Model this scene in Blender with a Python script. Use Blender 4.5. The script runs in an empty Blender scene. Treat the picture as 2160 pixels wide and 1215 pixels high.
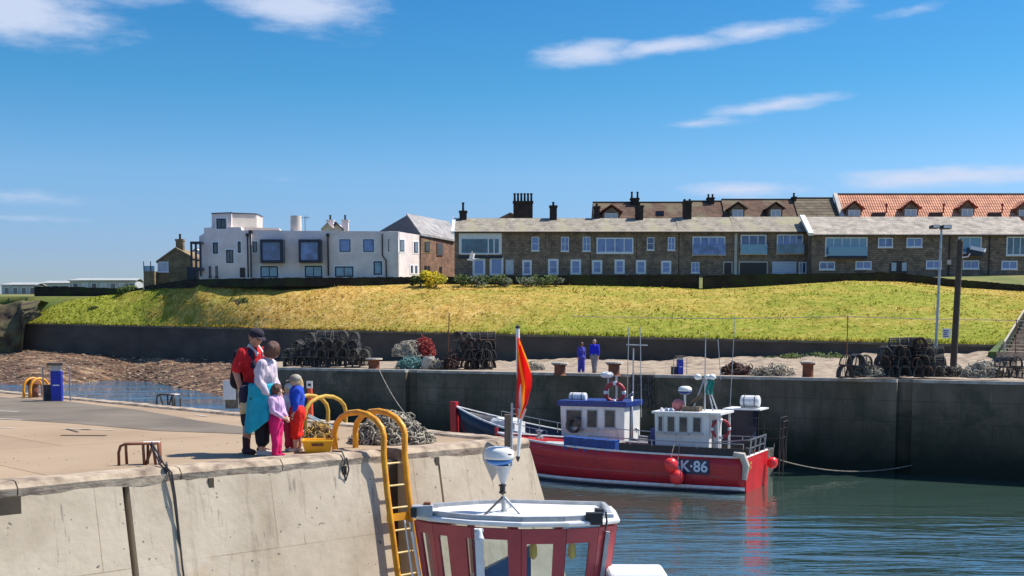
import bpy, bmesh, math, random
from mathutils import Vector, Matrix, noise
from math import radians as R, sin, cos, pi, sqrt, atan2
random.seed(7)
C = bpy.context.scene.collection
S = bpy.context.scene
V3 = Vector
# ------------------------------------------------------------------ camera
CAMZ, FPX, PITCH, HOR = 1.64, 2500.0, R(5.0), 705.0
PPY = HOR + FPX*math.tan(PITCH)
cd = bpy.data.cameras.new('camera'); cam = bpy.data.objects.new('camera', cd); C.objects.link(cam)
cam.location = (0, 0, CAMZ); cam.rotation_euler = (pi/2-PITCH, 0, 0)
cd.sensor_width = 36; cd.lens = FPX/2160*36; cd.shift_y = (PPY-607.5)/2160
cd.clip_start = .1; cd.clip_end = 3000
S.camera = cam
S.render.resolution_x = 1024; S.render.resolution_y = 576
# ------------------------------------------------------------------ light
SUN_EL, SUN_A = R(56), R(17)        # elevation; angle of the sun beyond +X towards +Y
S.view_settings.view_transform = 'Standard'; S.view_settings.look = 'None'
S.view_settings.exposure = 0.42; S.view_settings.gamma = 1
sl = bpy.data.lights.new('sun', 'SUN'); sun = bpy.data.objects.new('sun', sl); C.objects.link(sun)
sl.energy = 5.0; sl.angle = R(.5); sl.color = (1, .93, .82)
sd = V3((cos(SUN_EL)*cos(SUN_A), cos(SUN_EL)*sin(SUN_A), sin(SUN_EL)))
sun.rotation_euler = sd.to_track_quat('Z', 'Y').to_euler(); sun.location = (30, 0, 60)

w = bpy.data.worlds.new('World'); S.world = w; w.use_nodes = True
nt = w.node_tree; nt.nodes.clear()
def N(t, kind, **kw):
    n = t.nodes.new(kind)
    for k, v in kw.items():
        if k.startswith('i_'):
            key = k[2:]; n.inputs[int(key) if key.isdigit() else key].default_value = v
        else: setattr(n, k, v)
    return n
def build_world():
    L = nt.links.new
    def mth(op, a, b=None, c=None, clamp=False):
        n = N(nt, 'ShaderNodeMath', operation=op, use_clamp=clamp)
        for i, v in enumerate((a, b, c)):
            if v is None: continue
            if isinstance(v, (int, float)): n.inputs[i].default_value = v
            else: L(v, n.inputs[i])
        return n.outputs[0]
    out = N(nt, 'ShaderNodeOutputWorld'); bg = N(nt, 'ShaderNodeBackground'); bg.inputs[1].default_value = .105
    sky = N(nt, 'ShaderNodeTexSky', sky_type='NISHITA', sun_disc=False)
    sky.sun_elevation = SUN_EL; sky.sun_rotation = R(90)-SUN_A
    sky.air_density = 1.0; sky.dust_density = .6; sky.ozone_density = 2.5
    hs = N(nt, 'ShaderNodeHueSaturation'); hs.inputs['Saturation'].default_value = 1.12; hs.inputs['Value'].default_value = .85
    gm = N(nt, 'ShaderNodeGamma'); gm.inputs[1].default_value = 1.22; L(sky.outputs[0], gm.inputs[0]); L(gm.outputs[0], hs.inputs['Color'])
    tc = N(nt, 'ShaderNodeTexCoord'); sx = N(nt, 'ShaderNodeSeparateXYZ'); L(tc.outputs['Generated'], sx.inputs[0])
    az = mth('ARCTAN2', sx.outputs[0], sx.outputs[1]); el = mth('ARCSINE', sx.outputs[2])
    cmb = N(nt, 'ShaderNodeCombineXYZ'); L(az, cmb.inputs[0]); L(mth('MULTIPLY', el, 3.4), cmb.inputs[1])
    n1 = N(nt, 'ShaderNodeTexNoise', i_Scale=13.0, i_Detail=8.0, i_Roughness=.62); L(cmb.outputs[0], n1.inputs[0])
    n2 = N(nt, 'ShaderNodeTexNoise', i_Scale=7.0, i_Detail=3.0); L(cmb.outputs[0], n2.inputs[0])
    # the clouds of the day: centre and half-size in azimuth / elevation, tilt, weight
    blobs = [(130,100,270,95,-.12,1.05),(30,50,220,60,0,.9),(300,25,240,70,.05,1.0),(640,45,240,90,-.12,1.0),(520,15,160,60,0,.8),
             (1225,140,150,42,.04,1.0),(1400,130,210,27,.1,.9),(1580,106,180,28,.06,.9),(1620,248,190,24,.1,.9),(1450,280,180,18,.05,.7),
             (1740,60,100,45,.1,.5),(1980,40,100,18,0,.8),(1880,85,110,22,.1,.4),(1930,402,330,34,0,.9),(1560,412,240,24,0,.75),
             (80,442,260,26,-.03,.55),(90,482,230,14,0,.45),(1480,30,80,16,0,.35),(620,392,90,10,0,.35)]
    tot = None
    for px, py, hw, hh, tl, wt in blobs:
        a0 = (px-1080)/FPX; e0 = (HOR-py)/FPX
        da = mth('SUBTRACT', az, a0); de = mth('SUBTRACT', mth('SUBTRACT', el, e0), mth('MULTIPLY', da, tl))
        da = mth('DIVIDE', da, hw/FPX); de = mth('DIVIDE', de, hh/FPX)
        r2 = mth('ADD', mth('MULTIPLY', da, da), mth('MULTIPLY', de, de))
        b = mth('MULTIPLY', mth('SUBTRACT', 1.0, mth('SQRT', r2), clamp=True), wt)
        tot = b if tot is None else mth('MAXIMUM', tot, b)
    d = mth('ADD', mth('MULTIPLY', tot, 1.5), mth('MULTIPLY', mth('SUBTRACT', n1.outputs[0], .5), 2.1))
    d = mth('ADD', d, mth('MULTIPLY', mth('SUBTRACT', n2.outputs[0], .5), .6))
    ss = N(nt, 'ShaderNodeMapRange', interpolation_type='SMOOTHSTEP'); L(d, ss.inputs[0])
    ss.inputs[1].default_value = .22; ss.inputs[2].default_value = 1.35
    fac = mth('MULTIPLY', ss.outputs[0], mth('MULTIPLY', tot, 6.0, clamp=True), clamp=True)
    # pale thin air low over the horizon
    mx = N(nt, 'ShaderNodeMix', data_type='RGBA'); L(mth('MULTIPLY', fac, .9), mx.inputs[0]); L(hs.outputs[0], mx.inputs[6])
    mx.inputs[7].default_value = (4.6, 5.2, 6.6, 1)
    tr = N(nt, 'ShaderNodeValToRGB'); e = tr.color_ramp.elements; e[0].position = 0; e[0].color = (.46,.49,.66,1); e[1].position = 1; e[1].color = (1,1,1,1)
    for p_, c_ in ((.066,(.5,.54,.74,1)),(.13,(.55,.68,.79,1)),(.2,(.33,.67,.75,1)),(.29,(.25,.63,.76,1)),(.35,(.45,.78,.88,1)),(.5,(.95,.95,.95,1))): q_ = e.new(p_); q_.color = c_
    L(el, tr.inputs[0]); mt = N(nt, 'ShaderNodeMix', data_type='RGBA', blend_type='MULTIPLY'); mt.inputs[0].default_value = 1; L(hs.outputs[0], mt.inputs[6]); L(tr.outputs[0], mt.inputs[7]); L(mt.outputs[2], mx.inputs[6])
    L(mx.outputs[2], bg.inputs[0]); L(bg.outputs[0], out.inputs[0])
build_world()

# ------------------------------------------------------------------ measuring helpers (pixel of the photo -> metres)
def at(px, py, Y):
    u = (px-1080)/FPX; v = (PPY-py)/FPX
    dy = cos(PITCH)+v*sin(PITCH); dz = -sin(PITCH)+v*cos(PITCH)
    return V3((u*Y/dy, Y, CAMZ+dz*Y/dy))
def gz(px, py, z=0.0):
    u = (px-1080)/FPX; v = (PPY-py)/FPX
    dy = cos(PITCH)+v*sin(PITCH); dz = -sin(PITCH)+v*cos(PITCH)
    t = (z-CAMZ)/dz
    return V3((u*t, dy*t, z))
# ------------------------------------------------------------------ mesh builder
def wm(o):
    m = o.matrix_basis.copy(); m = Matrix.LocRotScale(o.location, o.rotation_euler.to_quaternion(), o.scale)
    return (wm(o.parent) @ m) if o.parent else m
class MB:
    def __init__(s): s.v = []; s.f = []
    def add(s, vs, fs):
        n = len(s.v); s.v += [V3(p) for p in vs]; s.f += [tuple(i+n for i in f) for f in fs]; return s
    def box(s, x0, x1, y0, y1, z0, z1):
        return s.add([(x0,y0,z0),(x1,y0,z0),(x1,y1,z0),(x0,y1,z0),(x0,y0,z1),(x1,y0,z1),(x1,y1,z1),(x0,y1,z1)],
                     [(0,3,2,1),(4,5,6,7),(0,1,5,4),(1,2,6,5),(2,3,7,6),(3,0,4,7)])
    def bar(s, p, q, w_, h=None, up=(0,0,1)):
        p = V3(p); q = V3(q); h = h or w_; d = (q-p).normalized(); up = V3(up)
        if abs(d.dot(up)) > .95: up = V3((0,1,0))
        a = d.cross(up).normalized()*w_/2; b = a.cross(d).normalized()*h/2
        return s.add([p-a-b,p+a-b,p+a+b,p-a+b,q-a-b,q+a-b,q+a+b,q-a+b],
                     [(0,3,2,1),(4,5,6,7),(0,1,5,4),(1,2,6,5),(2,3,7,6),(3,0,4,7)])
    def tube(s, pts, r, n=6, closed=False):
        pts = [V3(p) for p in pts]; k = len(pts)
        rs = r if isinstance(r, (list, tuple)) else [r]*k
        vs = []; pa = None
        for i, p in enumerate(pts):
            if closed: d = pts[(i+1) % k]-pts[i-1]
            else: d = pts[min(i+1, k-1)]-pts[max(i-1, 0)]
            d = d.normalized() if d.length > 1e-9 else V3((0,0,1))
            if pa is None:
                up = V3((0,0,1)) if abs(d.z) < .9 else V3((0,1,0)); pa = d.cross(up).normalized()
            else:
                pa = pa-d*pa.dot(d); pa = pa.normalized() if pa.length > 1e-6 else d.orthogonal().normalized()
            b = d.cross(pa)
            for j in range(n):
                a = 2*pi*j/n; vs.append(p+(pa*cos(a)+b*sin(a))*rs[i])
        fs = []
        for i in range(k if closed else k-1):
            for j in range(n):
                i2 = (i+1) % k
                fs.append((i*n+j, i*n+(j+1) % n, i2*n+(j+1) % n, i2*n+j))
        if not closed: fs += [tuple(range(n))[::-1], tuple((k-1)*n+j for j in range(n))]
        return s.add(vs, fs)
    def ring(s, c, R_, r, nrm=(0,0,1), n=20, m=6, a0=0, a1=2*pi, sy=1):
        nrm = V3(nrm).normalized(); a = nrm.orthogonal().normalized(); b = nrm.cross(a)
        if abs(nrm.z) < .9: b = V3((0,0,1)); a = b.cross(nrm).normalized()
        full = abs(a1-a0-2*pi) < 1e-4; k = n if full else n+1
        pts = [V3(c)+(a*cos(a0+(a1-a0)*i/n)+b*sy*sin(a0+(a1-a0)*i/n))*R_ for i in range(k)]
        return s.tube(pts, r, m, full)
    def sphere(s, c, r, sc=(1,1,1), n=12, m=8):
        c = V3(c); vs = [c+V3((0,0,r*sc[2]))]; 
        for i in range(1, m):
            t = pi*i/m
            for j in range(n):
                a = 2*pi*j/n; vs.append(c+V3((r*sc[0]*sin(t)*cos(a), r*sc[1]*sin(t)*sin(a), r*sc[2]*cos(t))))
        vs.append(c-V3((0,0,r*sc[2]))); fs = []
        for j in range(n): fs.append((0, 1+j, 1+(j+1) % n))
        for i in range(m-2):
            for j in range(n):
                a = 1+i*n+j; b = 1+i*n+(j+1) % n; fs.append((a, a+n, b+n, b))
        e = len(vs)-1
        for j in range(n): fs.append((e, 1+(m-2)*n+(j+1) % n, 1+(m-2)*n+j))
        return s.add(vs, fs)
    def lathe(s, prof, c=(0,0,0), n=16, sx=1, sy=1):
        c = V3(c); vs = []; fs = []
        for r, z in prof:
            for j in range(n):
                a = 2*pi*j/n; vs.append(c+V3((r*sx*cos(a), r*sy*sin(a), z)))
        k = len(prof)
        for i in range(k-1):
            for j in range(n): fs.append((i*n+j, i*n+(j+1) % n, (i+1)*n+(j+1) % n, (i+1)*n+j))
        fs += [tuple(range(n))[::-1], tuple((k-1)*n+j for j in range(n))]
        return s.add(vs, fs)
    def ext(s, poly, d):          # poly: 3-D points of a flat face, extruded by d
        poly = [V3(p) for p in poly]; d = V3(d); k = len(poly)
        return s.add(poly+[p+d for p in poly], [tuple(range(k))[::-1], tuple(range(k, 2*k))]+[(i, (i+1) % k, k+(i+1) % k, k+i) for i in range(k)])
    def grid(s, fn, nu, nv):
        vs = [fn(i/nu, j/nv) for j in range(nv+1) for i in range(nu+1)]
        return s.add(vs, [(j*(nu+1)+i, j*(nu+1)+i+1, (j+1)*(nu+1)+i+1, (j+1)*(nu+1)+i) for j in range(nv) for i in range(nu)])
    def build(s, name, m, parent=None, smooth=False, world=False, recalc=True, loc=None, rotz=0):
        me = bpy.data.meshes.new(name); vs = s.v
        if world and parent is not None:
            inv = wm(parent).inverted(); vs = [inv @ p for p in vs]
        if loc is not None and parent is None:
            inv = (Matrix.Translation(V3(loc)) @ Matrix.Rotation(rotz, 4, 'Z')).inverted(); vs = [inv @ p for p in vs]
        me.from_pydata([tuple(p) for p in vs], [], s.f); me.validate()
        if recalc:
            bm = bmesh.new(); bm.from_mesh(me); bmesh.ops.recalc_face_normals(bm, faces=bm.faces); bm.to_mesh(me); bm.free()
        if smooth: me.polygons.foreach_set('use_smooth', [True]*len(me.polygons))
        if m is not None: me.materials.append(m)
        o = bpy.data.objects.new(name, me); C.objects.link(o)
        if parent is not None: o.parent = parent
        if loc is not None and parent is None: o.location = loc; o.rotation_euler = (0, 0, rotz)
        return o
def thing(name, label, cat, loc=(0,0,0), rotz=0, group=None):
    o = bpy.data.objects.new(name, None); C.objects.link(o); o.location = loc; o.rotation_euler = (0,0,rotz)
    o.empty_display_size = .2
    o['label'] = label; o['category'] = cat
    if group: o['group'] = group
    return o
def tag(o, label, cat, group=None):
    o['label'] = label; o['category'] = cat
    if group: o['group'] = group
    return o
def struct(o, kind='structure'): o['kind'] = kind; return o
def bevel(o, w_=.02, seg=2):
    b = o.modifiers.new('bevel', 'BEVEL'); b.width = w_; b.segments = seg; b.limit_method = 'ANGLE'; b.angle_limit = R(40); return o
def copy_tree(o, parent=None):
    c = o.copy(); C.objects.link(c); c.parent = parent
    for ch in list(o.children): copy_tree(ch, c)
    return c
# ------------------------------------------------------------------ materials
def base(name):
    m = bpy.data.materials.new(name); m.use_nodes = True; t = m.node_tree; t.nodes.clear()
    o = N(t, 'ShaderNodeOutputMaterial'); p = N(t, 'ShaderNodeBsdfPrincipled'); t.links.new(p.outputs[0], o.inputs[0])
    return m, t, p
def coords(t, scale=(1,1,1), kind='Object'):
    tc = N(t, 'ShaderNodeTexCoord'); mp = N(t, 'ShaderNodeMapping'); mp.inputs['Scale'].default_value = scale
    t.links.new(tc.outputs[kind], mp.inputs[0]); return mp.outputs[0]
def c4(c): return (c[0], c[1], c[2], 1)
def ramp(t, fac, stops):
    r = N(t, 'ShaderNodeValToRGB'); e = r.color_ramp.elements
    e[0].position = stops[0][0]; e[0].color = c4(stops[0][1]); e[1].position = stops[-1][0]; e[1].color = c4(stops[-1][1])
    for p, c in stops[1:-1]: k = e.new(p); k.color = c4(c)
    t.links.new(fac, r.inputs[0]); return r.outputs[0]
def mixc(t, fac, a, b, mode='MIX'):
    n = N(t, 'ShaderNodeMix', data_type='RGBA', blend_type=mode)
    for i, v in ((0, fac), (6, a), (7, b)):
        if isinstance(v, (int, float)): n.inputs[i].default_value = v
        elif isinstance(v, tuple): n.inputs[i].default_value = c4(v)
        else: t.links.new(v, n.inputs[i])
    return n.outputs[2]
def noi(t, vec, sc, det=4, ro=.55, dist=0):
    n = N(t, 'ShaderNodeTexNoise', i_Scale=sc, i_Detail=det, i_Roughness=ro, i_Distortion=dist); t.links.new(vec, n.inputs[0]); return n.outputs[0]
def bump(t, p, h, st, dist=.02):
    b = N(t, 'ShaderNodeBump', i_Strength=st, i_Distance=dist); t.links.new(h, b.inputs['Height']); t.links.new(b.outputs[0], p.inputs['Normal'])
def M(name, c1, c2=None, sc=4.0, rough=.6, bmp=.0, metal=0, stretch=(1,1,1), lo=.35, hi=.65, spec=.5, coat=0):
    m, t, p = base(name); p.inputs['Roughness'].default_value = rough; p.inputs['Metallic'].default_value = metal
    p.inputs['Specular IOR Level'].default_value = spec; p.inputs['Coat Weight'].default_value = coat
    if c2 is None: c2 = tuple(x*.8 for x in c1)
    v = coords(t, stretch); n = noi(t, v, sc)
    t.links.new(ramp(t, n, [(lo, c1), (hi, c2)]), p.inputs['Base Color'])
    if bmp: bump(t, p, noi(t, v, sc*4), bmp)
    return m
def brickmat(name, c1, c2, mortar, bw, bh, rough=.9, ms=.012, bmp=.4, off=.5, dirt=None):
    m, t, p = base(name); p.inputs['Roughness'].default_value = rough; p.inputs['Specular IOR Level'].default_value = .25
    tc = N(t, 'ShaderNodeTexCoord'); sx = N(t, 'ShaderNodeSeparateXYZ'); t.links.new(tc.outputs['Object'], sx.inputs[0])
    ad = N(t, 'ShaderNodeMath', operation='ADD'); t.links.new(sx.outputs[0], ad.inputs[0]); t.links.new(sx.outputs[1], ad.inputs[1])
    cb = N(t, 'ShaderNodeCombineXYZ'); t.links.new(ad.outputs[0], cb.inputs[0]); t.links.new(sx.outputs[2], cb.inputs[1])
    b = N(t, 'ShaderNodeTexBrick', offset=off); t.links.new(cb.outputs[0], b.inputs[0])
    b.inputs['Color1'].default_value = c4(c1); b.inputs['Color2'].default_value = c4(c2); b.inputs['Mortar'].default_value = c4(mortar)
    b.inputs['Scale'].default_value = 1; b.inputs['Mortar Size'].default_value = ms; b.inputs['Brick Width'].default_value = bw; b.inputs['Row Height'].default_value = bh
    n = noi(t, tc.outputs['Object'], 1.1, 5, .65)
    col = mixc(t, 1.0, b.outputs[0], ramp(t, n, [(.3, (.55,.55,.55)), (.7, (1.35,1.3,1.25))]), 'MULTIPLY')
    if dirt: col = mixc(t, ramp(t, noi(t, tc.outputs['Object'], .35, 6), [(.45,(0,0,0)),(.6,(1,1,1))]), col, dirt)
    t.links.new(col, p.inputs['Base Color'])
    bump(t, p, b.outputs['Fac'], -bmp, .03)
    return m
m_white = M('white_paint', (.8,.8,.78), (.62,.6,.55), 2.2, .4, .05, stretch=(2,2,.6), lo=.45, hi=.8)
m_whiterough = M('white_plastic', (.78,.79,.8), (.68,.69,.7), 6, .45)
m_render = M('white_render', (.84,.73,.71), (.7,.61,.6), .8, .9, .15)
m_tower = M('cream_render', (.6,.56,.5), (.5,.46,.42), 1.2, .9, .15)
m_trim = M('window_surround', (.82,.82,.84), (.76,.76,.78), 3, .7)
m_navy = M('dark_frame', (.012,.018,.04), (.02,.025,.05), 5, .4)
m_upvc = M('white_window_frame', (.85,.86,.88), (.75,.77,.8), 3, .4)
m_black = M('black_iron', (.02,.02,.022), (.035,.03,.03), 8, .55)
m_steel = M('galvanised_steel', (.42,.43,.45), (.3,.31,.33), 9, .35, metal=.8)
m_alu = M('grey_alloy', (.5,.51,.53), (.38,.4,.42), 7, .45, metal=.3)
def hullpaint(name, c1, c2, grime):
    m, t, p = base(name); p.inputs['Roughness'].default_value = .38; v = coords(t)
    c = ramp(t, noi(t, v, .9, 5, .6), [(.35,c1),(.65,c2)])
    c = mixc(t, ramp(t, noi(t, coords(t, (3.5,3.5,.45)), 1.4, 6, .7), [(.52,(0,0,0)),(.75,(.5,.5,.5))]), c, grime)
    c = mixc(t, ramp(t, noi(t, coords(t, (1,1,3)), 5, 3, .6), [(.66,(0,0,0)),(.72,(.5,.5,.5))]), c, (.6,.3,.26))
    t.links.new(c, p.inputs['Base Color']); bump(t, p, noi(t, v, 3, 3), .08, .03); return m
m_red = hullpaint('red_hull_paint', (.55,.02,.028), (.42,.018,.03), (.2,.02,.02))
m_redfade = M('maroon_cabin_paint', (.5,.075,.08), (.38,.06,.07), 2, .35)
m_blueh = M('blue_paint', (.02,.05,.25), (.02,.04,.18), 3, .4)
m_bluetarp = M('blue_crate_plastic', (.02,.08,.33), (.015,.05,.22), 5, .45)
m_orange = M('orange_buoy', (.85,.05,.045), (.7,.03,.04), 4, .3)
m_yellow = M('yellow_safety_paint', (.78,.36,.01), (.6,.24,.012), 7, .42, .1)
m_yellow2 = M('weathered_yellow_paint', (.55,.34,.03), (.42,.24,.03), 7, .6, .1)
m_yelbox = M('yellow_fish_box', (.85,.5,.01), (.75,.38,.01), 4, .4)
m_rust = M('rusty_iron', (.13,.05,.03), (.22,.08,.04), 14, .85, .3)
m_rope = M('grey_rope', (.42,.38,.3), (.2,.19,.16), 9, .95, .3, lo=.3, hi=.6)
m_ropeb = M('tan_rope', (.36,.25,.13), (.2,.13,.07), 9, .95, .3)
m_teal = M('teal_netting', (.06,.2,.2), (.15,.25,.24), 8, .95)
m_rednet = M('red_netting', (.4,.05,.04), (.25,.05,.05), 8, .95)
m_creel = M('dark_creel_rubber', (.03,.032,.035), (.15,.135,.115), 6, .75)
m_creelr = M('rusty_creel', (.1,.045,.03), (.04,.03,.03), 6, .8)
m_net = M('creel_netting', (.045,.05,.055), (.09,.09,.085), 20, .9)
m_sack = M('white_sack', (.55,.5,.42), (.42,.38,.32), 7, .9, .3)
m_wood = M('weathered_timber', (.2,.15,.11), (.12,.09,.07), 6, .85, .3, stretch=(3,3,.4))
m_pole = M('dark_timber_pole', (.045,.04,.032), (.08,.065,.05), 6, .9, .3, stretch=(4,4,.4))
m_slate = brickmat('stone_slate_roof', (.38,.35,.3), (.29,.265,.225), (.17,.155,.13), .5, .24, ms=.015, dirt=(.34,.32,.21))
m_slate2 = brickmat('pale_slate_roof', (.46,.42,.37), (.37,.34,.3), (.23,.21,.18), .4, .22, ms=.012)
m_slateg = brickmat('grey_slate_roof', (.36,.35,.36), (.3,.3,.31), (.24,.24,.25), .4, .22, ms=.01)
m_slated = M('dark_gable_slate', (.16,.155,.165), (.12,.12,.13), 2, .85, .2)
m_tileb = brickmat('brown_tile_roof', (.2,.12,.085), (.14,.09,.07), (.06,.045,.04), .28, .3, ms=.02, off=0, dirt=(.19,.16,.1))
m_stone = brickmat('brown_rubble_stone', (.34,.25,.185), (.2,.15,.12), (.13,.1,.085), .42, .2, ms=.02, bmp=.7)
m_stone2 = brickmat('warm_stone', (.34,.19,.13), (.2,.12,.09), (.2,.15,.12), .42, .2, ms=.02, bmp=.7)
m_stone3 = brickmat('golden_stone', (.3,.23,.13), (.22,.17,.1), (.2,.16,.1), .4, .2, ms=.015)
m_chim = brickmat('dark_chimney_stone', (.06,.045,.04), (.035,.03,.03), (.03,.028,.026), .3, .12, ms=.02)  # one dark brown tone for stacks, pots and ridges
m_drywall = brickmat('dark_boundary_stone', (.05,.045,.035), (.03,.028,.024), (.015,.014,.012), .35, .16, ms=.03, bmp=.8, dirt=(.035,.045,.018))
m_curtain = M('white_curtain', (.6,.63,.68), (.45,.5,.56), 6, .9)
m_door = M('dark_door_paint', (.03,.025,.025), (.05,.035,.03), 5, .5)
m_garage = M('white_garage_door', (.6,.64,.74), (.55,.6,.7), 3, .5)
def glassmat(name, col, rough=.06):
    m, t, p = base(name)
    oi = N(t, 'ShaderNodeObjectInfo'); vv = coords(t); nn = noi(t, vv, 1.3, 2); ad = N(t, 'ShaderNodeMath', operation='ADD'); t.links.new(oi.outputs['Random'], ad.inputs[0]); t.links.new(nn, ad.inputs[1])
    t.links.new(ramp(t, ad.outputs[0], [(.45, tuple(x*.35 for x in col)), (.8, col), (1.0, tuple(min(.6, x*1.5+.06) for x in col))]), p.inputs['Base Color']); p.inputs['Roughness'].default_value = rough
    p.inputs['Specular IOR Level'].default_value = .9; p.inputs['Coat Weight'].default_value = .5
    v = coords(t); bump(t, p, noi(t, v, 1.2, 2), .08, .05); return m
m_glass = glassmat('window_glass', (.05,.11,.3))  # blue base colour stands in for sky mirrored in the panes
m_glassd = glassmat('dark_window_glass', (.02,.03,.045), .15)
m_glassb = M('boat_window_glass', (.03,.045,.06), (.1,.1,.09), 2.5, .3, spec=.35)
m_glasst = glassmat('teal_window_glass', (.05,.17,.26))
def clearglass(name, tint, a):
    m = bpy.data.materials.new(name); m.use_nodes = True; t = m.node_tree; t.nodes.clear()
    o = N(t, 'ShaderNodeOutputMaterial'); mx = N(t, 'ShaderNodeMixShader'); tr = N(t, 'ShaderNodeBsdfTransparent'); gl = N(t, 'ShaderNodeBsdfGlossy')
    tr.inputs[0].default_value = c4(tint); gl.inputs['Roughness'].default_value = .03; gl.inputs[0].default_value = (.9,.95,1,1)
    mx.inputs[0].default_value = a; t.links.new(tr.outputs[0], mx.inputs[1]); t.links.new(gl.outputs[0], mx.inputs[2]); t.links.new(mx.outputs[0], o.inputs[0]); return m
m_clear = clearglass('clear_cabin_glass', (.93,.97,.97), .07)
def pantile():
    m, t, p = base('orange_pantile_roof'); p.inputs['Roughness'].default_value = .85
    v = coords(t)
    wv = N(t, 'ShaderNodeTexWave', wave_type='BANDS', bands_direction='X', i_Scale=1.05, i_Distortion=.1); t.links.new(v, wv.inputs[0])
    wz = N(t, 'ShaderNodeTexWave', wave_type='BANDS', bands_direction='Z', i_Scale=.8, i_Distortion=.1); t.links.new(v, wz.inputs[0])
    c = ramp(t, wv.outputs['Fac'], [(.1,(.3,.09,.05)),(.4,(.62,.22,.11)),(.8,(.75,.42,.27))])
    c = mixc(t, 1, c, ramp(t, wz.outputs['Fac'], [(.1,(.6,.55,.55)),(.35,(1,1,1))]), 'MULTIPLY')
    c = mixc(t, 1, c, ramp(t, noi(t, v, .8, 5), [(.35,(.75,.7,.7)),(.65,(1.2,1.2,1.15))]), 'MULTIPLY')
    t.links.new(c, p.inputs['Base Color']); bump(t, p, wv.outputs['Fac'], .6, .06); return m
m_pantile = pantile()
def grassmat(name='mown_grass_bank'):
    m, t, p = base(name); p.inputs['Roughness'].default_value = .95; p.inputs['Specular IOR Level'].default_value = .1
    v = coords(t, (.33,1,1)); n1 = noi(t, v, .11, 5, .6, .5); n2 = noi(t, coords(t), 1.6, 6, .75); n3 = noi(t, coords(t), .5, 5, .7)
    straw = ramp(t, n2, [(.3,(.34,.2,.045)),(.42,(.5,.31,.07)),(.55,(.62,.41,.12)),(.7,(.78,.57,.26))])
    green = ramp(t, n2, [(.3,(.15,.17,.02)),(.5,(.26,.29,.035)),(.7,(.44,.42,.09))])
    tc = N(t, 'ShaderNodeTexCoord'); sx = N(t, 'ShaderNodeSeparateXYZ'); t.links.new(tc.outputs['Object'], sx.inputs[0])
    # greener at the left end, along the foot and towards the right
    mr = N(t, 'ShaderNodeMapRange'); t.links.new(sx.outputs[0], mr.inputs[0])
    gx = ramp(t, mr.outputs[0], [(0,(1,1,1)),(.12,(.8,.8,.8)),(.2,(.2,.2,.2)),(.45,(0.05,0.05,0.05)),(.58,(.6,.6,.6)),(.85,(.8,.8,.8)),(.97,(.35,.35,.35))])
    mr.inputs[1].default_value = -48; mr.inputs[2].default_value = 46
    mz = N(t, 'ShaderNodeMapRange'); t.links.new(sx.outputs[2], mz.inputs[0]); mz.inputs[1].default_value = 1.6; mz.inputs[2].default_value = 3.4; mz.inputs[3].default_value = .5; mz.inputs[4].default_value = 0
    def mth(op, a, b, cl=False):
        n = N(t, 'ShaderNodeMath', operation=op, use_clamp=cl)
        for i, q in enumerate((a, b)):
            if isinstance(q, (int, float)): n.inputs[i].default_value = q
            else: t.links.new(q, n.inputs[i])
        return n.outputs[0]
    f = mth('ADD', mth('ADD', gx, mz.outputs[0]), mth('MULTIPLY', mth('SUBTRACT', n1, .5), 2.2))
    f = mth('ADD', f, mth('MULTIPLY', mth('SUBTRACT', n3, .5), 1.6), True)
    t.links.new(mixc(t, f, straw, green), p.inputs['Base Color']); bump(t, p, n2, .9, .35); return m
m_grass = grassmat()
m_tuft = grassmat('grass_blades'); _t = m_tuft.node_tree; _o = [n for n in _t.nodes if n.type == 'OUTPUT_MATERIAL'][0]; _p = [n for n in _t.nodes if n.type == 'BSDF_PRINCIPLED'][0]
_tr = N(_t, 'ShaderNodeBsdfTranslucent'); _t.links.new(_p.inputs['Base Color'].links[0].from_socket, _tr.inputs[0]); _mx = N(_t, 'ShaderNodeMixShader'); _mx.inputs[0].default_value = .5
_t.links.new(_p.outputs[0], _mx.inputs[1]); _t.links.new(_tr.outputs[0], _mx.inputs[2]); _t.links.new(_mx.outputs[0], _o.inputs[0])
m_turf = M('plateau_turf', (.08,.12,.02), (.2,.18,.05), .3, .95, .3)
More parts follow.
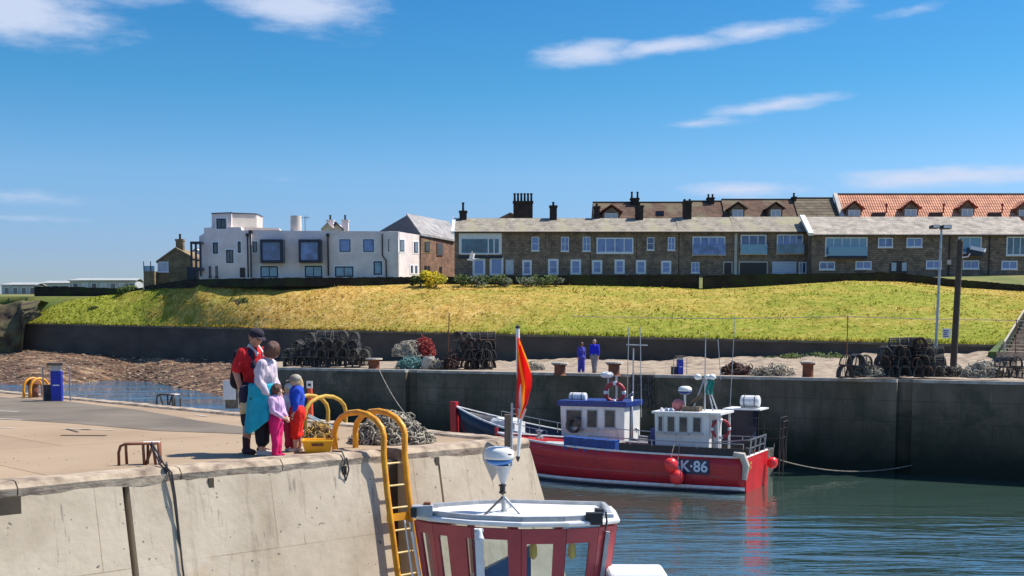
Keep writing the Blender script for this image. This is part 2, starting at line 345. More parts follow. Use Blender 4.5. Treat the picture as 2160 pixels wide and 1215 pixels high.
def concrete_wall():
    m, t, p = base('battered_concrete'); p.inputs['Roughness'].default_value = .9; p.inputs['Specular IOR Level'].default_value = .2
    v = coords(t)
    c = ramp(t, noi(t, v, .7, 6, .65), [(.3,(.4,.325,.235)),(.5,(.54,.455,.345)),(.72,(.63,.54,.42))])
    st = noi(t, coords(t, (2.2,1,.28)), 1.6, 6, .7)
    c = mixc(t, ramp(t, st, [(.54,(0,0,0)),(.68,(.7,.7,.7))]), c, (.27,.21,.155))
    fs = noi(t, coords(t, (9,3,1.1)), 1.2, 3, .6)
    c = mixc(t, ramp(t, fs, [(.66,(0,0,0)),(.72,(.55,.55,.55))]), c, (.16,.13,.11))
    rs = noi(t, coords(t, (1,1,.5)), .8, 4, .6, 1)
    c = mixc(t, ramp(t, rs, [(.62,(0,0,0)),(.75,(.5,.5,.5))]), c, (.42,.27,.12))
    tc = N(t, 'ShaderNodeTexCoord'); sx = N(t, 'ShaderNodeSeparateXYZ'); t.links.new(tc.outputs['Object'], sx.inputs[0]); cb_ = N(t, 'ShaderNodeCombineXYZ'); t.links.new(sx.outputs[0], cb_.inputs[0]); t.links.new(sx.outputs[2], cb_.inputs[1])
    bk = N(t, 'ShaderNodeTexBrick', offset=.5); t.links.new(cb_.outputs[0], bk.inputs[0]); bk.inputs['Scale'].default_value = 1; bk.inputs['Brick Width'].default_value = 2.3; bk.inputs['Row Height'].default_value = 1.05; bk.inputs['Mortar Size'].default_value = .007
    bk.inputs['Color1'].default_value = (1,1,1,1); bk.inputs['Color2'].default_value = (.93,.93,.92,1); bk.inputs['Mortar'].default_value = (.66,.6,.54,1); c = mixc(t, ramp(t, noi(t, v, 1.1, 3), [(.4,(.2,.2,.2)),(.6,(1,1,1))]), c, mixc(t, 1, c, bk.outputs[0], 'MULTIPLY'))
    sp = noi(t, v, 14, 2, .5)
    c = mixc(t, ramp(t, sp, [(.7,(0,0,0)),(.74,(.8,.8,.8))]), c, (.1,.08,.07))
    t.links.new(c, p.inputs['Base Color']); bump(t, p, noi(t, v, 9, 6), .25, .03); return m
m_conc = concrete_wall()
m_cope = M('coping_stone', (.46,.37,.27), (.17,.12,.09), 3.6, .9, .5, stretch=(1,1,2), lo=.4, hi=.68)
m_joint = M('dark_wall_joint', (.05,.04,.03), (.08,.06,.04), 5, .95)
m_notch = M('dark_brown_recess', (.14,.1,.07), (.08,.06,.045), 3, .95, .3)  # darker brown than the wall panels on either side
def deckmat():
    m, t, p = base('worn_quay_concrete'); p.inputs['Roughness'].default_value = .92; p.inputs['Specular IOR Level'].default_value = .2
    v = coords(t)
    c = ramp(t, noi(t, v, .25, 6, .6), [(.3,(.28,.2,.13)),(.5,(.36,.265,.18)),(.7,(.4,.305,.21))])
    c = mixc(t, ramp(t, noi(t, coords(t, (.35,2,1)), .5, 6, .7), [(.55,(0,0,0)),(.75,(.6,.6,.6))]), c, (.27,.22,.17))
    c = mixc(t, ramp(t, noi(t, v, 25, 2), [(.68,(0,0,0)),(.72,(.5,.5,.5))]), c, (.15,.12,.09))
    b = N(t, 'ShaderNodeTexBrick', offset=.3); t.links.new(v, b.inputs[0]); b.inputs['Scale'].default_value = 1; b.inputs['Brick Width'].default_value = 5.5; b.inputs['Row Height'].default_value = 4.2; b.inputs['Mortar Size'].default_value = .012
    b.inputs['Color1'].default_value = (1,1,1,1); b.inputs['Color2'].default_value = (.88,.88,.88,1); b.inputs['Mortar'].default_value = (.45,.4,.35,1); c = mixc(t, 1, c, b.outputs[0], 'MULTIPLY')
    c = mixc(t, ramp(t, noi(t, v, .9, 4, .6, 1.5), [(.66,(0,0,0)),(.7,(.35,.35,.35))]), c, (.16,.13,.11))
    t.links.new(c, p.inputs['Base Color']); bump(t, p, noi(t, v, 30, 3), .3, .01); return m
m_deck = deckmat()
m_asphalt = M('grey_asphalt_strip', (.2,.17,.14), (.14,.12,.1), .6, .95, .2, spec=.1)
m_mark = M('worn_white_marking', (.6,.56,.5), (.42,.38,.32), 5, .9)
def farwall():
    m, t, p = base('dark_harbour_wall'); p.inputs['Roughness'].default_value = .85; p.inputs['Specular IOR Level'].default_value = .3
    v = coords(t)
    c = ramp(t, noi(t, coords(t, (1,1,.5)), .3, 6, .65), [(.3,(.075,.062,.045)),(.52,(.15,.125,.092)),(.72,(.26,.215,.16))])
    c = mixc(t, ramp(t, noi(t, coords(t, (4,4,.35)), .8, 5, .7), [(.5,(0,0,0)),(.75,(.6,.6,.6))]), c, (.06,.05,.04))
    tc = N(t, 'ShaderNodeTexCoord'); sx = N(t, 'ShaderNodeSeparateXYZ'); t.links.new(tc.outputs['Object'], sx.inputs[0])
    ad = N(t, 'ShaderNodeMath', operation='MULTIPLY_ADD'); t.links.new(noi(t, v, .5, 5), ad.inputs[0]); ad.inputs[1].default_value = 2.2; t.links.new(sx.outputs[2], ad.inputs[2])
    cb_ = N(t, 'ShaderNodeCombineXYZ'); t.links.new(sx.outputs[0], cb_.inputs[0]); t.links.new(sx.outputs[2], cb_.inputs[1]); bk = N(t, 'ShaderNodeTexBrick', offset=.5); t.links.new(cb_.outputs[0], bk.inputs[0])
    bk.inputs['Scale'].default_value = 1; bk.inputs['Brick Width'].default_value = 2.6; bk.inputs['Row Height'].default_value = .95; bk.inputs['Mortar Size'].default_value = .02; bk.inputs['Color1'].default_value = (1,1,1,1); bk.inputs['Color2'].default_value = (.9,.9,.88,1); bk.inputs['Mortar'].default_value = (.68,.68,.68,1)
    c = mixc(t, 1, c, bk.outputs[0], 'MULTIPLY'); c = mixc(t, ramp(t, noi(t, coords(t, (.6,1,.9)), .45, 6, .7, 1), [(.5,(0,0,0)),(.66,(.75,.75,.75))]), c, (.045,.055,.035))
    # weed and wet algae below the tide mark
    c = mixc(t, ramp(t, ad.outputs[0], [(0,(1,1,1)),(.02,(1,1,1)),(1,(0,0,0))]), c, c)
    mr = N(t, 'ShaderNodeMapRange'); t.links.new(ad.outputs[0], mr.inputs[0]); mr.inputs[1].default_value = -2.5; mr.inputs[2].default_value = -.1; mr.inputs[3].default_value = 1; mr.inputs[4].default_value = 0
    c = mixc(t, mr.outputs[0], c, (.018,.026,.016))
    t.links.new(c, p.inputs['Base Color']); bump(t, p, noi(t, v, 3, 6), .4, .06); return m
m_farwall = farwall()
m_retain = M('dark_sea_wall_concrete', (.1,.088,.075), (.045,.04,.035), .35, .9, .2, stretch=(1,1,1.6), lo=.3, hi=.75)
m_gravel = M('pale_gravel', (.4,.32,.23), (.17,.125,.09), 1.6, .95, .8, lo=.35, hi=.68)
def beachmat():
    m, t, p = base('seaweed_beach'); p.inputs['Roughness'].default_value = .8
    v = coords(t, (.4,1.1,1)); n = noi(t, v, .55, 9, .8); n2 = noi(t, coords(t), 1.6, 5)
    c = ramp(t, n, [(.3,(.03,.016,.01)),(.46,(.085,.04,.022)),(.53,(.17,.09,.05)),(.6,(.33,.22,.12)),(.68,(.5,.4,.25))])
    c = mixc(t, ramp(t, n2, [(.6,(0,0,0)),(.66,(.8,.8,.8))]), c, (.06,.05,.04))
    t.links.new(c, p.inputs['Base Color']); bump(t, p, n, .8, .3); return m
m_beach = beachmat()
def watermat(name, col, st, sc, dist, calm=.07):
    m, t, p = base(name); p.inputs['Base Color'].default_value = c4(col); p.inputs['Roughness'].default_value = .03
    p.inputs['IOR'].default_value = 2.6; p.inputs['Specular IOR Level'].default_value = .8; p.inputs['Coat Weight'].default_value = .6; p.inputs['Coat IOR'].default_value = 1.6; p.inputs['Coat Roughness'].default_value = .03
    n1 = noi(t, coords(t, (.15,.62,1)), sc, 2.5, .5, .8); n2 = noi(t, coords(t, (.5,2.2,1)), sc*2.6, 2, .5)
    a = N(t, 'ShaderNodeMath', operation='MULTIPLY_ADD'); t.links.new(n2, a.inputs[0]); a.inputs[1].default_value = .16; t.links.new(n1, a.inputs[2])
    # calm lee under the far wall, ruffled nearer the camera
    tc = N(t, 'ShaderNodeTexCoord'); sx = N(t, 'ShaderNodeSeparateXYZ'); t.links.new(tc.outputs['Object'], sx.inputs[0])
    mr = N(t, 'ShaderNodeMapRange', interpolation_type='SMOOTHSTEP'); t.links.new(sx.outputs[1], mr.inputs[0])
    mr.inputs[1].default_value = 34; mr.inputs[2].default_value = 45; mr.inputs[3].default_value = st; mr.inputs[4].default_value = st*calm
    b = N(t, 'ShaderNodeBump', i_Distance=dist); t.links.new(a.outputs[0], b.inputs['Height']); t.links.new(mr.outputs[0], b.inputs['Strength']); t.links.new(b.outputs[0], p.inputs['Normal']); t.links.new(b.outputs[0], p.inputs['Coat Normal'])
    return m
m_water = watermat('harbour_water', (.045,.085,.07), 1.0, 1.0, .36, .11)
m_pool = watermat('sky_tinted_pool_water', (.05,.15,.27), 1, .3, .8, 1); m_pool.node_tree.nodes['Principled BSDF'].inputs['Roughness'].default_value = .12  # blue of the reflected sky is put into the base colour
def fol(name, c1, c2): return M(name, c1, c2, .9, .9, 0, lo=.4, hi=.6)
m_gorse = fol('gorse_blossom', (.65,.5,.01), (.35,.32,.02)); m_bush = fol('bush_leaves', (.05,.09,.02), (.1,.14,.03)); m_bushg = fol('greygreen_leaves', (.1,.14,.08), (.16,.19,.12))
m_skin = M('skin', (.55,.28,.19), (.48,.23,.16), 6, .55)
m_skins = M('pale_skin', (.65,.38,.28), (.58,.32,.24), 6, .55)

# ------------------------------------------------------------------ ground, water, quays
WZ, FQ = -4.65, -.4
struct(MB().add([(-600,-80,WZ),(600,-80,WZ),(600,900,WZ),(-600,900,WZ)], [(0,1,2,3)]).build('water', m_water, recalc=False))
TH = R(43.2); CORN = gz(1113, 931); 
ex = V3((cos(TH), sin(TH), 0)); ey = V3((-sin(TH), cos(TH), 0))
def Q(a, b, z=0): return CORN+ex*a+ey*b+V3((0,0,z))           # quay frame: a along the front edge (negative leftwards), b back from it
BAT = .2
def lad_s(px): # distance along front edge seen at pixel column px
    k = (px-1080)/FPX; return (k*CORN.y-CORN.x)/(ex.x-k*ex.y)
s_l0, s_l1 = lad_s(800), lad_s(843)
# deck (top sheet) and body of the near quay
deck = MB().ext([Q(-46,.0), Q(s_l0,.0), Q(s_l0,.55), Q(s_l1,.55), Q(s_l1,0), Q(0,0), Q(0,60), Q(-46,60)], (0,0,-.09))
struct(deck.build('quay_deck', m_deck, loc=CORN, rotz=TH))
body = thing('quay_wall', 'near quay wall of pale battered concrete under rough stone coping', 'quay wall', CORN, TH)
def wallpiece(a0, a1, b0=0.0, endr=False, nx=1):
    m = MB(); zt, zb = -.1, WZ-1.2; o0 = -BAT*.25; o1 = BAT*zb
    e = BAT*(0-zb) if endr else 0
    m.add([(a0,b0+o0,zt),(a1,b0+o0,zt),(a1+e,b0+o1,zb),(a0,b0+o1,zb),(a0,b0+1.0,zt),(a1,b0+1.0,zt),(a1+e,b0+1,zb),(a0,b0+1,zb)],
          [(0,3,2,1),(4,5,6,7),(0,1,5,4),(1,2,6,5),(2,3,7,6),(3,0,4,7)]); return m
jx = [lad_s(-900), lad_s(247), s_l0]
pl = MB()
segs = [(-46, lad_s(247)), (lad_s(262), s_l0), (s_l1, lad_s(918)-.02), (lad_s(920), 0)]
for i, (a0, a1) in enumerate(segs):
    m = wallpiece(a0, a1, 0, i == 3); m.build('wall_panel', m_conc, body)
MB().box(-46, .0, .06, .9, WZ-1, -.11).build('wall_joint', m_joint, body)
rp = wallpiece(s_l0-.05, s_l1+.05, .5); rp.build('ladder_recess', m_notch, body)
# end face towards the harbour mouth
m = MB(); zb = WZ-1.2
m.add([(-.9,.9,-.1),(.05,.9,-.1),(.05-BAT*zb,.9,zb),(-.9,.9,zb),(-.9,60,-.1),(.05,60,-.1),(.05-BAT*zb,60,zb),(-.9,60,zb)],
      [(0,3,2,1),(4,5,6,7),(0,1,5,4),(1,2,6,5),(2,3,7,6),(3,0,4,7)]).build('end_wall', m_conc, body)
def coping(a0, a1, b0, b1, along='a', zt=.05, zb=-.12, jit=.011, name='coping'):
    m = MB(); x = a0; rnd = random.Random(5)
    while x < a1-.05:
        L_ = min(rnd.uniform(1.3, 2.1), a1-x)
        if a1-x-L_ < .4: L_ = a1-x
        n = 16; base_i = len(m.v); vs = []
        for i in range(n+1):
            xx = x+.008+(L_-.016)*i/n
            prof = [(b0-.05, zb), (b0-.06, zt-.07), (b0-.01, zt-.01), (b0+.09, zt), (b1, zt-.01), (b1+.01, zb)]
            for (b, z) in prof:
                j = (noise.noise(V3((xx*2.3, b*9, z*9)))*1.3+noise.noise(V3((xx*9, b*14, z*14)))*.9)*jit
                vs.append((xx, b+j, z+j*.7) if along == 'a' else (b+j, xx, z+j*.7))
        k = 6; fs = [(i*k+q, i*k+(q+1) % k, (i+1)*k+(q+1) % k, (i+1)*k+q) for i in range(n) for q in range(k)]
        fs += [tuple(range(k)), tuple(n*k+q for q in range(k))[::-1]]
        m.add(vs, fs); x += L_
    return m.build(name, m_cope, body)
coping(-46, s_l0, 0, .38); coping(s_l1, 0, 0, .38)
mm = MB()   # coping along the other face
coping(.4, 60, -.32, -.0, 'b')
# drain holes, iron loops under the coping
for px in (435, 718, 915, 10):
    a = lad_s(px); MB().box(a-.035, a+.035, -.075, .02, -.27, -.11).build('drain_slot', m_joint, body)
a = lad_s(5); MB().box(a-.12, a+.12, -.09, .1, -.34, -.11).build('drain_slot', m_joint, body)
# asphalt strip, cracks, painted lines on the deck
def sheet(pts, z, name, m_): return MB().add([V3((p.x, p.y, z)) for p in pts], [tuple(range(len(pts)))]).build(name, m_, recalc=False)
struct(sheet([gz(-200,866), gz(-200,828), gz(0,838), gz(150,848), gz(300,866), gz(420,888), gz(545,905), gz(545,917), gz(330,909), gz(150,893), gz(0,884), gz(-200,880)], .006, 'asphalt_strip', m_asphalt))
def line(p, q, w_, z, name, m_):
    d = (q-p).normalized(); n = V3((-d.y, d.x, 0))*w_/2
    return struct(sheet([p-n, q-n, q+n, p+n], z, name, m_))
line(gz(-60,865), gz(40,869), .08, .010, 'painted_line', m_mark); line(gz(-60,882), gz(45,886), .1, .011, 'painted_line', m_mark)
line(gz(-40,902), gz(30,903.5), .06, .012, 'painted_line', m_mark); line(gz(130,905), gz(240,908), .05, .013, 'painted_line', m_mark)
line(gz(128,919), gz(225,919.5), .10, .009, 'ground_crack', m_joint); line(gz(140,905), gz(165,912), .05, .008, 'ground_crack', m_joint); line(gz(172,906), gz(190,907), .10, .007, 'ground_crack', m_joint)
line(gz(415,876), gz(437,879), .07, .010, 'painted_line', m_mark)

# far quay
E0, E1 = gz(571, 775.5, FQ), gz(2330, 809.5, FQ); fd = (E1-E0).normalized(); fn = V3((-fd.y, fd.x, 0)); fang = atan2(fd.y, fd.x); FL = (E1-E0).length
def FQp(a, b, z=0): return E0+fd*a+fn*b+V3((0,0,z))
def fs_(px):
    k = (px-1080)/FPX; return (k*E0.y-E0.x)/(fd.x-k*fd.y)
farq = thing('harbour_wall', 'dark concrete harbour wall behind the moored boats, pale edge on top', 'harbour wall', E0, fang)
cuts = [0, fs_(856), fs_(880), fs_(1180), fs_(1330), fs_(1892), fs_(1925), FL]
for i in range(len(cuts)-1):
    rec = .35 if i in (1, 5) else 0.0
    m = MB().box(cuts[i]+.004, cuts[i+1]-.004, rec, 2.2, WZ+FQ*0-1-FQ, -.12); m.build('wall_section', m_farwall, farq)
    m = MB().box(cuts[i]+.01, cuts[i+1]-.01, rec-.04, .4, -.12, .02); m.build('wall_edge', M('pale_wall_edge', (.5,.47,.42), (.25,.22,.19), 1.5, .8), farq)
m = MB().box(-.05, 1.0, .4, 40, -6, -.1); m.build('end_wall', m_farwall, farq)
for px in (1340, 1352, 1364, 1376):   # dark netting hung over the wall as fender
    pass
# quay surface: from the edge back to the sea wall, rising as a rough bank
RW = [(-120,680,122),(50,683,120),(300,688,117),(600,695,106),(1100,707,92),(1600,718,84),(2000,727,78),(2500,738,72)]   # sea wall top
def lerp_tab(tab, x):
    if x <= tab[0][0]: return tab[0][1:]
    for a, b in zip(tab, tab[1:]):
        if x <= b[0]:
            t = (x-a[0])/(b[0]-a[0]); return tuple(p+(q-p)*t for p, q in zip(a[1:], b[1:]))
    return tab[-1][1:]
def rwp(px):
    y, Y = lerp_tab(RW, px); return at(px, y, Y)
WB = [(-120,742),(50,735),(300,752),(560,764),(1240,760),(1600,753),(2000,744),(2500,742)]
def wbase(px): return at(px, lerp_tab(WB, px)[0], lerp_tab(RW, px)[1]-.2)
def qsurf(u, v):
    px = 574+(2320-574)*u; a = FQp(fs_(px), .3, -.03); b = wbase(px)+V3((0,1,-.0))
    p = a.lerp(b, v); 
    if v < .25: p.z = a.z
    else:
        t = (v-.25)/.75; p.z = a.z+(b.z-a.z)*(t**1.3)
        p.z += (noise.noise(V3((p.x*.35, p.y*.35, 0)))*.35+noise.noise(V3((p.x*1.4, p.y*1.4, 3)))*.16)*min(1, t*4)*(1 if px > 1050 else .3)
    return p
struct(MB().grid(qsurf, 150, 24).build('quay_ground', m_gravel, smooth=True, recalc=False))
# sea wall under the grass bank
m = MB(); pxs = [45]+list(range(100, 2500, 50))
top = [rwp(p) for p in pxs]; k = len(top); vs = []
for p in top: vs += [p+V3((0,0,0)), p+V3((0,-.25,-7)), p+V3((.3,.9,0)), p+V3((.3,.9,-7))]
fs = []
for i in range(k-1):
    a = i*4; b = a+4; fs += [(a,a+1,b+1,b), (a,b,b+2,a+2), (a+2,b+2,b+3,a+3)]
m.add(vs, fs+[(0,2,3,1)]); sw = tag(m.build('sea_wall', m_retain), 'long dark sea wall at the foot of the grass bank', 'sea wall')
m = MB(); vs = []
for p in top: vs += [p+V3((0,-.1,-.1)), p+V3((0,-.1,.06)), p+V3((.2,.8,.06)), p+V3((.2,.8,-.1))]
fs = []
for i in range(k-1):
    a = i*4; b = a+4; fs += [(a,b,b+1,a+1),(a+1,b+1,b+2,a+2),(a+2,b+2,b+3,a+3)]
m.add(vs, fs).build('wall_coping', M('pale_wall_coping', (.2,.18,.13), (.1,.09,.07), 1.2, .9), sw)

# grass bank
CR = [(45,683.5,121),(80,664,122),(110,646,123),(150,632,124),(250,619,124),(330,606,122),(420,599,117),(870,598,112),(1180,601,112),(1480,609,112),(1700,598,112),(1800,592,112),(1900,595,112),(2000,605,110),(2160,615,108),(2500,640,104)]
def crp(px):
    y, Y = lerp_tab(CR, px); return at(px, y, Y)
def bank(u, v):
    px = 45+(2500-45)*u; a = rwp(px)+V3((.1,.5,0)); b = crp(px); p = a.lerp(b, v)
    h = b.z-a.z; p.z = a.z+h*(v+.13*sin(pi*v)); e = min(1, v*6, (1-v)*5+.15)
    p.z += (noise.noise(V3((p.x*.12, p.y*.15, 0)))*.35+noise.noise(V3((p.x*.6, p.y*.6, 1)))*.14)*e*min(1, u*12)
    return p
gb = MB().grid(bank, 340, 44).build('grass_bank', m_grass, smooth=True, recalc=False); struct(gb)
rnd = random.Random(3); m = MB()
for i in range(15000):
    u = rnd.random(); v = rnd.random()**.95; p = bank(u, v); h = rnd.uniform(.04, .12)*(1+.6*noise.noise(V3((p.x*.3, p.y*.3, 5)))); a = rnd.uniform(0, pi); wd = rnd.uniform(.04, .16)
    d = V3((cos(a), sin(a), 0))*wd; l = V3((rnd.uniform(-.12,.12), rnd.uniform(-.12,.12), 0))
    m.add([p-d-V3((0,0,.03)), p+d-V3((0,0,.03)), p+l+V3((0,0,h))], [(0,1,2)])
for i in range(5200):      # ragged fringe over the wall coping and rank clumps on the slope
    fr_ = i < 2600; u = rnd.random(); v = rnd.uniform(0,.02) if fr_ else rnd.random()
    if not fr_ and noise.noise(V3((bank(u,v).x*.22, v*5, 8))) < .22: continue
    p = bank(u, v); h = rnd.uniform(.12,.34) if fr_ else rnd.uniform(.12,.3); wd = rnd.uniform(.05,.15); a = rnd.uniform(0, pi); d = V3((cos(a), sin(a), 0))*wd
    m.add([p-d-V3((0,0,.03)), p+d-V3((0,0,.03)), p+V3((rnd.uniform(-.15,.15), -.15 if fr_ else 0, h))], [(0,1,2)])
struct(m.build('grass_tufts', m_tuft, recalc=False), 'stuff')
# plateau behind the crest
def plat(u, v):
    px = -500+(3200)*u; b = crp(px) if px >= 45 else at(px, 642, 124)
    if v == 0: return b
    Y = b.y+(v**2)*520; w_ = min(1, max(0, (px-330)/90))
    zl = CAMZ+(705-621)/FPX*min(Y, 195)-.25*max(0, min(1, (195-Y)/60)); zr_ = b.z+(7.6-b.z)*min(1, (Y-b.y)/12)
    return V3((b.x*Y/b.y, Y, zl*(1-w_)+zr_*w_))
struct(MB().grid(plat, 80, 50).build('ground', m_turf, smooth=True, recalc=False))
# beach, pool and low weir on the left
PZ = -2.6
def beach(u, v):
    px = -300+(900+0)*u; b = wbase(px)+V3((0,.6,0))
    yw = 808+10*noise.noise(V3((px*.006, 0, 0)))+(0 if px < 330 else min(36, (px-330)*.22)); a = gz(px, yw, PZ); 
    a2 = gz(px, 1000, PZ-1.4); a2.y = a.y-14; a2.x = (px-1080)/FPX*a2.y
    p = a2.lerp(a, v/.3) if v < .3 else a.lerp(b, (v-.3)/.7)
    n_ = noise.noise(V3((p.x*.12, p.y*.5, 0)))*.22+noise.noise(V3((p.x*.5, p.y*1.1, 2)))*.14+noise.noise(V3((p.x*2.3, p.y*2.3, 2)))*.06
    p.z += n_*min(1, v*3)
    return p
struct(MB().grid(beach, 200, 60).build('beach', m_beach, smooth=True, recalc=False))
struct(MB().add([(-130,50,PZ),(E0.x+.2,50,PZ),(E0.x+.2,112,PZ),(-130,140,PZ)], [(0,1,2,3)]).build('pool_water', m_pool, recalc=False))
struct(MB().box(-130, E0.x, 49, 50, WZ-1, PZ+.05).build('weir', m_farwall))
m = MB(); rnd = random.Random(11)
for i in range(420):
    u = rnd.uniform(.25, .95); v = rnd.uniform(.3, .97); p = beach(u, v); r = rnd.uniform(.06, .24)
    m.sphere(p, r, (rnd.uniform(.8,1.6), rnd.uniform(.7,1.2), rnd.uniform(.3,.6)), 6, 4)
struct(m.build('beach_rocks', M('dark_weedy_rock', (.07,.04,.025), (.24,.17,.1), .5, .9, .4, lo=.45, hi=.7)), 'stuff')
m = MB()
for i in range(1500):
    u = rnd.uniform(.2, .97); v = rnd.uniform(.3, .99); p = beach(u, v); r = rnd.uniform(.04, .15)
    m.sphere(p, r, (rnd.uniform(.8,2.2), rnd.uniform(.7,1.2), rnd.uniform(.3,.7)), 5, 3)
struct(m.build('shore_stones', M('pale_shore_stone', (.5,.4,.27), (.2,.13,.08), 1.4, .9, .4, lo=.42, hi=.6)), 'stuff')
# earth cliff on the far left
def cliff(u, v):
    px = -260+352*u; tt = max(0, (px-10)/140); ytop = 640+6*noise.noise(V3((px*.03,0,0)))-tt*10; ybot = 756 if px < 46 else (756-(px-46)*9 if px < 54 else 684-(px-54)*.53)
    t = at(px, ytop, 122.5-1*u); b = at(px, max(ybot, ytop+4), 118.5-.5*u); p = b.lerp(t, min(1, v/.8)) if v < .8 else t+V3((0, (v-.8)*30, -(v-.8)*3))
    n_ = noise.noise(V3((p.x*.35, v*4, 0)))*.9+noise.noise(V3((p.x*1.1, v*11, 3)))*.55+noise.noise(V3((p.x*3, v*24, 3)))*.2
    n_ *= .75*(1-.97*min(1,v)); return p+V3((n_*.4, n_-1.2*sin(pi*min(1,v)), n_*.3))
m_cliff = M('dark_earth_cliff', (.05,.035,.02), (.16,.14,.06), .7, .95, .8, lo=.42, hi=.7)
struct(MB().grid(cliff, 205, 60).build('cliff', m_cliff, smooth=True, recalc=False))

# ------------------------------------------------------------------ boundary wall on the crest
def stonewall(name, label, pts, thick=.5, m_=m_drywall, topstones=True):
    """pts: (px, py_top, py_bottom, Y)"""
    m = MB(); rnd = random.Random(9); P = []
    for (a, b) in zip(pts, pts[1:]):
        n = max(1, int(abs(b[0]-a[0])/6))
        for i in range(n): P.append(tuple(p+(q-p)*i/n for p, q in zip(a, b)))
    P.append(pts[-1]); vs = []
    for (px, yt, yb, Y) in P:
        t = at(px, yt+rnd.uniform(-.8,.8)*(1 if topstones else 0), Y); b = at(px, yb+5, Y)
        vs += [V3((t.x,t.y,t.z)), V3((t.x,t.y-.05,b.z)), V3((t.x,t.y+thick,t.z)), V3((t.x,t.y+thick,b.z-.5))]
    fs = []
    for i in range(len(P)-1):
        a = i*4; b = a+4; fs += [(a,a+1,b+1,b), (a,b,b+2,a+2), (a+2,b+2,b+3,a+3)]
    fs += [(0,2,3,1), tuple(len(vs)-4+q for q in (0,1,3,2))]
    m.add(vs, fs); return tag(m.build(name, m_), label, 'wall')
stonewall('boundary_wall', 'dark stone garden wall along the bank crest below the white house and cottages', [(305,604,610,122.6),(340,598,608,121),(400,589,602,117.5),(600,586,599,112.3),(870,584,599,112),(1000,583,599,112),(1180,580,603,112),(1475,579,611,111.9)])
stonewall('boundary_wall', 'dark stone wall right of the break, below the balcony houses', [(1484,581,611,111.6),(1600,578,605,111.6),(1700,577,600,111.6),(1790,577,594,111.6),(1860,574,595,111.6),(1900,576,597,111.5),(2000,588,607,109.7),(2160,601,617,107.7),(2500,632,642,103.7)])
stonewall('boundary_wall', 'low dark wall below the caravans on the left', [(72,604,628,130),(120,604,628,129),(248,608,624,126),(300,607,613,123)])
# bush-like foliage
def bush(name, label, px, py, Y, w_, h_, m_, n=260, seed=1, cat='shrub', ls=.09, group=None):
    rnd = random.Random(seed); b = at(px, py, Y); t = thing(name, label, cat, b, 0, group)
    m = MB(); 
    cl = [(rnd.uniform(-.5,.5)*w_*.8, rnd.uniform(-.25,.25)*w_, rnd.uniform(.25,.8)*h_, rnd.uniform(.22,.42)) for _ in range(7)]
    for i in range(n):
        cx, cy, cz, r = rnd.choice(cl); d = V3((rnd.gauss(0,1), rnd.gauss(0,1), rnd.gauss(0,1))).normalized()*rnd.uniform(.5,1)
        p = V3((cx+d.x*r*w_*.8, cy+d.y*r*w_*.6, max(.03, cz+d.z*r*h_))); s = ls*rnd.uniform(.7,1.5)
        a = V3((rnd.gauss(0,1), rnd.gauss(0,1), rnd.gauss(0,1))).normalized(); q = a.orthogonal().normalized()
        m.add([p-a*s, p+q*s*.7, p+a*s, p-q*s*.7], [(0,1,2,3)])
    m.build('foliage', m_, t, recalc=False)
    s_ = MB()
    for i in range(5): s_.tube([(0,0,-.2),(rnd.uniform(-.2,.2)*w_,0,h_*.3),(rnd.uniform(-.35,.35)*w_,rnd.uniform(-.1,.1),h_*.6)], [.05,.035,.015], 5)
    s_.build('stems', m_wood, t); return t
bush('gorse_bush', 'bright yellow gorse bush on the bank crest beside the stone house', 918, 606, 110.5, 2.4, 1.5, m_gorse, 1500, 1)
bush('bush', 'dark green shrub rising behind the low wall left of the gable house', 272, 626, 124, 1.9, 1.3, m_bush, 900, 2)
for i, (px, w_, h_, mm_, lab) in enumerate([(885,1.8,.9,m_bush,'small dark shrub just left of the yellow gorse'), (978,2.0,1.0,m_bush,'green shrub just right of the yellow gorse'),(1003,1.5,.9,m_bushg,'small pale shrub two along from the gorse'),(1040,2.2,1.15,m_bush,'dark shrub on the crest beneath the panoramic window house'),(1065,1.5,1.0,m_bushg,'grey green shrub below the white cottage door'),(1112,2.0,.9,m_bushg,'greyish shrub on the crest, middle of the cottage shrubs'),(1145,2.2,1.0,m_bush,'wide shrub on the crest near the second cottage chimney'),(1172,1.2,.7,m_bushg,'rightmost little shrub before the bare boundary wall')]):
    bush('shrub', lab, px, 603, 110.8, w_, h_, mm_, 420, 20+i, group='shrubs along the crest')
for i, (px, py, w_, h_, lab) in enumerate([(502,640,1.6,.5,'dark tussock on the golden grass bank below the white house'),(1655,759,2.4,.45,'low green weed clump on the gravel, left one'),(1745,757,2.6,.5,'low green weed clump on the gravel by the lobster pots'),(200,652,.9,.3,'small tussock at the green left end of the bank')]):
    Y = 80 if py > 700 else (103 if px > 300 else 121)
    bush('weed_clump', lab, px, py, Y, w_, h_, m_bush, 350, 40+i, 'weeds', .07)

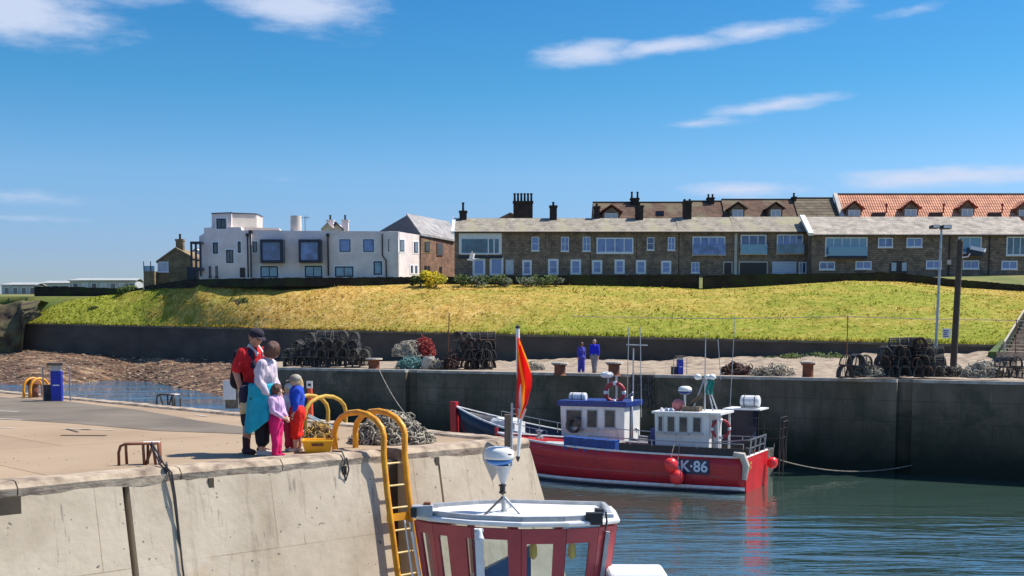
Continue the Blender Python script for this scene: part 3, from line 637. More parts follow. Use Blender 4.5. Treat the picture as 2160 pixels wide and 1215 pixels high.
# ------------------------------------------------------------------ buildings
def window(par, x0, x1, z0, z1, fm=m_upvc, gm=m_glass, mull=0, trans=0, y=0.0, fw=.07, sur=None, proud=.06):
    """window in a facade lying in the parent's local plane y=0, outside is -y"""
    m = MB(); yo = y-proud; yi = y+.05
    m.box(x0, x1, yo, yi, z0, z0+fw).box(x0, x1, yo, yi, z1-fw, z1).box(x0, x0+fw, yo, yi, z0+fw, z1-fw).box(x1-fw, x1, yo, yi, z0+fw, z1-fw)
    for i in range(mull):
        c = x0+(x1-x0)*(i+1)/(mull+1); m.box(c-fw*.35, c+fw*.35, yo+.01, yi, z0+fw, z1-fw)
    for i in range(trans):
        c = z0+(z1-z0)*(i+1)/(trans+1); m.box(x0+fw, x1-fw, yo+.013, yi, c-fw*.3, c+fw*.3)
    w_ = m.build('window', fm, par)
    MB().box(x0+fw, x1-fw, y-.02, y+.04, z0+fw, z1-fw).build('pane', gm, w_)
    if sur:
        s = .14; MB().box(x0-s, x1+s, y-.022, y+.02, z0-s, z0).box(x0-s, x1+s, y-.022, y+.02, z1, z1+s).box(x0-s, x0, y-.022, y+.02, z0, z1).box(x1, x1+s, y-.022, y+.02, z0, z1).build('surround', sur, w_)
    else:
        MB().box(x0-.06, x1+.06, y-.1, y+.02, z0-.1, z0-.002).build('sill', m_trim if fm is m_upvc else fm, w_)
    return w_
class House:
    """unrotated building whose front lies at depth Y; pixel boxes on the front become local boxes"""
    def __init__(s, name, label, cat, px0, px1, ybase, Y):
        s.Y = Y; s.b = at(px0, ybase, Y); s.root = thing(name, label, cat, s.b); s.px1 = px1
    def L(s, px, py, dY=0):
        p = at(px, py, s.Y+dY); return p-s.b
    def win(s, x0, y0, x1, y1, **k):
        a = s.L(x0, y1); b = s.L(x1, y0); return window(s.root, a.x, b.x, a.z, b.z, **k)
def Z(ox, oy, sc): return lambda x, y: (ox+x/sc, oy+y/sc)
Z2 = Z(400, 420, 3.996); Z3 = Z(800, 400, 3.996); Z4 = Z(1240, 380, 3.996); Z5 = Z(1660, 380, 4.32); Z1 = Z(0, 420, 3.996)
def zwin(h, zf, x0, y0, x1, y1, **k):
    a = zf(x0, y0); b = zf(x1, y1); return h.win(a[0], a[1], b[0], b[1], **k)
def chimney(par, x, y, z0, w_, d_, h_, pots=2, potc=m_chim, mat_=m_chim, ph=.55):
    c = MB().box(x-w_/2, x+w_/2, y-d_/2, y+d_/2, z0-.8, z0+h_-.2).box(x-w_/2-.07, x+w_/2+.07, y-d_/2-.07, y+d_/2+.07, z0+h_-.2, z0+h_).build('chimney', mat_, par)
    for i in range(pots):
        xx = x+(0 if pots == 1 else (i/(pots-1)-.5)*(w_-.3))
        MB().lathe([(.13,0),(.11,ph*.8),(.15,ph*.82),(.14,ph),(.09,ph),(.09,ph-.1)], (xx, y, z0+h_), 10).build('chimney_pot', potc, c)
    return c
# --- white modern apartment house
H = House('white_house', 'white rendered modern house with dark framed bay windows and a rooftop tower', 'house', *Z2(80,0)[:1], Z2(1770,0)[0], 592, 122)
def zL(h, zf, x, y, dY=0): return h.L(*zf(x, y), dY)
def face(h, zf, pts, depth, name, m_, dY=0, par=None):
    P = [zL(h, zf, x, y, dY) for x, y in pts]; return MB().ext(P, (0, depth, 0)).build(name, m_, par or h.root)
face(H, Z2, [(80,700),(80,312),(120,290),(120,242),(185,238),(430,236),(438,262),(520,262),(520,700)], 9, 'wall', m_render)
face(H, Z2, [(521,700),(521,264),(1768,272),(1768,700)], 9, 'wall', m_render, .35)
# tower on the roof
p0 = zL(H, Z2, 185, 238); p1 = zL(H, Z2, 362, 115)
t = MB().ext([zL(H,Z2,186,240,.3), zL(H,Z2,186,124,.3), zL(H,Z2,352,118,.3), zL(H,Z2,352,240,.3)], (0,4,0)); t.build('tower', m_render, H.root)
t = MB().ext([zL(H,Z2,352,245,.6), zL(H,Z2,352,122,.6), zL(H,Z2,565,128,2.5), zL(H,Z2,565,250,2.5)], (0,3,0)).build('tower', m_tower, H.root)
t = MB().ext([zL(H,Z2,183,124,.2), zL(H,Z2,183,116,.2), zL(H,Z2,355,110,.2), zL(H,Z2,355,118,.2)], (0,4.3,0)); t.ext([zL(H,Z2,355,120,.5), zL(H,Z2,355,113,.5), zL(H,Z2,568,121,2.4), zL(H,Z2,568,128,2.4)], (0,3,0)); t.build('tower_roof', m_navy, H.root)
a = zL(H,Z2,828,265); b = zL(H,Z2,922,265); tz = zL(H,Z2,0,130).z
MB().lathe([((b.x-a.x)/2, a.z-.8), ((b.x-a.x)/2, tz)], ((a.x+b.x)/2, 1.5, 0), 20).build('round_chimney', m_tower, H.root, smooth=False)
a = zL(H,Z2,945,262); MB().tube([a+V3((0,2,-.5)), a+V3((0,2,1.6))], .03, 5).tube([a+V3((-.35,2,1.45)), a+V3((.5,2,1.45))], .025, 5).tube([a+V3((.2,2,1.2)), a+V3((.2,2,1.7))], .02, 5).build('aerial', m_black, H.root)
face(H, Z2, [(440,262),(440,236),(750,246),(760,262)], 1, 'parapet', m_tower, 1.5)
for q in [(228,165,305,250),(198,365,238,460),(310,428,368,538),(408,358,430,452)]:
    zwin(H, Z2, *q, fm=m_navy, gm=m_glassd, mull=1 if q[2]-q[0] > 50 else 0, sur=m_trim, fw=.1)
for q in [(165,567,182,655),(220,565,237,655)]: zwin(H, Z2, *q, fm=m_navy, gm=m_glassd, fw=.06)
def dwin(x0,y0,x1,y1,**k):
    a = zL(H,Z2,x0,y1,.35); b = zL(H,Z2,x1,y0,.35); return window(H.root, a.x, b.x, a.z, b.z, y=.35, **k)
dwin(533,358,568,450, fm=m_navy, gm=m_glassd, sur=m_trim)
for q in [(1265,340,1355,445),(1465,340,1552,445),(1673,340,1762,440)]: dwin(*q, fm=m_navy, gm=m_glass, sur=m_trim)
for q, n in [((598,565,745,660),1),((972,562,1118,660),1),((1226,568,1380,655),1),((1552,524,1622,638),0)]: dwin(*q, fm=m_navy, gm=m_glasst, mull=n, fw=.12, sur=m_trim)
for q in [(612,345,802,542),(933,345,1118,540)]:     # projecting box bays
    a = zL(H,Z2,q[0],q[3],.35); b = zL(H,Z2,q[2],q[1],.35); m = MB(); f = .28; y0 = -.55; y1 = .36
    m.box(a.x,b.x,y0,y1,a.z,a.z+f).box(a.x,b.x,y0,y1,b.z-f,b.z).box(a.x,a.x+f*.6,y0,y1,a.z+f,b.z-f).box(b.x-f*1.2,b.x,y0,y1,a.z+f,b.z-f)
    w_ = m.build('bay_window', m_navy, H.root); MB().box(a.x+f*.6,b.x-f*1.2,-.35,-.3,a.z+f,b.z-f).build('pane', m_glass, w_)
for x, y0, y1 in [(490,290,660),(515,262,660),(1165,290,645)]:
    a = zL(H,Z2,x,y1); b = zL(H,Z2,x+3,y0); xx = (a.x+b.x)/2; MB().box(xx-.06, xx+.06, -.1, .02 if x < 519 else .36, a.z, b.z).box(xx-.15, xx+.15, -.16, .36, b.z-.3, b.z).build('drainpipe', m_black, H.root)
a = zL(H,Z2,1622,290); MB().tube([(a.x,.2,a.z), (a.x,.2,a.z-2.2), (a.x+.35,.2,a.z-2.7), (a.x+.4,.2,a.z-5)], .07, 6).build('drainpipe', m_black, H.root)
a = zL(H,Z2,425,660); b = zL(H,Z2,468,578); MB().box(a.x,b.x,-.04,.05,a.z,b.z).build('door', m_door, H.root)
a = zL(H,Z2,40,655); b = zL(H,Z2,118,365)   # dark timber balcony frame at the left end
m = MB(); 
for x in (a.x+.05, (a.x+b.x)/2, b.x-.05): m.box(x-.09,x+.09,-1.2,-1.0,a.z,b.z)
m.box(a.x,b.x,-1.25,-.002,b.z-.2,b.z).box(a.x,b.x,-1.25,-.002,b.z-2.9,b.z-2.6).box(a.x,b.x,-1.25,-1.15,b.z-1.9,b.z-1.8)
m.build('balcony', m_navy, H.root)
# lit return wall of the white house
def angled(name, label, cat, pA, YA, pB, YB, ybase):
    A = at(pA, ybase, YA); B = at(pB, ybase, YB); B.z = A.z; r = thing(name, label, cat, A, atan2(B.y-A.y, B.x-A.x)); r['len'] = (B-A).length
    return r, A, B
def loc_on(A, B, px, py):   # point on the vertical plane through A,B seen at px,py -> local (x along, z)
    k = (px-1080)/FPX; d = (B-A); t = (k*A.y-A.x)/(d.x-k*d.y); p = A+d*t; q = at(px, py, p.y); return (q-V3((A.x,A.y,A.z))).xy.length*(1 if t >= 0 else -1), q.z-A.z
Aw = at(842.6, 592, 122.35); Bw = at(886.5, 592, 130)
def ang_part(par, A, B, zf, pts, depth, name, m_, off=0):
    inv = wm(par).inverted(); P = []
    for x, y in pts:
        a, z = loc_on(A, B, *zf(x, y)); P.append(V3((a, off, z)))
    return MB().ext(P, (0, depth, 0)).build(name, m_, par)
Bw.z = Aw.z
rw = bpy.data.objects.new('side_wing', None); 
# (the wing belongs to the white house: an angled wall whose vertices are written in the house's frame)
def ang_world(A, B, zf, pts, th, name, m_, par):
    d = (B-A).normalized(); nrm = V3((-d.y, d.x, 0)); P = []
    for x, y in pts:
        k = (zf(x, y)[0]-1080)/FPX; t = (k*A.y-A.x)/((B-A).x-k*(B-A).y); p = A+(B-A)*t; P.append(V3((p.x, p.y, at(zf(x,y)[0], zf(x,y)[1], p.y).z)))
    off = nrm*0 if th > 0 else nrm*th; return MB().ext([p+off for p in P], nrm*abs(th)).build(name, m_, par, world=True)
bpy.data.objects.remove(rw)
ang_world(Aw, Bw, Z2, [(1770,700),(1770,274),(1945,302),(1945,700)], 4, 'wall', m_render, H.root)
def angwin(A, B, zf, x0, y0, x1, y1, par, fm, gm, sur=None):
    f = 6
    if sur: ang_world(A, B, zf, [(x0-10,y1+12),(x0-10,y0-12),(x1+10,y0-12),(x1+10,y1+12)], -.03, 'surround', sur, par)
    o = ang_world(A, B, zf, [(x0,y1),(x0,y0),(x1,y0),(x1,y1)], -.06, 'window', fm, par)
    ang_world(A, B, zf, [(x0+f,y1-f),(x0+f,y0+f),(x1-f,y0+f),(x1-f,y1-f)], -.09, 'pane', gm, o)
for q in [(1776,344,1815,440),(1897,362,1930,450),(1870,560,1886,620),(1906,562,1922,622)]: angwin(Aw, Bw, Z2, *q, H.root, m_navy, m_glassd, m_trim)
# --- stone house with slate gable behind
As, Bs = at(887, 592, 130.2), at(958, 592, 139); Bs.z = As.z
sh = thing('stone_house', 'warm stone house with grey slate roof between white house and cottages', 'house', As)
ang_world(As, Bs, Z2, [(1949,700),(1949,306),(2240,352),(2240,700)], 5, 'wall', m_stone2, sh)
for q in [(1985,358,2028,446),(2086,366,2140,480),(1985,560,2004,625),(2012,562,2030,625),(2110,570,2130,625)]: angwin(As, Bs, Z2, *q, sh, m_rust if q[0] == 2086 else m_door, m_glassd, m_stone3 if q[1] < 360 else None)
m = MB()   # roof: front slope, gable end
r0 = at(*Z2(1825,135), 135); e0 = at(*Z2(1945,303), 129.9); e1 = at(*Z2(2240,358), 138.8); r1 = at(*Z2(2190,205), 145); rb = at(*Z2(1600,270), 140)
m.ext([e0, e1, r1, r0], (0,.1,.22)); m.build('roof', m_slateg, sh, world=True)
m = MB(); m.ext([e0+V3((0,.1,-.05)), r0+V3((0,.05,-.05)), rb], (.1,.4,0)); m.build('gable', m_slated, sh, world=True)
a = at(885.5, 592, 129.8); b = at(887, 497, 129.8); MB().tube([a, b], .07, 6).build('drainpipe', m_black, sh, world=True)
# --- small white gables far behind
for i, (pts, lab) in enumerate([([(1105,285),(1110,258),(1165,200),(1205,250),(1215,285)], 'white gable with chimney just behind the long white house roof, left one'), ([(1212,285),(1215,225),(1232,195),(1300,262),(1305,285)], 'dark sloping gable behind the white house roof, right one')]):
    A = at(*Z2(*pts[0]), 150); hh = thing('gable_house', lab, 'house', A)
    MB().ext([at(*Z2(x, y), 150) for x, y in pts]+[at(*Z2(pts[-1][0], 660), 150), at(*Z2(pts[0][0], 660), 150)], (0,7,0)).build('wall', m_render, hh, world=True)
    MB().bar(at(*Z2(*pts[1]), 149.8), at(*Z2(*pts[2]), 149.8), .5, .16).bar(at(*Z2(*pts[2]), 149.8), at(*Z2(*pts[3]), 149.8), .5, .16).build('roof', m_slated if i else m_tower, hh, world=True)
    c = at(*Z2(1187 if i == 0 else 1312, 250), 151); cc = c-A
    chimney(hh, cc.x, cc.y, cc.z, .8, .7, 1.1, 1, m_black, m_render, .6)
# --- golden gable house at left
G = House('gable_house', 'small golden stone house with steep gable and glazed balcony at the left end', 'house', Z1(1328,0)[0], 0, 605, 126)
face(G, Z1, [(1328,720),(1328,515),(1480,412),(1615,480),(1620,720)], 7, 'wall', m_stone3)
m = MB(); A0 = zL(G,Z1,1318,522); A1 = zL(G,Z1,1480,406); A2 = zL(G,Z1,1622,484)
m.ext([A0+V3((0,-.15,0)), A1+V3((0,-.15,.0)), A1+V3((0,-.15,-.2)), A0+V3((0,-.15,-.2))], (0,7.4,0)); m.ext([A1+V3((0,-.15,0)), A2+V3((0,-.15,0)), A2+V3((0,-.15,-.2)), A1+V3((0,-.15,-.2))], (0,7.4,0)); m.build('roof', m_stone3, G.root)
c = zL(G,Z1,1493,412); chimney(G.root, c.x, 1.2, c.z-.2, .75, .7, 1.2, 1, m_chim, m_stone3)
zwin(G, Z1, 1335,528,1420,612, fm=m_upvc, gm=m_curtain, mull=0)
a = zL(G,Z1,1240,655); b = zL(G,Z1,1330,612); MB().box(a.x,b.x,-1.2,2,a.z-1.2,b.z).build('balcony', m_stone3, G.root)
m = MB(); m.box(a.x+.02,b.x,-1.18,-1.14,b.z,b.z+.55); m.build('balcony_glass', m_glasst, G.root)
m = MB(); 
for x in (a.x+.05, (a.x+b.x)/2+.2): m.box(x-.04,x+.04,-1.25,-1.2,b.z,b.z+1.0)
m.build('balcony_post', m_black, G.root)
a = zL(G,Z1,1590,650); b = zL(G,Z1,1668,575); MB().box(a.x,b.x,-.6,.6,a.z-.5,b.z).build('deck_box', m_navy, G.root)
# low white gable seen between the two
G2 = House('gable_house', 'narrow pale house with dark roof behind the balcony frame of the white house', 'house', Z1(1616,0)[0], 0, 600, 134)
face(G2, Z1, [(1616,700),(1616,440),(1650,415),(1690,440),(1690,700)], 4, 'wall', m_render); face(G2, Z1, [(1610,446),(1650,408),(1650,415),(1614,450)], 4.2, 'roof', m_slated, -.1)
# --- caravans
for i, (x0, x1, yt, yb, Y, lab) in enumerate([(15,300,705,790,190,'long grey static caravan, leftmost on the skyline'),(340,590,690,750,215,'pale static caravan roof between two others on the skyline'),(590,1140,668,770,185,'long static caravan with gabled end and bright windows, nearest the shrub'),(1140,1250,690,740,230,'small pale static caravan just left of the golden gable house')]):
    h = House('static_caravan', lab, 'caravan', Z1(x0,0)[0], 0, Z1(0,yb)[1]+2, Y); h.root['group'] = 'static caravans on the far left skyline'
    a = zL(h,Z1,x0,yb+15); b = zL(h,Z1,x1,yt+22); r_ = zL(h,Z1,x1,yt)
    MB().box(a.x,b.x,0,4,a.z,b.z).build('body', m_alu if i != 2 else M('pale_caravan', (.5,.5,.5), (.4,.4,.42), 1, .6), h.root)
    m = MB(); m.ext([(a.x-.2,-.3,b.z),(b.x+.2,-.3,b.z),(b.x+.2,2,r_.z),(a.x+.8,2,r_.z)], (0,0,.12)); m.ext([(a.x-.2,4.3,b.z),(b.x+.2,4.3,b.z),(b.x+.2,2,r_.z),(a.x+.8,2,r_.z)], (0,0,.12)); m.build('roof', M('caravan_roof', (.4,.42,.42), (.33,.35,.36), 1, .7), h.root)
    nwin = max(2, int((x1-x0)/70))
    for j in range(nwin):
        xx = a.x+(b.x-a.x)*(j+.3)/nwin; z1 = b.z-.3; window(h.root, xx, xx+(b.x-a.x)/nwin*.62, z1-1.25, z1, fm=m_upvc, gm=m_curtain if (i == 2 and j % 2) else m_glassd, fw=.08)

# --- front terrace of cottages
def terrace_roof(h, zf_e, px0, px1, y_e, y_r, dR, m_, dE=-.35, name='roof', back=True):
    a = h.L(px0, y_e, dE); b = h.L(px1, y_e, dE); c = h.L(px1, y_r, dR); d = h.L(px0, y_r, dR); m = MB()
    b.x -= .0; c.x = b.x; d.x = a.x; c.z = d.z
    m.ext([a, b, c, d], (0,0,.14))
    if back: m.ext([d+V3((0,.01,0)), c+V3((0,.01,0)), V3((b.x, 2*c.y-b.y, b.z)), V3((a.x, 2*c.y-a.y, a.z))], (0,0,.14))
    return m.build(name, m_, h.root), d
def cottage(px0, px1, label, m_wall, m_roof, ye=491, yr=463, Y=125, gut=True, dR=2.9, name='terraced_cottage', group='stone terrace facing the harbour'):
    h = House(name, label, 'house', px0, px1, 597, Y); h.root['group'] = group
    a = h.L(px0, 597); b = h.L(px1, ye); w_ = b.x-.006
    MB().ext([(0.0,0,0),(w_,0,0),(w_,0,b.z),(0.0,0,b.z)], (0,5.4,0)).build('wall', m_wall, h.root)
    ro, ridge = terrace_roof(h, None, px0, px1-.12, ye, yr, dR, m_roof)
    # gable infill
    MB().ext([(0.01,.0,b.z),(0.01,dR,ridge.z-.02),(0.01,2*dR,b.z)], (.3,0,0)).ext([(w_-.31,.0,b.z),(w_-.31,dR,ridge.z-.02),(w_-.31,2*dR,b.z)], (.3,0,0)).build('gable', m_wall, h.root)
    if gut: MB().tube([(.02,-.42,b.z+.02),(w_-.02,-.42,b.z+.02)], .07, 6).build('gutter', m_black, h.root)
    h.ridge = ridge.z; h.roof = ro; h.dR = dR; return h
def ch(h, px, py_top, w_=.75, pots=2, base_y=463, dy=0, ph=.5):
    c = h.L(px, base_y, h.dR); t = h.L(px, py_top, h.dR); return chimney(h.root, c.x, h.dR+dy, c.z, w_, .9, t.z-c.z-ph, pots, ph=ph)
Z3w = lambda h, q, **k: zwin(h, Z3, *q, **k)
Z4w = lambda h, q, **k: zwin(h, Z4, *q, **k)
Z5w = lambda h, q, **k: zwin(h, Z5, *q, **k)
h1 = cottage(959, 1065, 'end cottage with a wide panoramic window in a white surround', m_stone, m_slate)
ch(h1, 977, 427, .75, 1, 464, 0, .9)
a = h1.L(*Z3(672,545)); b = h1.L(*Z3(1033,368)); MB().box(a.x, b.x, -.12, .03, a.z, b.z).build('window_surround', m_trim, h1.root)
a = h1.L(*Z3(690,540)); b = h1.L(*Z3(1012,412)); w_ = window(h1.root, a.x, b.x, a.z, b.z, m_upvc, m_glasst, 0, 0, -.11, .06)
for x in (920, 968):
    p = h1.L(*Z3(x, 540)); MB().box(p.x-.06, p.x+.06, -.2, -.14, a.z+.06, b.z-.06).build('mullion', m_upvc, w_)
MB().box(a.x-.3, b.x+.3, -.16, .03, a.z-.5, a.z-.25).build('window_ledge', m_navy, h1.root)
for q in [(798,592,882,712),(942,580,1035,712)]: Z3w(h1, q, gm=m_glass, mull=0, sur=m_trim)
a = h1.L(*Z3(640,720)); b = h1.L(*Z3(692,265)); 
m = MB(); m.bar(V3((-.15,-.5,h1.L(960,491).z)), V3((-.15,2.9,h1.ridge+.15)), .3, .25); m.build('verge', m_trim, h1.root)
h2 = cottage(1065, 1151, 'dark stone cottage with a white door at its left, second from the panoramic window', m_stone, m_slate)
Z3w(h2, (1283,398,1348,515), mull=0, trans=1); a = h2.L(*Z3(1065,715)); b = h2.L(*Z3(1100,592)); MB().box(max(a.x,.05), b.x+.4, -.06, .02, a.z, b.z).build('door', m_curtain, h2.root); Z3w(h2, (1216,605,1275,712), trans=1, sur=m_trim)
h3 = cottage(1151, 1246, 'dark stone cottage with a tapered chimney and two small sash windows upstairs', m_stone, m_slate)
ch(h3, 1167, 426, .75, 1, 463, 0, .4); Z3w(h3, (1532,398,1598,518), trans=1, mull=1); Z3w(h3, (1714,398,1780,518), trans=1, mull=1)
for q in [(1433,595,1500,712),(1622,600,1690,705)]: Z3w(h3, q, trans=1, mull=0, sur=m_trim)
h4 = cottage(1246, 1343, 'dark stone cottage with one long four-light window upstairs', m_stone, m_slate)
a = Z3(1830,405); b = Z3(2142,535); w_ = h4.win(a[0], a[1], b[0], b[1], fm=m_upvc, gm=m_glass, mull=3, fw=.13)
for q in [(45,685,110,780),(235,680,300,780)]: Z4w(h4, q, trans=1, sur=m_trim)
ch(h4, 1259, 429, .6, 1, 463, .3, .3)
h5 = cottage(1343, 1432, 'dark stone cottage between two chimneys with two narrow sash windows upstairs', m_stone, m_slate)
ch(h5, 1348, 428, .8, 1, 463, 0, .3)
Z4w(h5, (497,482,560,588), trans=1); Z4w(h5, (673,482,736,590), trans=1, mull=1)
for q in [(415,685,480,780),(627,690,692,780)]: Z4w(h5, q, trans=1, sur=m_trim)
h6 = cottage(1432, 1550, 'dark stone cottage with four tall blue-lit glazed doors upstairs', m_stone, m_slate, yr=461)
ch(h6, 1449, 420, .85, 2, 461, 0, .25)
Z4w(h6, (880,475,1158,628), mull=3, trans=0, fw=.12); Z4w(h6, (870,692,940,780), trans=1, mull=1)
a = h6.L(*Z4(880,632)); b = h6.L(*Z4(1158,548)); MB().box(a.x, b.x, -.5, -.46, a.z, b.z).build('balcony_glass', m_glass, h6.root)
a = h6.L(*Z4(1148,790)); b = h6.L(*Z4(1215,696)); MB().box(a.x-.12,b.x+.05,-.05,.03,a.z,b.z+.12).build('door_surround', m_tower, h6.root); MB().box(a.x,b.x-.06,-.08,.04,a.z,b.z).build('door', m_door, h6.root)
h7 = cottage(1550, 1706, 'pale-lintelled house with two balcony windows above garage doors', m_stone, m_slate, yr=460)
a = h7.L(1551.5,597); b = h7.L(1551.5,492)
MB().box(-.1,.18,-.06,.02,0,b.z).build('corner_strip', m_tower, h7.root)
for q in [(1285,460,1505,622),(1590,458,1815,618)]:
    Z4w(h7, q, mull=2 if q[0] < 1500 else 3, fw=.12, gm=m_glass); a = h7.L(*Z4(q[0],q[3]+4)); b = h7.L(*Z4(q[2],548)); MB().box(a.x,b.x,-.5,-.46,a.z,b.z).box(a.x,b.x,-.52,-.44,b.z,b.z+.05).build('balcony_glass', m_glasst, h7.root)
a = h7.L(*Z4(1280,795)); b = h7.L(*Z4(1508,696)); MB().box(a.x-.12,b.x+.12,-.04,.03,a.z,b.z+.15).build('garage_surround', m_tower, h7.root); MB().box(a.x,b.x,-.06,.04,a.z,b.z).build('garage_door', m_door, h7.root)
a = h7.L(*Z4(1552,795)); b = h7.L(*Z4(1758,685)); m = MB(); 
for i in range(6): z = a.z+(b.z-a.z)*i/6; m.box(a.x,b.x,-.07,.03,z,z+(b.z-a.z)/6-.02)
m.build('garage_door', m_garage, h7.root); Z4w(h7, (1775,690,1842,790), mull=1, fw=.1)
# right-hand house group (closer, taller roof)
h8 = cottage(1711, 2180, 'long stone terrace block under a pale slate roof at the right', m_stone, m_slate2, ye=497, yr=460, Y=123, dR=3.4)
h8.root.name = 'terrace_block'
m = MB(); m.bar(V3((-.25,-.5,h8.L(1711,497).z+.1)), V3((-.25,3.4,h8.ridge+.2)), .5, .3); m.build('verge', m_trim, h8.root)
Z5w(h8, (345,520,735,688), mull=4, fw=.13, gm=m_glasst); a = h8.L(*Z5(365,692)); b = h8.L(*Z5(720,610)); MB().box(a.x,b.x,-.6,-.56,a.z,b.z).build('balcony_glass', m_glasst, h8.root)
MB().box(a.x,b.x,-.6,.02,a.z-.25,a.z).build('balcony_floor', m_navy, h8.root)
for q in [(828,525,965,612),(1087,525,1233,610),(292,742,437,815),(622,738,770,810),(1265,732,1410,806),(1600,732,1750,808),(1952,735,2100,812)]: Z5w(h8, q, mull=1, gm=m_glass, fw=.1)
Z5w(h8, (1555,515,1775,665), mull=1, gm=m_glasst, fw=.12); Z5w(h8, (1995,515,2190,685), mull=2, gm=m_glasst, fw=.12)
a = h8.L(*Z5(1610,690)); b = h8.L(*Z5(1755,655)); MB().box(a.x,b.x,-.8,.02,a.z,a.z+.15).box(a.x,b.x,-.8,-.76,a.z+.15,b.z+.4).build('balcony', m_navy, h8.root)
a = h8.L(*Z5(935,850)); b = h8.L(*Z5(1095,735)); m = MB(); pts = [(a.x,-.03,a.z),(a.x,-.03,b.z-.4)]+[( (a.x+b.x)/2-cos(t_)*(b.x-a.x)/2, -.03, b.z-.4+.4*sin(t_)) for t_ in (pi*.15,pi*.35,pi*.5,pi*.65,pi*.85)]+[(b.x,-.03,b.z-.4),(b.x,-.03,a.z)]
m.ext(pts, (0,.05,0)).build('arched_doorway', m_door, h8.root)
for x0 in (950, 1045): aa = h8.L(*Z5(x0,828)); bb = h8.L(*Z5(x0+45,752)); MB().box(aa.x,bb.x,-.07,-.02,aa.z,bb.z).build('side_light', m_curtain, h8.root)
for x in (1470, 1835): p = h8.L(*Z5(x, 860)); q = h8.L(*Z5(x, 500)); MB().tube([(p.x,-.08,0),(p.x,-.08,q.z)], .06, 6).build('drainpipe', m_black, h8.root)
# --- second row behind
def backroof(name, label, px0, px1, yr, Y, m_, drop=6.5):
    A = at(px0, yr, Y); B = at(px1, yr, Y); B.z = A.z; h = thing(name, label, 'house', V3((A.x, A.y-drop, A.z-drop*.85)))
    m = MB(); m.ext([A, B, B+V3((0,-drop,-drop*.85)), A+V3((0,-drop,-drop*.85))], (0,0,.15)); m.ext([A+V3((0,.02,0)), B+V3((0,.02,0)), B+V3((0,drop,-drop*.85)), A+V3((0,drop,-drop*.85))], (0,0,.15))
    r_ = m.build('roof', m_, h, world=True); m = MB(); z = A.z-drop*.85
    m.box(A.x+.1, B.x-.1, A.y-drop+.4, A.y+drop-.4, 7.5, z-.1); m.ext([(A.x+.1,A.y-drop+.4,z-.1),(A.x+.1,A.y,A.z-.3),(A.x+.1,A.y+drop-.4,z-.1)], (.3,0,0)); m.ext([(B.x-.1,A.y-drop+.4,z-.1),(B.x-.1,A.y,A.z-.3),(B.x-.1,A.y+drop-.4,z-.1)], (-.3,0,0)); m.build('wall', m_stone, h, world=True)
    MB().tube([A+V3((0,0,.15)), B+V3((0,0,.15))], .12, 6).build('ridge', m_chim, r_, world=True)
    return h, A, B
def dormer(h, zf, x0, x1, ya, ye, yb, Yf, m_roof, m_barge, lights=2):
    A = at(*zf(x0, ye), Yf); B = at(*zf(x1, ye), Yf); P = at(*zf((x0+x1)/2, ya), Yf); b = at(*zf(x0, yb), Yf).z-.6
    d = (B.x-A.x)*.13
    body = MB().ext([(A.x+d,Yf,b),(B.x-d,Yf,b),(B.x-d,Yf,A.z),(P.x,Yf,P.z-.15),(A.x+d,Yf,A.z)], (0,3.2,0)).build('dormer', m_stone, h, world=True)
    m = MB(); m.ext([A+V3((0,-.25,0)), P+V3((0,-.25,0)), P+V3((0,-.25,.14)), A+V3((-.1,-.25,.1))], (0,4.2,0)); m.ext([P+V3((0,-.25,0)), B+V3((0,-.25,0)), B+V3((.1,-.25,.1)), P+V3((0,-.25,.14))], (0,4.2,0)); m.build('roof', m_roof, body, world=True)
    MB().bar(A+V3((0,-.3,0)), P+V3((0,-.3,.03)), .06, .22, (0,1,0)).bar(B+V3((0,-.3,0)), P+V3((0,-.3,.03)), .06, .22, (0,1,0)).build('barge_board', m_barge, body, world=True)
    wx0, wx1 = A.x+d+.25, B.x-d-.25; z1 = A.z-.05; m = MB()
    m.box(wx0,wx1,Yf-.06,Yf+.02,z1-.08,z1).box(wx0,wx1,Yf-.06,Yf+.02,b,b+.7)
    for i in range(lights+1): x = wx0+(wx1-wx0)*i/lights; m.box(x-.05,x+.05,Yf-.07,Yf+.02,b,z1)
    wn = m.build('window', m_upvc, body, world=True); MB().box(wx0,wx1,Yf-.03,Yf+.01,b,z1).build('pane', m_curtain if lights == 2 else m_glass, wn, world=True)
m_barge = M('red_brown_barge', (.42,.045,.025), (.3,.035,.025), 4, .6); m_bargeb = M('brown_barge', (.1,.05,.04), (.07,.04,.035), 4, .7)
hb1, A, B = backroof('rear_house', 'reddish brown tiled house behind the cottages, with one dormer and a skylight', 1250, 1440, 429.5, 150, m_tileb)
dormer(hb1, Z4, 105, 290, 212, 275, 338, 146.5, m_tileb, m_barge)
p = at(*Z4(605, 280), 147.2); MB().box(p.x-.5,p.x+.5,p.y-.3,p.y+.3,p.z-.35,p.z+.25).build('skylight', m_navy, hb1, world=True)
def bch(h, zf, x0, x1, yt, yb, pots, Y, ph=.8, name_m=m_chim):
    a = at(*zf(x0, yb), Y); b = at(*zf(x1, yb), Y); t = at(*zf(x0, yt), Y); o = V3(h.location)
    chimney(h, (a.x+b.x)/2-o.x, Y-o.y, a.z-o.z, b.x-a.x, 1.0, t.z-a.z-ph, pots, ph=ph, mat_=name_m)
bch(hb1, Z4, 360, 428, 98, 205, 2, 150)
hb2, _, _ = backroof('rear_house', 'plain brown tiled roof behind the cottages between the skylight and the first brown dormer', 1440.5, 1521, 427, 150, m_tileb)
bch(hb2, Z4, 1005, 1060, 118, 195, 2, 150, .45)
hb3, _, _ = backroof('rear_house', 'brown tiled house behind the terrace with two brown gabled dormers', 1521.5, 1672, 423.5, 150, m_tileb)
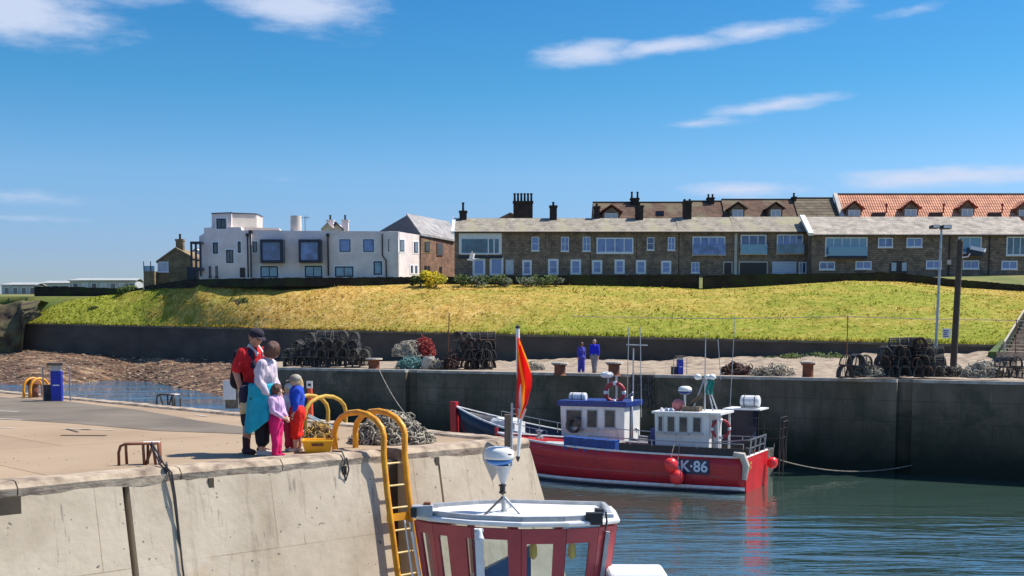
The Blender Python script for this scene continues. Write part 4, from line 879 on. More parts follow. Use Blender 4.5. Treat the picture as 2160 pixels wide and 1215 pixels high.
dormer(hb3, Z4, 1185, 1342, 190, 245, 325, 146.5, m_tileb, m_bargeb); dormer(hb3, Z4, 1508, 1660, 190, 245, 325, 146.5, m_tileb, m_bargeb)
m_tileg = brickmat('greybrown_ribbed_tiles', (.2,.17,.12), (.16,.13,.095), (.07,.06,.045), 3, .38, ms=.05, off=0)
hb4, _, _ = backroof('rear_house', 'grey brown ribbed roof next to the bright orange one', 1672.5, 1757, 420.5, 150, m_tileg)
bch(hb4, Z4, 1722, 1750, 108, 165, 1, 150, .5)
m_tiled = m_pantile
hb5, _, _ = backroof('rear_house', 'big bright orange pantiled roof with red gabled dormers at the right', 1766, 2230, 412, 150, m_pantile)
for x0, x1, ya in [(520,705,195),(1035,1222,190),(1555,1732,186),(2075,2260,195)]: dormer(hb5, Z5, x0, x1, ya, ya+72, 330, 146.5, m_pantile, m_barge)
for x in (905, 1425, 1960): q = at(*Z5(x, 320), 147); MB().tube([q+V3((0,0,-.5)), q+V3((0,0,1.1))], .09, 6).lathe([(.17,0),(.17,.3)], q+V3((0,0,1.1)), 8).build('flue', m_barge, hb5, world=True)
for x in (825, 1345, 1880): q = at(*Z5(x, 300), 147); MB().box(q.x-.75,q.x+.75,q.y-.7,q.y+.2,q.z-.7,q.z-.0).build('skylight', m_bargeb, hb5, world=True)
q = at(1761, 412, 150); MB().box(q.x-.25,q.x+.25,143.6,150,q.z-6,q.z-5.2).bar(q+V3((0,-6.3,-5.5)), q+V3((0,0,.15)), .5, .35).build('gable_coping', m_tower, hb5, world=True)
a = at(1744, 458, 123+3.4)
# rear house with the big chimney stack
rr = thing('rear_house', 'pale ridged roof with a massive many-potted chimney behind the second cottage', 'house', at(1082, 500, 134))
P = [at(*Z3(x, y), 134) for x, y in [(990,256),(1105,200),(1225,256)]]; m = MB(); m.ext([P[0], P[1], P[1]+V3((2.5,6,0)), P[0]+V3((0,6,0))], (0,0,.12)).ext([P[1], P[2], P[2]+V3((3,4,0)), P[1]+V3((2.5,6,0))], (0,0,.12)); m.build('roof', m_slateg, rr, world=True)
MB().ext([P[0], P[1], P[2], V3((P[2].x,P[2].y,8)), V3((P[0].x,P[0].y,8))], (0,5,0)).build('wall', m_stone2, rr, world=True)
o = V3(rr.location); a = at(*Z3(1130, 262), 133); b = at(*Z3(1293, 262), 133); t = at(*Z3(1130, 100), 133)
chimney(rr, (a.x+b.x)/2-o.x, 133-o.y, a.z-o.z, b.x-a.x, 1.1, t.z-a.z, 6, ph=.9)

# ------------------------------------------------------------------ boats
class Boat:
    def __init__(s, name, label, corner, L, B, b0, xdir, z=WZ, group=None):
        s.xh = xdir.normalized(); s.yh = V3((-s.xh.y, s.xh.x, 0)); s.L = L; s.B = B; s.b0 = b0
        s.O = V3((corner.x, corner.y, z))-s.xh*L+s.yh*b0
        s.root = thing(name, label, 'boat', s.O, atan2(s.xh.y, s.xh.x), group)
    def x(s, px, ly=0):
        k = (px-1080)/FPX; P = s.O+s.yh*ly; return (k*P.y-P.x)/(s.xh.x-k*s.xh.y)
    def z(s, py, lx, ly=0):
        P = s.O+s.xh*lx+s.yh*ly; k = (P.x/P.y)*FPX+1080; return at(k, py, P.y).z-s.O.z
    def w(s, lx, ly, lz): return s.O+s.xh*lx+s.yh*ly+V3((0,0,lz))
    def beam(s, x):
        t = 1-x/s.L     # 0 stern .. 1 bow
        f = 1-max(0, (t-.42)/.58)**2.3; g = s.b0/(s.B/2)+(1-s.b0/(s.B/2))*min(1, t/.35); return s.B/2*f*g
    def sheer(s, x, zs, zb): t = 1-x/s.L; return zs+(zb-zs)*max(0, t)**2.4
    def hull(s, zs, zb, m_top, m_low=None, stripe=None, rail=m_white, wl=.1, rake=1.0, name='hull'):
        n = 40; s.zs, s.zb = zs, zb
        def prof(i):
            x = s.L*i/n; b = s.beam(x); t = 1-x/s.L; sh = s.sheer(x, zs, zb); bw = b*(1-.32*t**2.2)
            pts = []
            for z, bb in ((sh, b), (sh*.72, b+(bw-b)*.3), (sh*.4, b+(bw-b)*.65), (wl+.14, bw+.01), (wl, bw), (0, bw*.97), (-.35, bw*.8), (-.8, .04)):
                rk = (max(0, sh-z)/sh)*rake*max(0, (t-.6)/.4)**2; pts.append((x+rk, bb, z))
            return pts
        P = [prof(i) for i in range(n+1)]
        def strip(r0, r1, nm, mt, par=None):
            m = MB()
            for sg in (-1, 1):
                vs = [(p[0], sg*p[1], p[2]) for row in P for p in row[r0:r1+1]]; w_ = r1-r0+1
                m.add(vs, [(i*w_+j, i*w_+j+1, (i+1)*w_+j+1, (i+1)*w_+j) for i in range(n) for j in range(w_-1)])
            o = m.build(nm, mt, par or s.root, smooth=True); sd_ = o.modifiers.new('thick', 'SOLIDIFY'); sd_.thickness = .05; sd_.offset = 0; return o
        h = strip(0, 3, name, m_top); strip(3, 4, 'waterline_stripe', stripe or m_white, h); strip(4, 7, 'underside', m_low or m_navy, h)
        r = P[-1]; m = MB(); tp = [(q[0]-.02, -q[1], q[2]) for q in r]+[(q[0]-.02, q[1], q[2]) for q in r[::-1]]; m.ext(tp, (.07,0,0)); m.build('transom', m_top, s.root)
        m = MB()
        for sg in (-1, 1): m.tube([(row[0][0], sg*(row[0][1]+.01), row[0][2]+.02) for row in P], .045, 6)
        m.tube([(s.L, -s.b0, zs+.02), (s.L, s.b0, zs+.02)], .05, 6)
        m.build('gunwale', rail, s.root)
        m = MB(); m.tube([(P[0][0][0]-.04, 0, zb+.25), (P[0][0][0]+.02, 0, zb*.5), (rake+.1, 0, 0), (rake+.3, 0, -.8)], [.09,.1,.09,.06], 8); m.build('stem', m_top, s.root)
        dz = .62; vs = []; m = MB()
        for i in range(1, n+1): x = s.L*i/n; b = s.beam(x)-.03; z = s.sheer(x, zs, zb)-dz; vs += [(x, -b, z), (x, b, z)]
        m.add(vs, [(2*i, 2*i+1, 2*i+3, 2*i+2) for i in range(n-1)]); m.build('deck', m_deckb, s.root, recalc=False)
        s.P = P; return h
m_deckb = M('grey_boat_deck', (.28,.3,.32), (.2,.21,.22), 2, .8)
c1 = gz(1571, 1041, WZ)
bd = V3((9.2-1.1, 46.9-50.7, 0))
b1 = Boat('fishing_boat', 'red fishing boat with small white wheelhouse, blue number plate and white rail', c1, 11.8, 3.9, 1.85, bd)
h = b1.hull(1.4, 1.85, m_red, m_navy, m_white, m_white)
# rubbing strake line half way down the red side
m = MB(); m.tube([(row[2][0], -(row[2][1]+.025), row[2][2]+.05) for row in b1.P[6:38]], .022, 5); m.build('strake', M('pink_strake', (.5,.12,.12), (.4,.09,.1), 3, .5), h)
# dark raised bulwark over the after half, white line left on top of red
xa = b1.x(1310, -1.7); m = MB(); n = 20; vs = []
for i in range(n+1):
    x = xa+(b1.L-.04-xa)*i/n; b = b1.beam(x)-.02; z = b1.sheer(x, 1.4, 1.85); vs += [(x,-b,z), (x,-b+.03,z+.36), (x,-b+.09,z+.36), (x,-b+.09,z)]
m.add(vs, [(i*4+j, i*4+(j+1) % 4, i*4+4+(j+1) % 4, i*4+4+j) for i in range(n) for j in range(4)])
m.add([(x, -y, z) for x, y, z in vs], [(i*4+j, i*4+(j+1) % 4, i*4+4+(j+1) % 4, i*4+4+j) for i in range(n) for j in range(4)])
m.build('bulwark', m_black, b1.root)
m = MB()
for sg in (-1, 1):
    pts = [(x, sg*(b1.beam(x)-.06), b1.sheer(x, 1.4, 1.85)+.55) for x in [xa-1.4+(b1.L-.1-xa+1.4)*i/14 for i in range(15)]]
    m.tube(pts, .022, 5)
    for p in pts[::2]: m.tube([p, (p[0], p[1], p[2]-.6)], .018, 5)
m.build('handrail', m_steel, b1.root)
# blue crates along the rail, forward
x0, x1 = b1.x(1192, -1.6), b1.x(1306, -1.6)
m = MB(); n = 5
for i in range(n):
    xx = x0+(x1-x0)*i/n; L_ = (x1-x0)/n-.03; yb = -(b1.beam(xx+L_/2)+.0); zb_ = b1.sheer(xx+L_/2, 1.4, 1.85)-.12
    m.box(xx, xx+L_, yb, yb+.5, zb_, zb_+.5)
    for q in range(5): m.box(xx+.05+q*(L_-.1)/5, xx+.05+q*(L_-.1)/5+.04, yb-.02, yb, zb_+.04, zb_+.46)
    m.box(xx-.01, xx+L_+.01, yb-.03, yb+.53, zb_+.5, zb_+.54)
m.build('crate_row', m_bluetarp, b1.root)
# wheelhouse
LY = -.95; xa, xb = b1.x(1385, LY), b1.x(1497, LY); dz0 = .75; zt = b1.z(872, xa, LY); W = 1.9
def wbox(b, xa, xb, ly, W, z0, z1, wins, Zf, m_wall=m_white, m_roof=m_white, fw=.06, slab=.1, over=.12, ww=None, vis=None, slope=.06):
    m = MB(); m.add([(xa,ly,z0),(xb,ly,z0),(xb,ly+W,z0),(xa,ly+W,z0),(xa-slope,ly-.03,z1),(xb,ly-.03,z1),(xb,ly+W+.03,z1),(xa-slope,ly+W+.03,z1)],
      [(0,3,2,1),(4,5,6,7),(0,1,5,4),(1,2,6,5),(2,3,7,6),(3,0,4,7)])
    wh = m.build('wheelhouse', m_wall, b.root)
    bevel(MB().box(xa-over-slope, xb+over, ly-over, ly+W+over, z1, z1+slab).build('roof', m_roof, wh), .03)
    for q in wins:
        a = Zf(q[0], q[1]); c = Zf(q[2], q[3]); x0 = b.x(a[0], ly); x1 = b.x(c[0], ly); zz1 = b.z(a[1], (x0+x1)/2, ly); zz0 = b.z(c[1], (x0+x1)/2, ly)
        o = window(wh, x0, x1, zz0, zz1, m_alu, m_glassd, 0, 0, ly-.03, .05, proud=.03)
    return wh
ZW = Z(1100, 760, 3.595)
wh1 = wbox(b1, xa, xb, LY, W, dz0, zt, [], ZW)
for q in [(1040,420,1080,540),(1108,422,1172,545),(1198,424,1268,548),(1302,428,1372,548)]:
    a = ZW(q[0], q[1]); c = ZW(q[2], q[3]); x0 = b1.x(a[0], LY); x1 = b1.x(c[0], LY); z1 = b1.z(a[1], x0, LY); z0 = b1.z(c[1], x0, LY); window(wh1, x0, x1, z0, z1, m_alu, m_glassb, 0, 0, LY-.03, .04, proud=.03)
z_ = b1.z(ZW(0,560)[1], xa, LY); MB().box(xa-.03, xb+.02, LY-.06, LY-.02, z_-.02, z_+.02).build('belt_moulding', m_white, wh1)
MB().box(xb+.0, xb+.05, LY+.45, LY+1.25, dz0, zt-.25).build('door', m_glassd, wh1)
for yy in (LY+.05, LY+W-.05): MB().tube([(xb+.35, yy, dz0), (xb+.35, yy, zt)], .05, 8).build('post', m_white, wh1)
MB().box(xb+.1, xb+.5, LY-.1, LY+W+.1, zt+.0, zt+.09).build('canopy', m_white, wh1)
# small door on the fore side, blue-dark panel at left of the house
MB().box(xa-.28, xa-.02, LY+.1, LY+.7, dz0, b1.z(905, xa, LY)).build('locker', m_blueh, b1.root)
# lifebuoy hanging on the aft post
def lifebuoy(c, nrm, r=.3, label='', group=None, parent=None, rr=.06):
    t = thing('lifebuoy', label, 'lifebuoy', c, 0, group)
    nrm = V3(nrm).normalized(); m = MB(); m2 = MB()
    for i in range(4):
        m.ring((0,0,0), r, rr, nrm, 6, 8, i*pi/2+.18, (i+1)*pi/2-.18); m2.ring((0,0,0), r, rr*1.06, nrm, 3, 8, i*pi/2-.18, i*pi/2+.18)
    a = m.build('ring', m_orange2, t, smooth=True); m2.build('band', m_whiterough, t, smooth=True); return t
m_orange2 = M('faded_red_lifebuoy', (.4,.03,.035), (.32,.03,.04), 5, .5)
lifebuoy(b1.w(xb+.42, LY+.25, b1.z(905, xb, LY)), b1.xh*.6-b1.yh, .36, 'red and white lifebuoy on the aft corner of the red boat wheelhouse')
# things on the wheelhouse roof
zr = zt+.1
def radar(b, lx, ly, z0, z1, r, label=None, m_bot=m_blueh):
    g = MB().tube([(lx,ly,z0),(lx,ly,z1)], .05, 8).build('radar_mast', m_white, b.root)
    MB().lathe([(r*.55,0),(r*.9,.06),(r,.14)], (lx,ly,z1), 20).build('radar_base', m_bot, g, smooth=True)
    MB().lathe([(r,0),(r*1.02,.06),(r*.95,.14),(r*.6,.2),(.01,.215)], (lx,ly,z1+.14), 20).build('radar_dome', m_whiterough, g, smooth=True)
xr = b1.x(1445, -.3); radar(b1, xr, -.3, zr, b1.z(832, xr, -.3), .28)
xm = b1.x(1487, .3); m = MB(); ztp = b1.z(700, xm, .3)
m.tube([(xm,.3,zr),(xm,.3,ztp)], [.04,.015], 6)
for dx, dy in ((-.45,-.3),(.45,-.3),(.4,.5)): m.tube([(xm+dx,.3+dy,zr),(xm,.3,b1.z(795,xm,.3))], .03, 6)
m.tube([(xm-.4,.3,b1.z(800,xm,.3)),(xm+.5,.3,b1.z(796,xm,.3))], .03, 6)
m.tube([(xm+1.0,.6,b1.z(860,xm,.3)),(xm+1.15,.6,b1.z(667,xm,.3))], .013, 5).tube([(xm+.7,.2,b1.z(800,xm,.3)),(xm+.55,.2,b1.z(715,xm,.3))], .015, 5)
mast = m.build('mast', m_alu, b1.root)
m = MB(); z = b1.z(800, xm, .3)
for dx, s_ in ((-.3,.16),(.12,.13),(.32,.16)): m.sphere((xm+dx,.25,z+.1), s_, (1,1,.8), 10, 6)
m.build('mast_light', m_whiterough, mast, smooth=True)
m = MB(); m.grid(lambda u, v: V3((xm+.1+u*.3+.04*sin(v*6), .18+.05*sin(u*9+v*4), z-.0-.62*v)), 6, 8); o = m.build('pennant', M('green_cloth', (.01,.25,.2), (.01,.2,.17), 5, .8), mast, smooth=True); q = o.modifiers.new('t', 'SOLIDIFY'); q.thickness = .015
m = MB()
for i in range(3): m.bar((xa+1.1+i*.03,-.5+i*.1,zr+.15), (xa+1.75,-.4+i*.1,zr+.75-i*.08), .06)
m.box(xa+1.0,xa+1.75,-.7,-.2,zr,zr+.2); m.build('gear_box', m_wood, b1.root)
b_ = MB().sphere((xa+.75,-.35,zr+.24), .26, (1,1,1), 14, 10).build('roof_float', M('faded_pink_float', (.75,.25,.22), (.65,.16,.16), 4, .5), b1.root, smooth=True)
m = MB()
for dx in (.15,.35,.55): m.lathe([(.07,0),(.09,.05),(.05,.12),(.0,.14)], (xa+dx,-.7,zr), 8)
m.build('roof_light', m_whiterough, b1.root)
# number plate
ly = -(b1.beam(b1.x(1465,-1.6))+.03)
xa_, xb_ = b1.x(1420, ly), b1.x(1498, ly); z1 = b1.z(967, xa_, ly); z0 = b1.z(998, xa_, ly)
plate = MB().box(xa_, xb_, ly-.03, ly+.12, z0, z1).build('number_plate', M('plate_blue', (.01,.025,.09), (.01,.02,.07), 4, .4), b1.root)
def text(body, size, mat_, par, mtx, name='lettering', ext=.006, off=.0, sx=1):
    c = bpy.data.curves.new(name, 'FONT'); c.body = body; c.size = size; c.extrude = ext; c.offset = off; c.align_x = 'CENTER'; c.align_y = 'CENTER'
    o = bpy.data.objects.new('tmp', c); C.objects.link(o); dg = bpy.context.evaluated_depsgraph_get(); me = bpy.data.meshes.new_from_object(o.evaluated_get(dg)); C.objects.unlink(o); bpy.data.objects.remove(o)
    me.transform(mtx @ Matrix.Diagonal((sx,1,1,1))); me.materials.clear(); me.materials.append(mat_); r = bpy.data.objects.new(name, me); C.objects.link(r); r.parent = par; return r
RX = Matrix.Rotation(pi/2, 4, 'X')
text('BK·86', (z1-z0)*1.02, M('pale_blue_letters', (.55,.72,.85), (.5,.68,.8), 4, .5), plate, Matrix.Translation((( xa_+xb_)/2-.02, ly-.036, (z0+z1)/2)) @ RX, off=.012, sx=.98)
# small gilt marks on the transom
MB().box(b1.L+.05,b1.L+.065,-1.25,-1.1,1.1,1.2).box(b1.L+.05,b1.L+.065,-1.22,-1.12,.92,1.02).build('transom_marks', M('gold_marks', (.6,.4,.08), (.5,.33,.06), 4, .5), b1.root)
# orange fender buoys
def buoy(c, r, label, group='round orange fender buoys on the red boat', mat_=m_orange, rope=None):
    t = thing('fender_buoy', label, 'buoy', c, 0, group); MB().sphere((0,0,0), r, (1,1,1.05), 20, 14).build('float', mat_, t, smooth=True)
    MB().lathe([(r*.25,r*.95),(r*.2,r*1.15),(r*.1,r*1.2)], (0,0,0), 10).build('neck', m_navy, t)
    if rope is not None: MB().tube([(0,0,r*1.1), V3(rope)-V3(c)], .015, 5).build('lanyard', m_rope, t)
for px, py, r, lab in [(1417,981,.29,'glossy orange buoy, upper of the two beside the number plate'),(1430,1006,.3,'pinkish orange buoy, lower of the two beside the number plate')]:
    lx = b1.x(px, -1.75); ly_ = -(b1.beam(lx)+r+.02+(.1 if py < 990 else 0)); lx = b1.x(px, ly_); c = b1.w(lx, ly_, b1.z(py, lx, ly_)); buoy(c, r, lab, rope=b1.w(lx, -b1.beam(lx), 1.85))
# stern: tarpaulin/rope roll over the corner, life raft on its platform
P0 = [b1.w(b1.L-.45,-b1.beam(b1.L-.3)-.05,1.55), b1.w(b1.L-.1,-1.92,1.5), b1.w(b1.L+.05,-1.88,1.1), b1.w(b1.L-.02,-1.88,.55)]
tag(MB().tube(P0, [.12,.17,.15,.1], 8).build('fender_roll', m_sack, loc=P0[1]), 'pale cloth fender roll hanging over the stern corner of the red boat', 'fender')
m = MB(); xg = b1.L-.15
for yy in (-1.3, -.5, .3, 1.2): m.tube([(xg+.1,yy,.8),(xg+.25,yy,2.15)], .03, 6)
m.tube([(xg+.22,-1.35,2.1),(xg+.22,1.25,2.1)], .035, 6).tube([(xg+.18,-1.35,1.75),(xg+.18,1.25,1.75)], .025, 6).tube([(xg+.22,-1.35,2.1),(xg-1.2,-1.4,1.95),(xg-1.25,-1.4,1.3)], .03, 6)
m.build('stern_rail', m_steel, b1.root)
# deck clutter of the red boat: hatch, winch, coiled gear
m = MB(); rnd = random.Random(4)
for i in range(26):
    x = rnd.uniform(b1.L-2.6, b1.L-.5); y = rnd.uniform(-1.1, 1.1); s_ = rnd.uniform(.08,.2); m.box(x,x+s_*1.6,y,y+s_,.85,.85+rnd.uniform(.2,.7)) if i % 3 else m.ring((x,y,1.2), .14, .03, (rnd.random(),1,.3), 10, 5)
m.build('deck_gear', m_creel, b1.root)
m = MB(); x = b1.x(1300,-.9); m.box(x-.45,x+.25,-1.1,-.6,.85,1.5); m.box(x-.5,x+.3,-1.15,-.55,1.5,1.56).box(x-.5,x+.3,-1.15,-.55,1.68,1.74).box(x-.45,x+.25,-1.1,-.6,1.56,1.68); m.build('fish_boxes', M('brown_fish_box', (.25,.12,.07), (.4,.35,.28), 6, .6, lo=.45, hi=.5), b1.root)
m = MB(); x = b1.x(1160,-1.0); m.box(x-.6,x+.7,-1.0,.2,1.5,1.56); m.build('hatch', M('grey_hatch', (.45,.46,.45), (.38,.39,.38), 3, .6), b1.root)
MB().lathe([(.16,0),(.18,.1),(.1,.14),(.1,.3),(.18,.36),(.02,.4)], (b1.x(1138,-.8),-.8,1.75), 12).build('capstan', m_steel, b1.root)

# boat 2: blue roofed
X2 = b1.xh; corner2 = V3((7.2+.2, 53.3, 0)); b2 = Boat('fishing_boat', 'blue and white boat with blue-edged wheelhouse and tall red stem', corner2-b1.yh*1.5+b1.xh*.0, 11.2, 3.6, 1.5, bd)
b2.hull(1.25, 2.75, m_navy, m_navy, m_white, m_white, rake=.9)
m = MB(); xs = .0; m.bar((xs-.08,0,1.2),(xs-.12,0,3.0),.34,.3); bevel(m.build('stem_post', m_red, b2.root), .03)
LY2 = -1.0; xa, xb = b2.x(1187, LY2), b2.x(1318, LY2); zt2 = b2.z(856, xa, LY2)
wh2 = wbox(b2, xa, xb, LY2, 2.1, .7, zt2, [], ZW, m_white, m_blueh, slab=b2.z(845, xa, LY2)-zt2+.02, slope=.1)
for q in [(340,370,465,508),(498,372,582,512),(632,372,718,512)]:
    a = ZW(q[0], q[1]); c = ZW(q[2], q[3]); x0 = b2.x(a[0], LY2); x1 = b2.x(c[0], LY2); window(wh2, x0, x1, b2.z(c[1],x0,LY2), b2.z(a[1],x0,LY2), m_alu, m_glassb, 0, 0, LY2-.03, .04, proud=.03)
zr2 = b2.z(845, xa, LY2)
def liferaft(b, px0, px1, py0, py1, ly, label, group='white life raft canisters'):
    x0, x1 = b.x(px0, ly), b.x(px1, ly); z0 = b.z(py1, x0, ly); z1 = b.z(py0, x0, ly); c = b.w((x0+x1)/2, ly+.3, z0); t = thing('life_raft', label, 'life raft', c, b.root.rotation_euler.z, group)
    l = (x1-x0)/2; hh = (z1-z0); m = MB(); r = hh/2
    m.tube([(-l,0,r),(-l+.06,0,r),(-.03,0,r),(.03,0,r),(l-.06,0,r),(l,0,r)], [r*.82,r,r,r,r,r*.82], 14)
    bevel(m.build('canister', m_whiterough, t, smooth=False), .02)
    m = MB()
    for dx in (-l*.55, l*.55): m.tube([(dx,cos(a_)*r*1.03,r+sin(a_)*r*1.03) for a_ in [2*pi*i/16 for i in range(16)]], .018, 5, True)
    m.build('strap', m_black, t)
    MB().box(-l*.9,l*.9,-r*.8,r*.8,-.1,.03).build('cradle', m_steel, t); return t
liferaft(b2, 1197, 1232, 828, 846, -.6, 'white ribbed life raft canister on the blue boat roof')
m = MB(); xs = b2.x(1300, -.3); m.tube([(xs,-.3,.7),(xs,-.3,b2.z(793,xs,-.3))], .05, 8).tube([(xs+.6,.3,.7),(xs+.6,.3,b2.z(735,xs,.3))], .035, 6).tube([(xs+.6,.3,3.6),(xs-.3,-.3,3.0)], .03, 6).tube([(xs+.35,.2,3.0),(xs+.4,.2,b2.z(690,xs,.3))], .02, 5).tube([(xs+1.05,.2,2.5),(xs+.95,.2,b2.z(690,xs,.3))], .02, 5).tube([(xs+.3,.2,b2.z(727,xs,.3)),(xs+1.3,.2,b2.z(728,xs,.3))], .03, 5)
mm_ = m.build('mast', m_alu, b2.root)
MB().lathe([(.2,0),(.3,.08),(.3,.18),(.2,.26),(.01,.28)], (b2.x(1280,-.3),-.3,b2.z(797,xs,-.3)), 14).build('radar_dome', m_whiterough, mm_, smooth=True)
MB().tube([(b2.x(1283,-.3),-.3,zr2),(b2.x(1283,-.3),-.3,b2.z(797,xs,-.3))], .04, 6).build('radar_mast', m_alu, mm_)
lifebuoy(b2.w(b2.x(1297,-.5), -.5, b2.z(828, xs, -.5)), b2.xh*.2-b2.yh, .42, 'large red and white lifebuoy standing on the blue boat roof', rr=.09)
m = MB(); rnd = random.Random(8)
for i in range(16): x = xs+rnd.uniform(.2,1.0); m.sphere((x,rnd.uniform(-.5,.2),b2.z(870,xs,0)+rnd.uniform(-1.2,1.2)), rnd.uniform(.04,.09), (1,1,1), 8, 6)
m.tube([(xs+.75,-.2,.7),(xs+.7,-.2,b2.z(835,xs,0))], .07, 8).build('exhaust_gear', m_steel, mm_, smooth=True)
# coiled net drum in front of the blue wheelhouse, bow gear, rails
m = MB()
for i in range(9): m.ring((b2.x(1208,-1.3)+i*.01,-1.3,1.25+.9), .34-.02*(i % 4), .03, (.15,1,.1+.1*(i % 3)), 18, 5)
m.build('coiled_hose', m_creel, b2.root)
m = MB()
for sg in (-1,1):
    pts = [(x, sg*(b2.beam(x)-.05), b2.sheer(x,1.25,2.75)+.35) for x in [2.0+.45*i for i in range(9)]]; m.tube(pts, .022, 5)
    for p in pts[::2]: m.tube([p,(p[0],p[1],p[2]-.5)], .018, 5)
m.build('handrail', m_steel, b2.root)
m = MB(); x = b2.x(1063,-.3); m.box(x-.75,x+.75,-.7,.5,1.4,b2.z(885,x,-.3)-.12); m.lathe([(.7,0),(.72,.1),(.6,.2),(.05,.25)], (x,-.1,b2.z(885,x,-.3)-.14), 14, sx=1.05, sy=.85); m.build('fore_locker', m_whiterough, b2.root)
m = MB(); x = b2.x(1032,-.2); m.box(x-.2,x+.25,-.6,.5,1.2,b2.z(895,x,-.2)); m.build('blue_bin', m_bluetarp, b2.root)

# boat 3: dark workboat behind the red stern
b3 = Boat('workboat', 'dark hulled workboat behind the red stern, with steel rails and raft platform', b1.w(11.8-.5, 2.6, 0), 7.0, 2.8, 1.25, bd)
b3.hull(1.15, 1.7, m_creel, m_navy, m_creel, m_steel, rake=.6)
xp0, xp1 = b3.x(1526,-.9), b3.x(1606,-.9); zp = b3.z(864, xp0, -.9)
m = MB(); m.box(xp0,xp1,-1.0,.6,zp,zp+.06); pf = m.build('raft_platform', m_whiterough, b3.root)
m = MB()
for x in (xp0+.1, xp1-.45):
    for y in (-.9, .5): m.tube([(x,y,.5),(x,y,zp)], .035, 6)
m.build('platform_leg', m_black, pf)
MB().box(xp0-.1,xp1-.5,-.3,.5,.5,zp-.02).build('shelter', m_navy, b3.root)
liferaft(b3, 1560, 1600, 834, 859, -.7, 'white life raft canister on the dark workboat platform')
m = MB(); xg0, xg1 = b3.x(1580,-1.1), b3.x(1647,-1.2)
for py in (882, 905, 925): z = b3.z(py, xg1, -1.1); m.tube([(xg0,-1.15,z-.03),(xg1,-1.15,z),(xg1,.1,z)], .03 if py == 882 else .022, 6)
for x in (xg0,(xg0+xg1)/2,xg1-.02): m.tube([(x,-1.15,.6),(x,-1.15,b3.z(882,xg1,-1.1))], .03, 6)
for y in (-.5,.1): m.tube([(xg1,y,.6),(xg1,y,b3.z(882,xg1,-1.1))], .03, 6)
m.tube([(xg1-.1,-.9,.1),(xg1+.08,-.9,b3.z(890,xg1,-1.1)),(xg1+.08,-.1,b3.z(890,xg1,-1.1)),(xg1-.1,-.1,.1)], .03, 6)
m.build('stern_rail', m_black, b3.root)
z0 = b3.z(915,xg1,-1.1); MB().box(b3.x(1572,-1.2),b3.x(1592,-1.2),-1.2,-1.17,z0-.0,z0+.32).build('name_board', m_navy, b3.root)
zz = b3.w(b3.L+.2,-.9,.9); c = at(1629, 976, b1.w(b1.L+.1, 1.3, 0).y); buoy(c, .24, 'pink buoy hanging at the right edge of the red transom', mat_=m_orange, group='round orange fender buoys on the red boat', rope=c+V3((.1,.1,.8)))
# mooring lines
def rope(name, label, a, b, sag, r=.02, m_=m_rope, n=24):
    a = V3(a); b = V3(b); pts = [a.lerp(b, i/n)-V3((0,0,4*sag*(i/n)*(1-i/n))) for i in range(n+1)]
    return tag(MB().tube(pts, r, 5).build(name, m_, loc=a, smooth=True), label, 'rope')
pa = FQp(fs_(800), -.03, .03); rope('mooring_rope', 'mooring rope running from the far quay down to the red stem', pa, b2.w(.1,-.2,b2.z(910,0,0)), 1.35, .025)
pb = FQp(fs_(1930), -.05, 0); pb = V3((pb.x, pb.y, at(1930,981,pb.y).z)); rope('mooring_rope', 'slack mooring rope from the dark workboat stern to the wall on the right', b3.w(b3.L,-1.0,b3.z(957,b3.L,-1)), pb, .5, .022)

# ------------------------------------------------------------------ foreground boat with radar mast
fb = thing('harbour_boat', 'foreground boat with maroon cabin, white roof and radar dome on tripod mast', 'boat', at(1085, 1110, 14.6)*1.0)
RZ = -.72
def fr(px, py, z=None): return gz(px, py, RZ if z is None else z)
edge = [fr(866,1097),(fr(905,1104)),fr(990,1112),fr(1100,1117),fr(1200,1116),fr(1270,1112),fr(1308,1107),fr(1300,1090),fr(1290,1080),fr(1080,1074),fr(1000,1076),fr(890,1084)]
m = MB().ext([p+V3((0,0,.02)) for p in edge], (0,0,.065)); roof = bevel(m.build('roof', m_white, fb, world=True), .025)
cen = sum(edge, V3())/len(edge)
ring_ = [cen+(p-cen)*.9+V3((0,0,.0)) for p in edge]
m = MB(); pts = [p+V3((0,0,.11)) for p in ring_]
for p, q in zip(pts, pts[1:]+pts[:1]): m.bar(p, q, .05, .07)
m.build('roof_rim', m_alu, roof, world=True)
in_ = [cen+(p-cen)*.82 for p in edge]; MB().ext([p+V3((0,0,.085)) for p in in_], (0,0,.02)).build('roof_panel', m_whiterough, roof, world=True)
# cabin walls leaning inwards towards the deck
low = [cen+(p-cen)*.80+V3((0,0,-1.5)) for p in edge]
def wall_seg(p0, p1, q0, q1, openings, name='cabin_wall'):
    """p0,p1 top; q0,q1 bottom; openings as (u0,u1,v0,v1) with v down"""
    us = sorted({0,1,*[o[0] for o in openings],*[o[1] for o in openings]}); vs_ = sorted({0,1,*[o[2] for o in openings],*[o[3] for o in openings]})
    P = lambda u, v: (p0.lerp(p1, u)).lerp(q0.lerp(q1, u), v); n = (p1-p0).cross(q0-p0).normalized()*.045; m = MB(); g = MB()
    for a, b in zip(us, us[1:]):
        for c, d in zip(vs_, vs_[1:]):
            mu, mv = (a+b)/2, (c+d)/2; hole = any(o[0] < mu < o[1] and o[2] < mv < o[3] for o in openings)
            quad = [P(a,c), P(b,c), P(b,d), P(a,d)]
            if not hole: m.ext([x-n*.5 for x in quad], n)
    w_ = m.build(name, m_redfade, fb, world=True)
    for o in openings:
        quad = [P(o[0],o[2]), P(o[1],o[2]), P(o[1],o[3]), P(o[0],o[3])]; MB().ext([x-n*.05 for x in quad], n*.1).build('pane', m_clear, w_, world=True)
    return w_
ins = lambda p: cen+(p-cen)*.955+V3((0,0,-.005))
E = [ins(p) for p in edge]; Lw = low
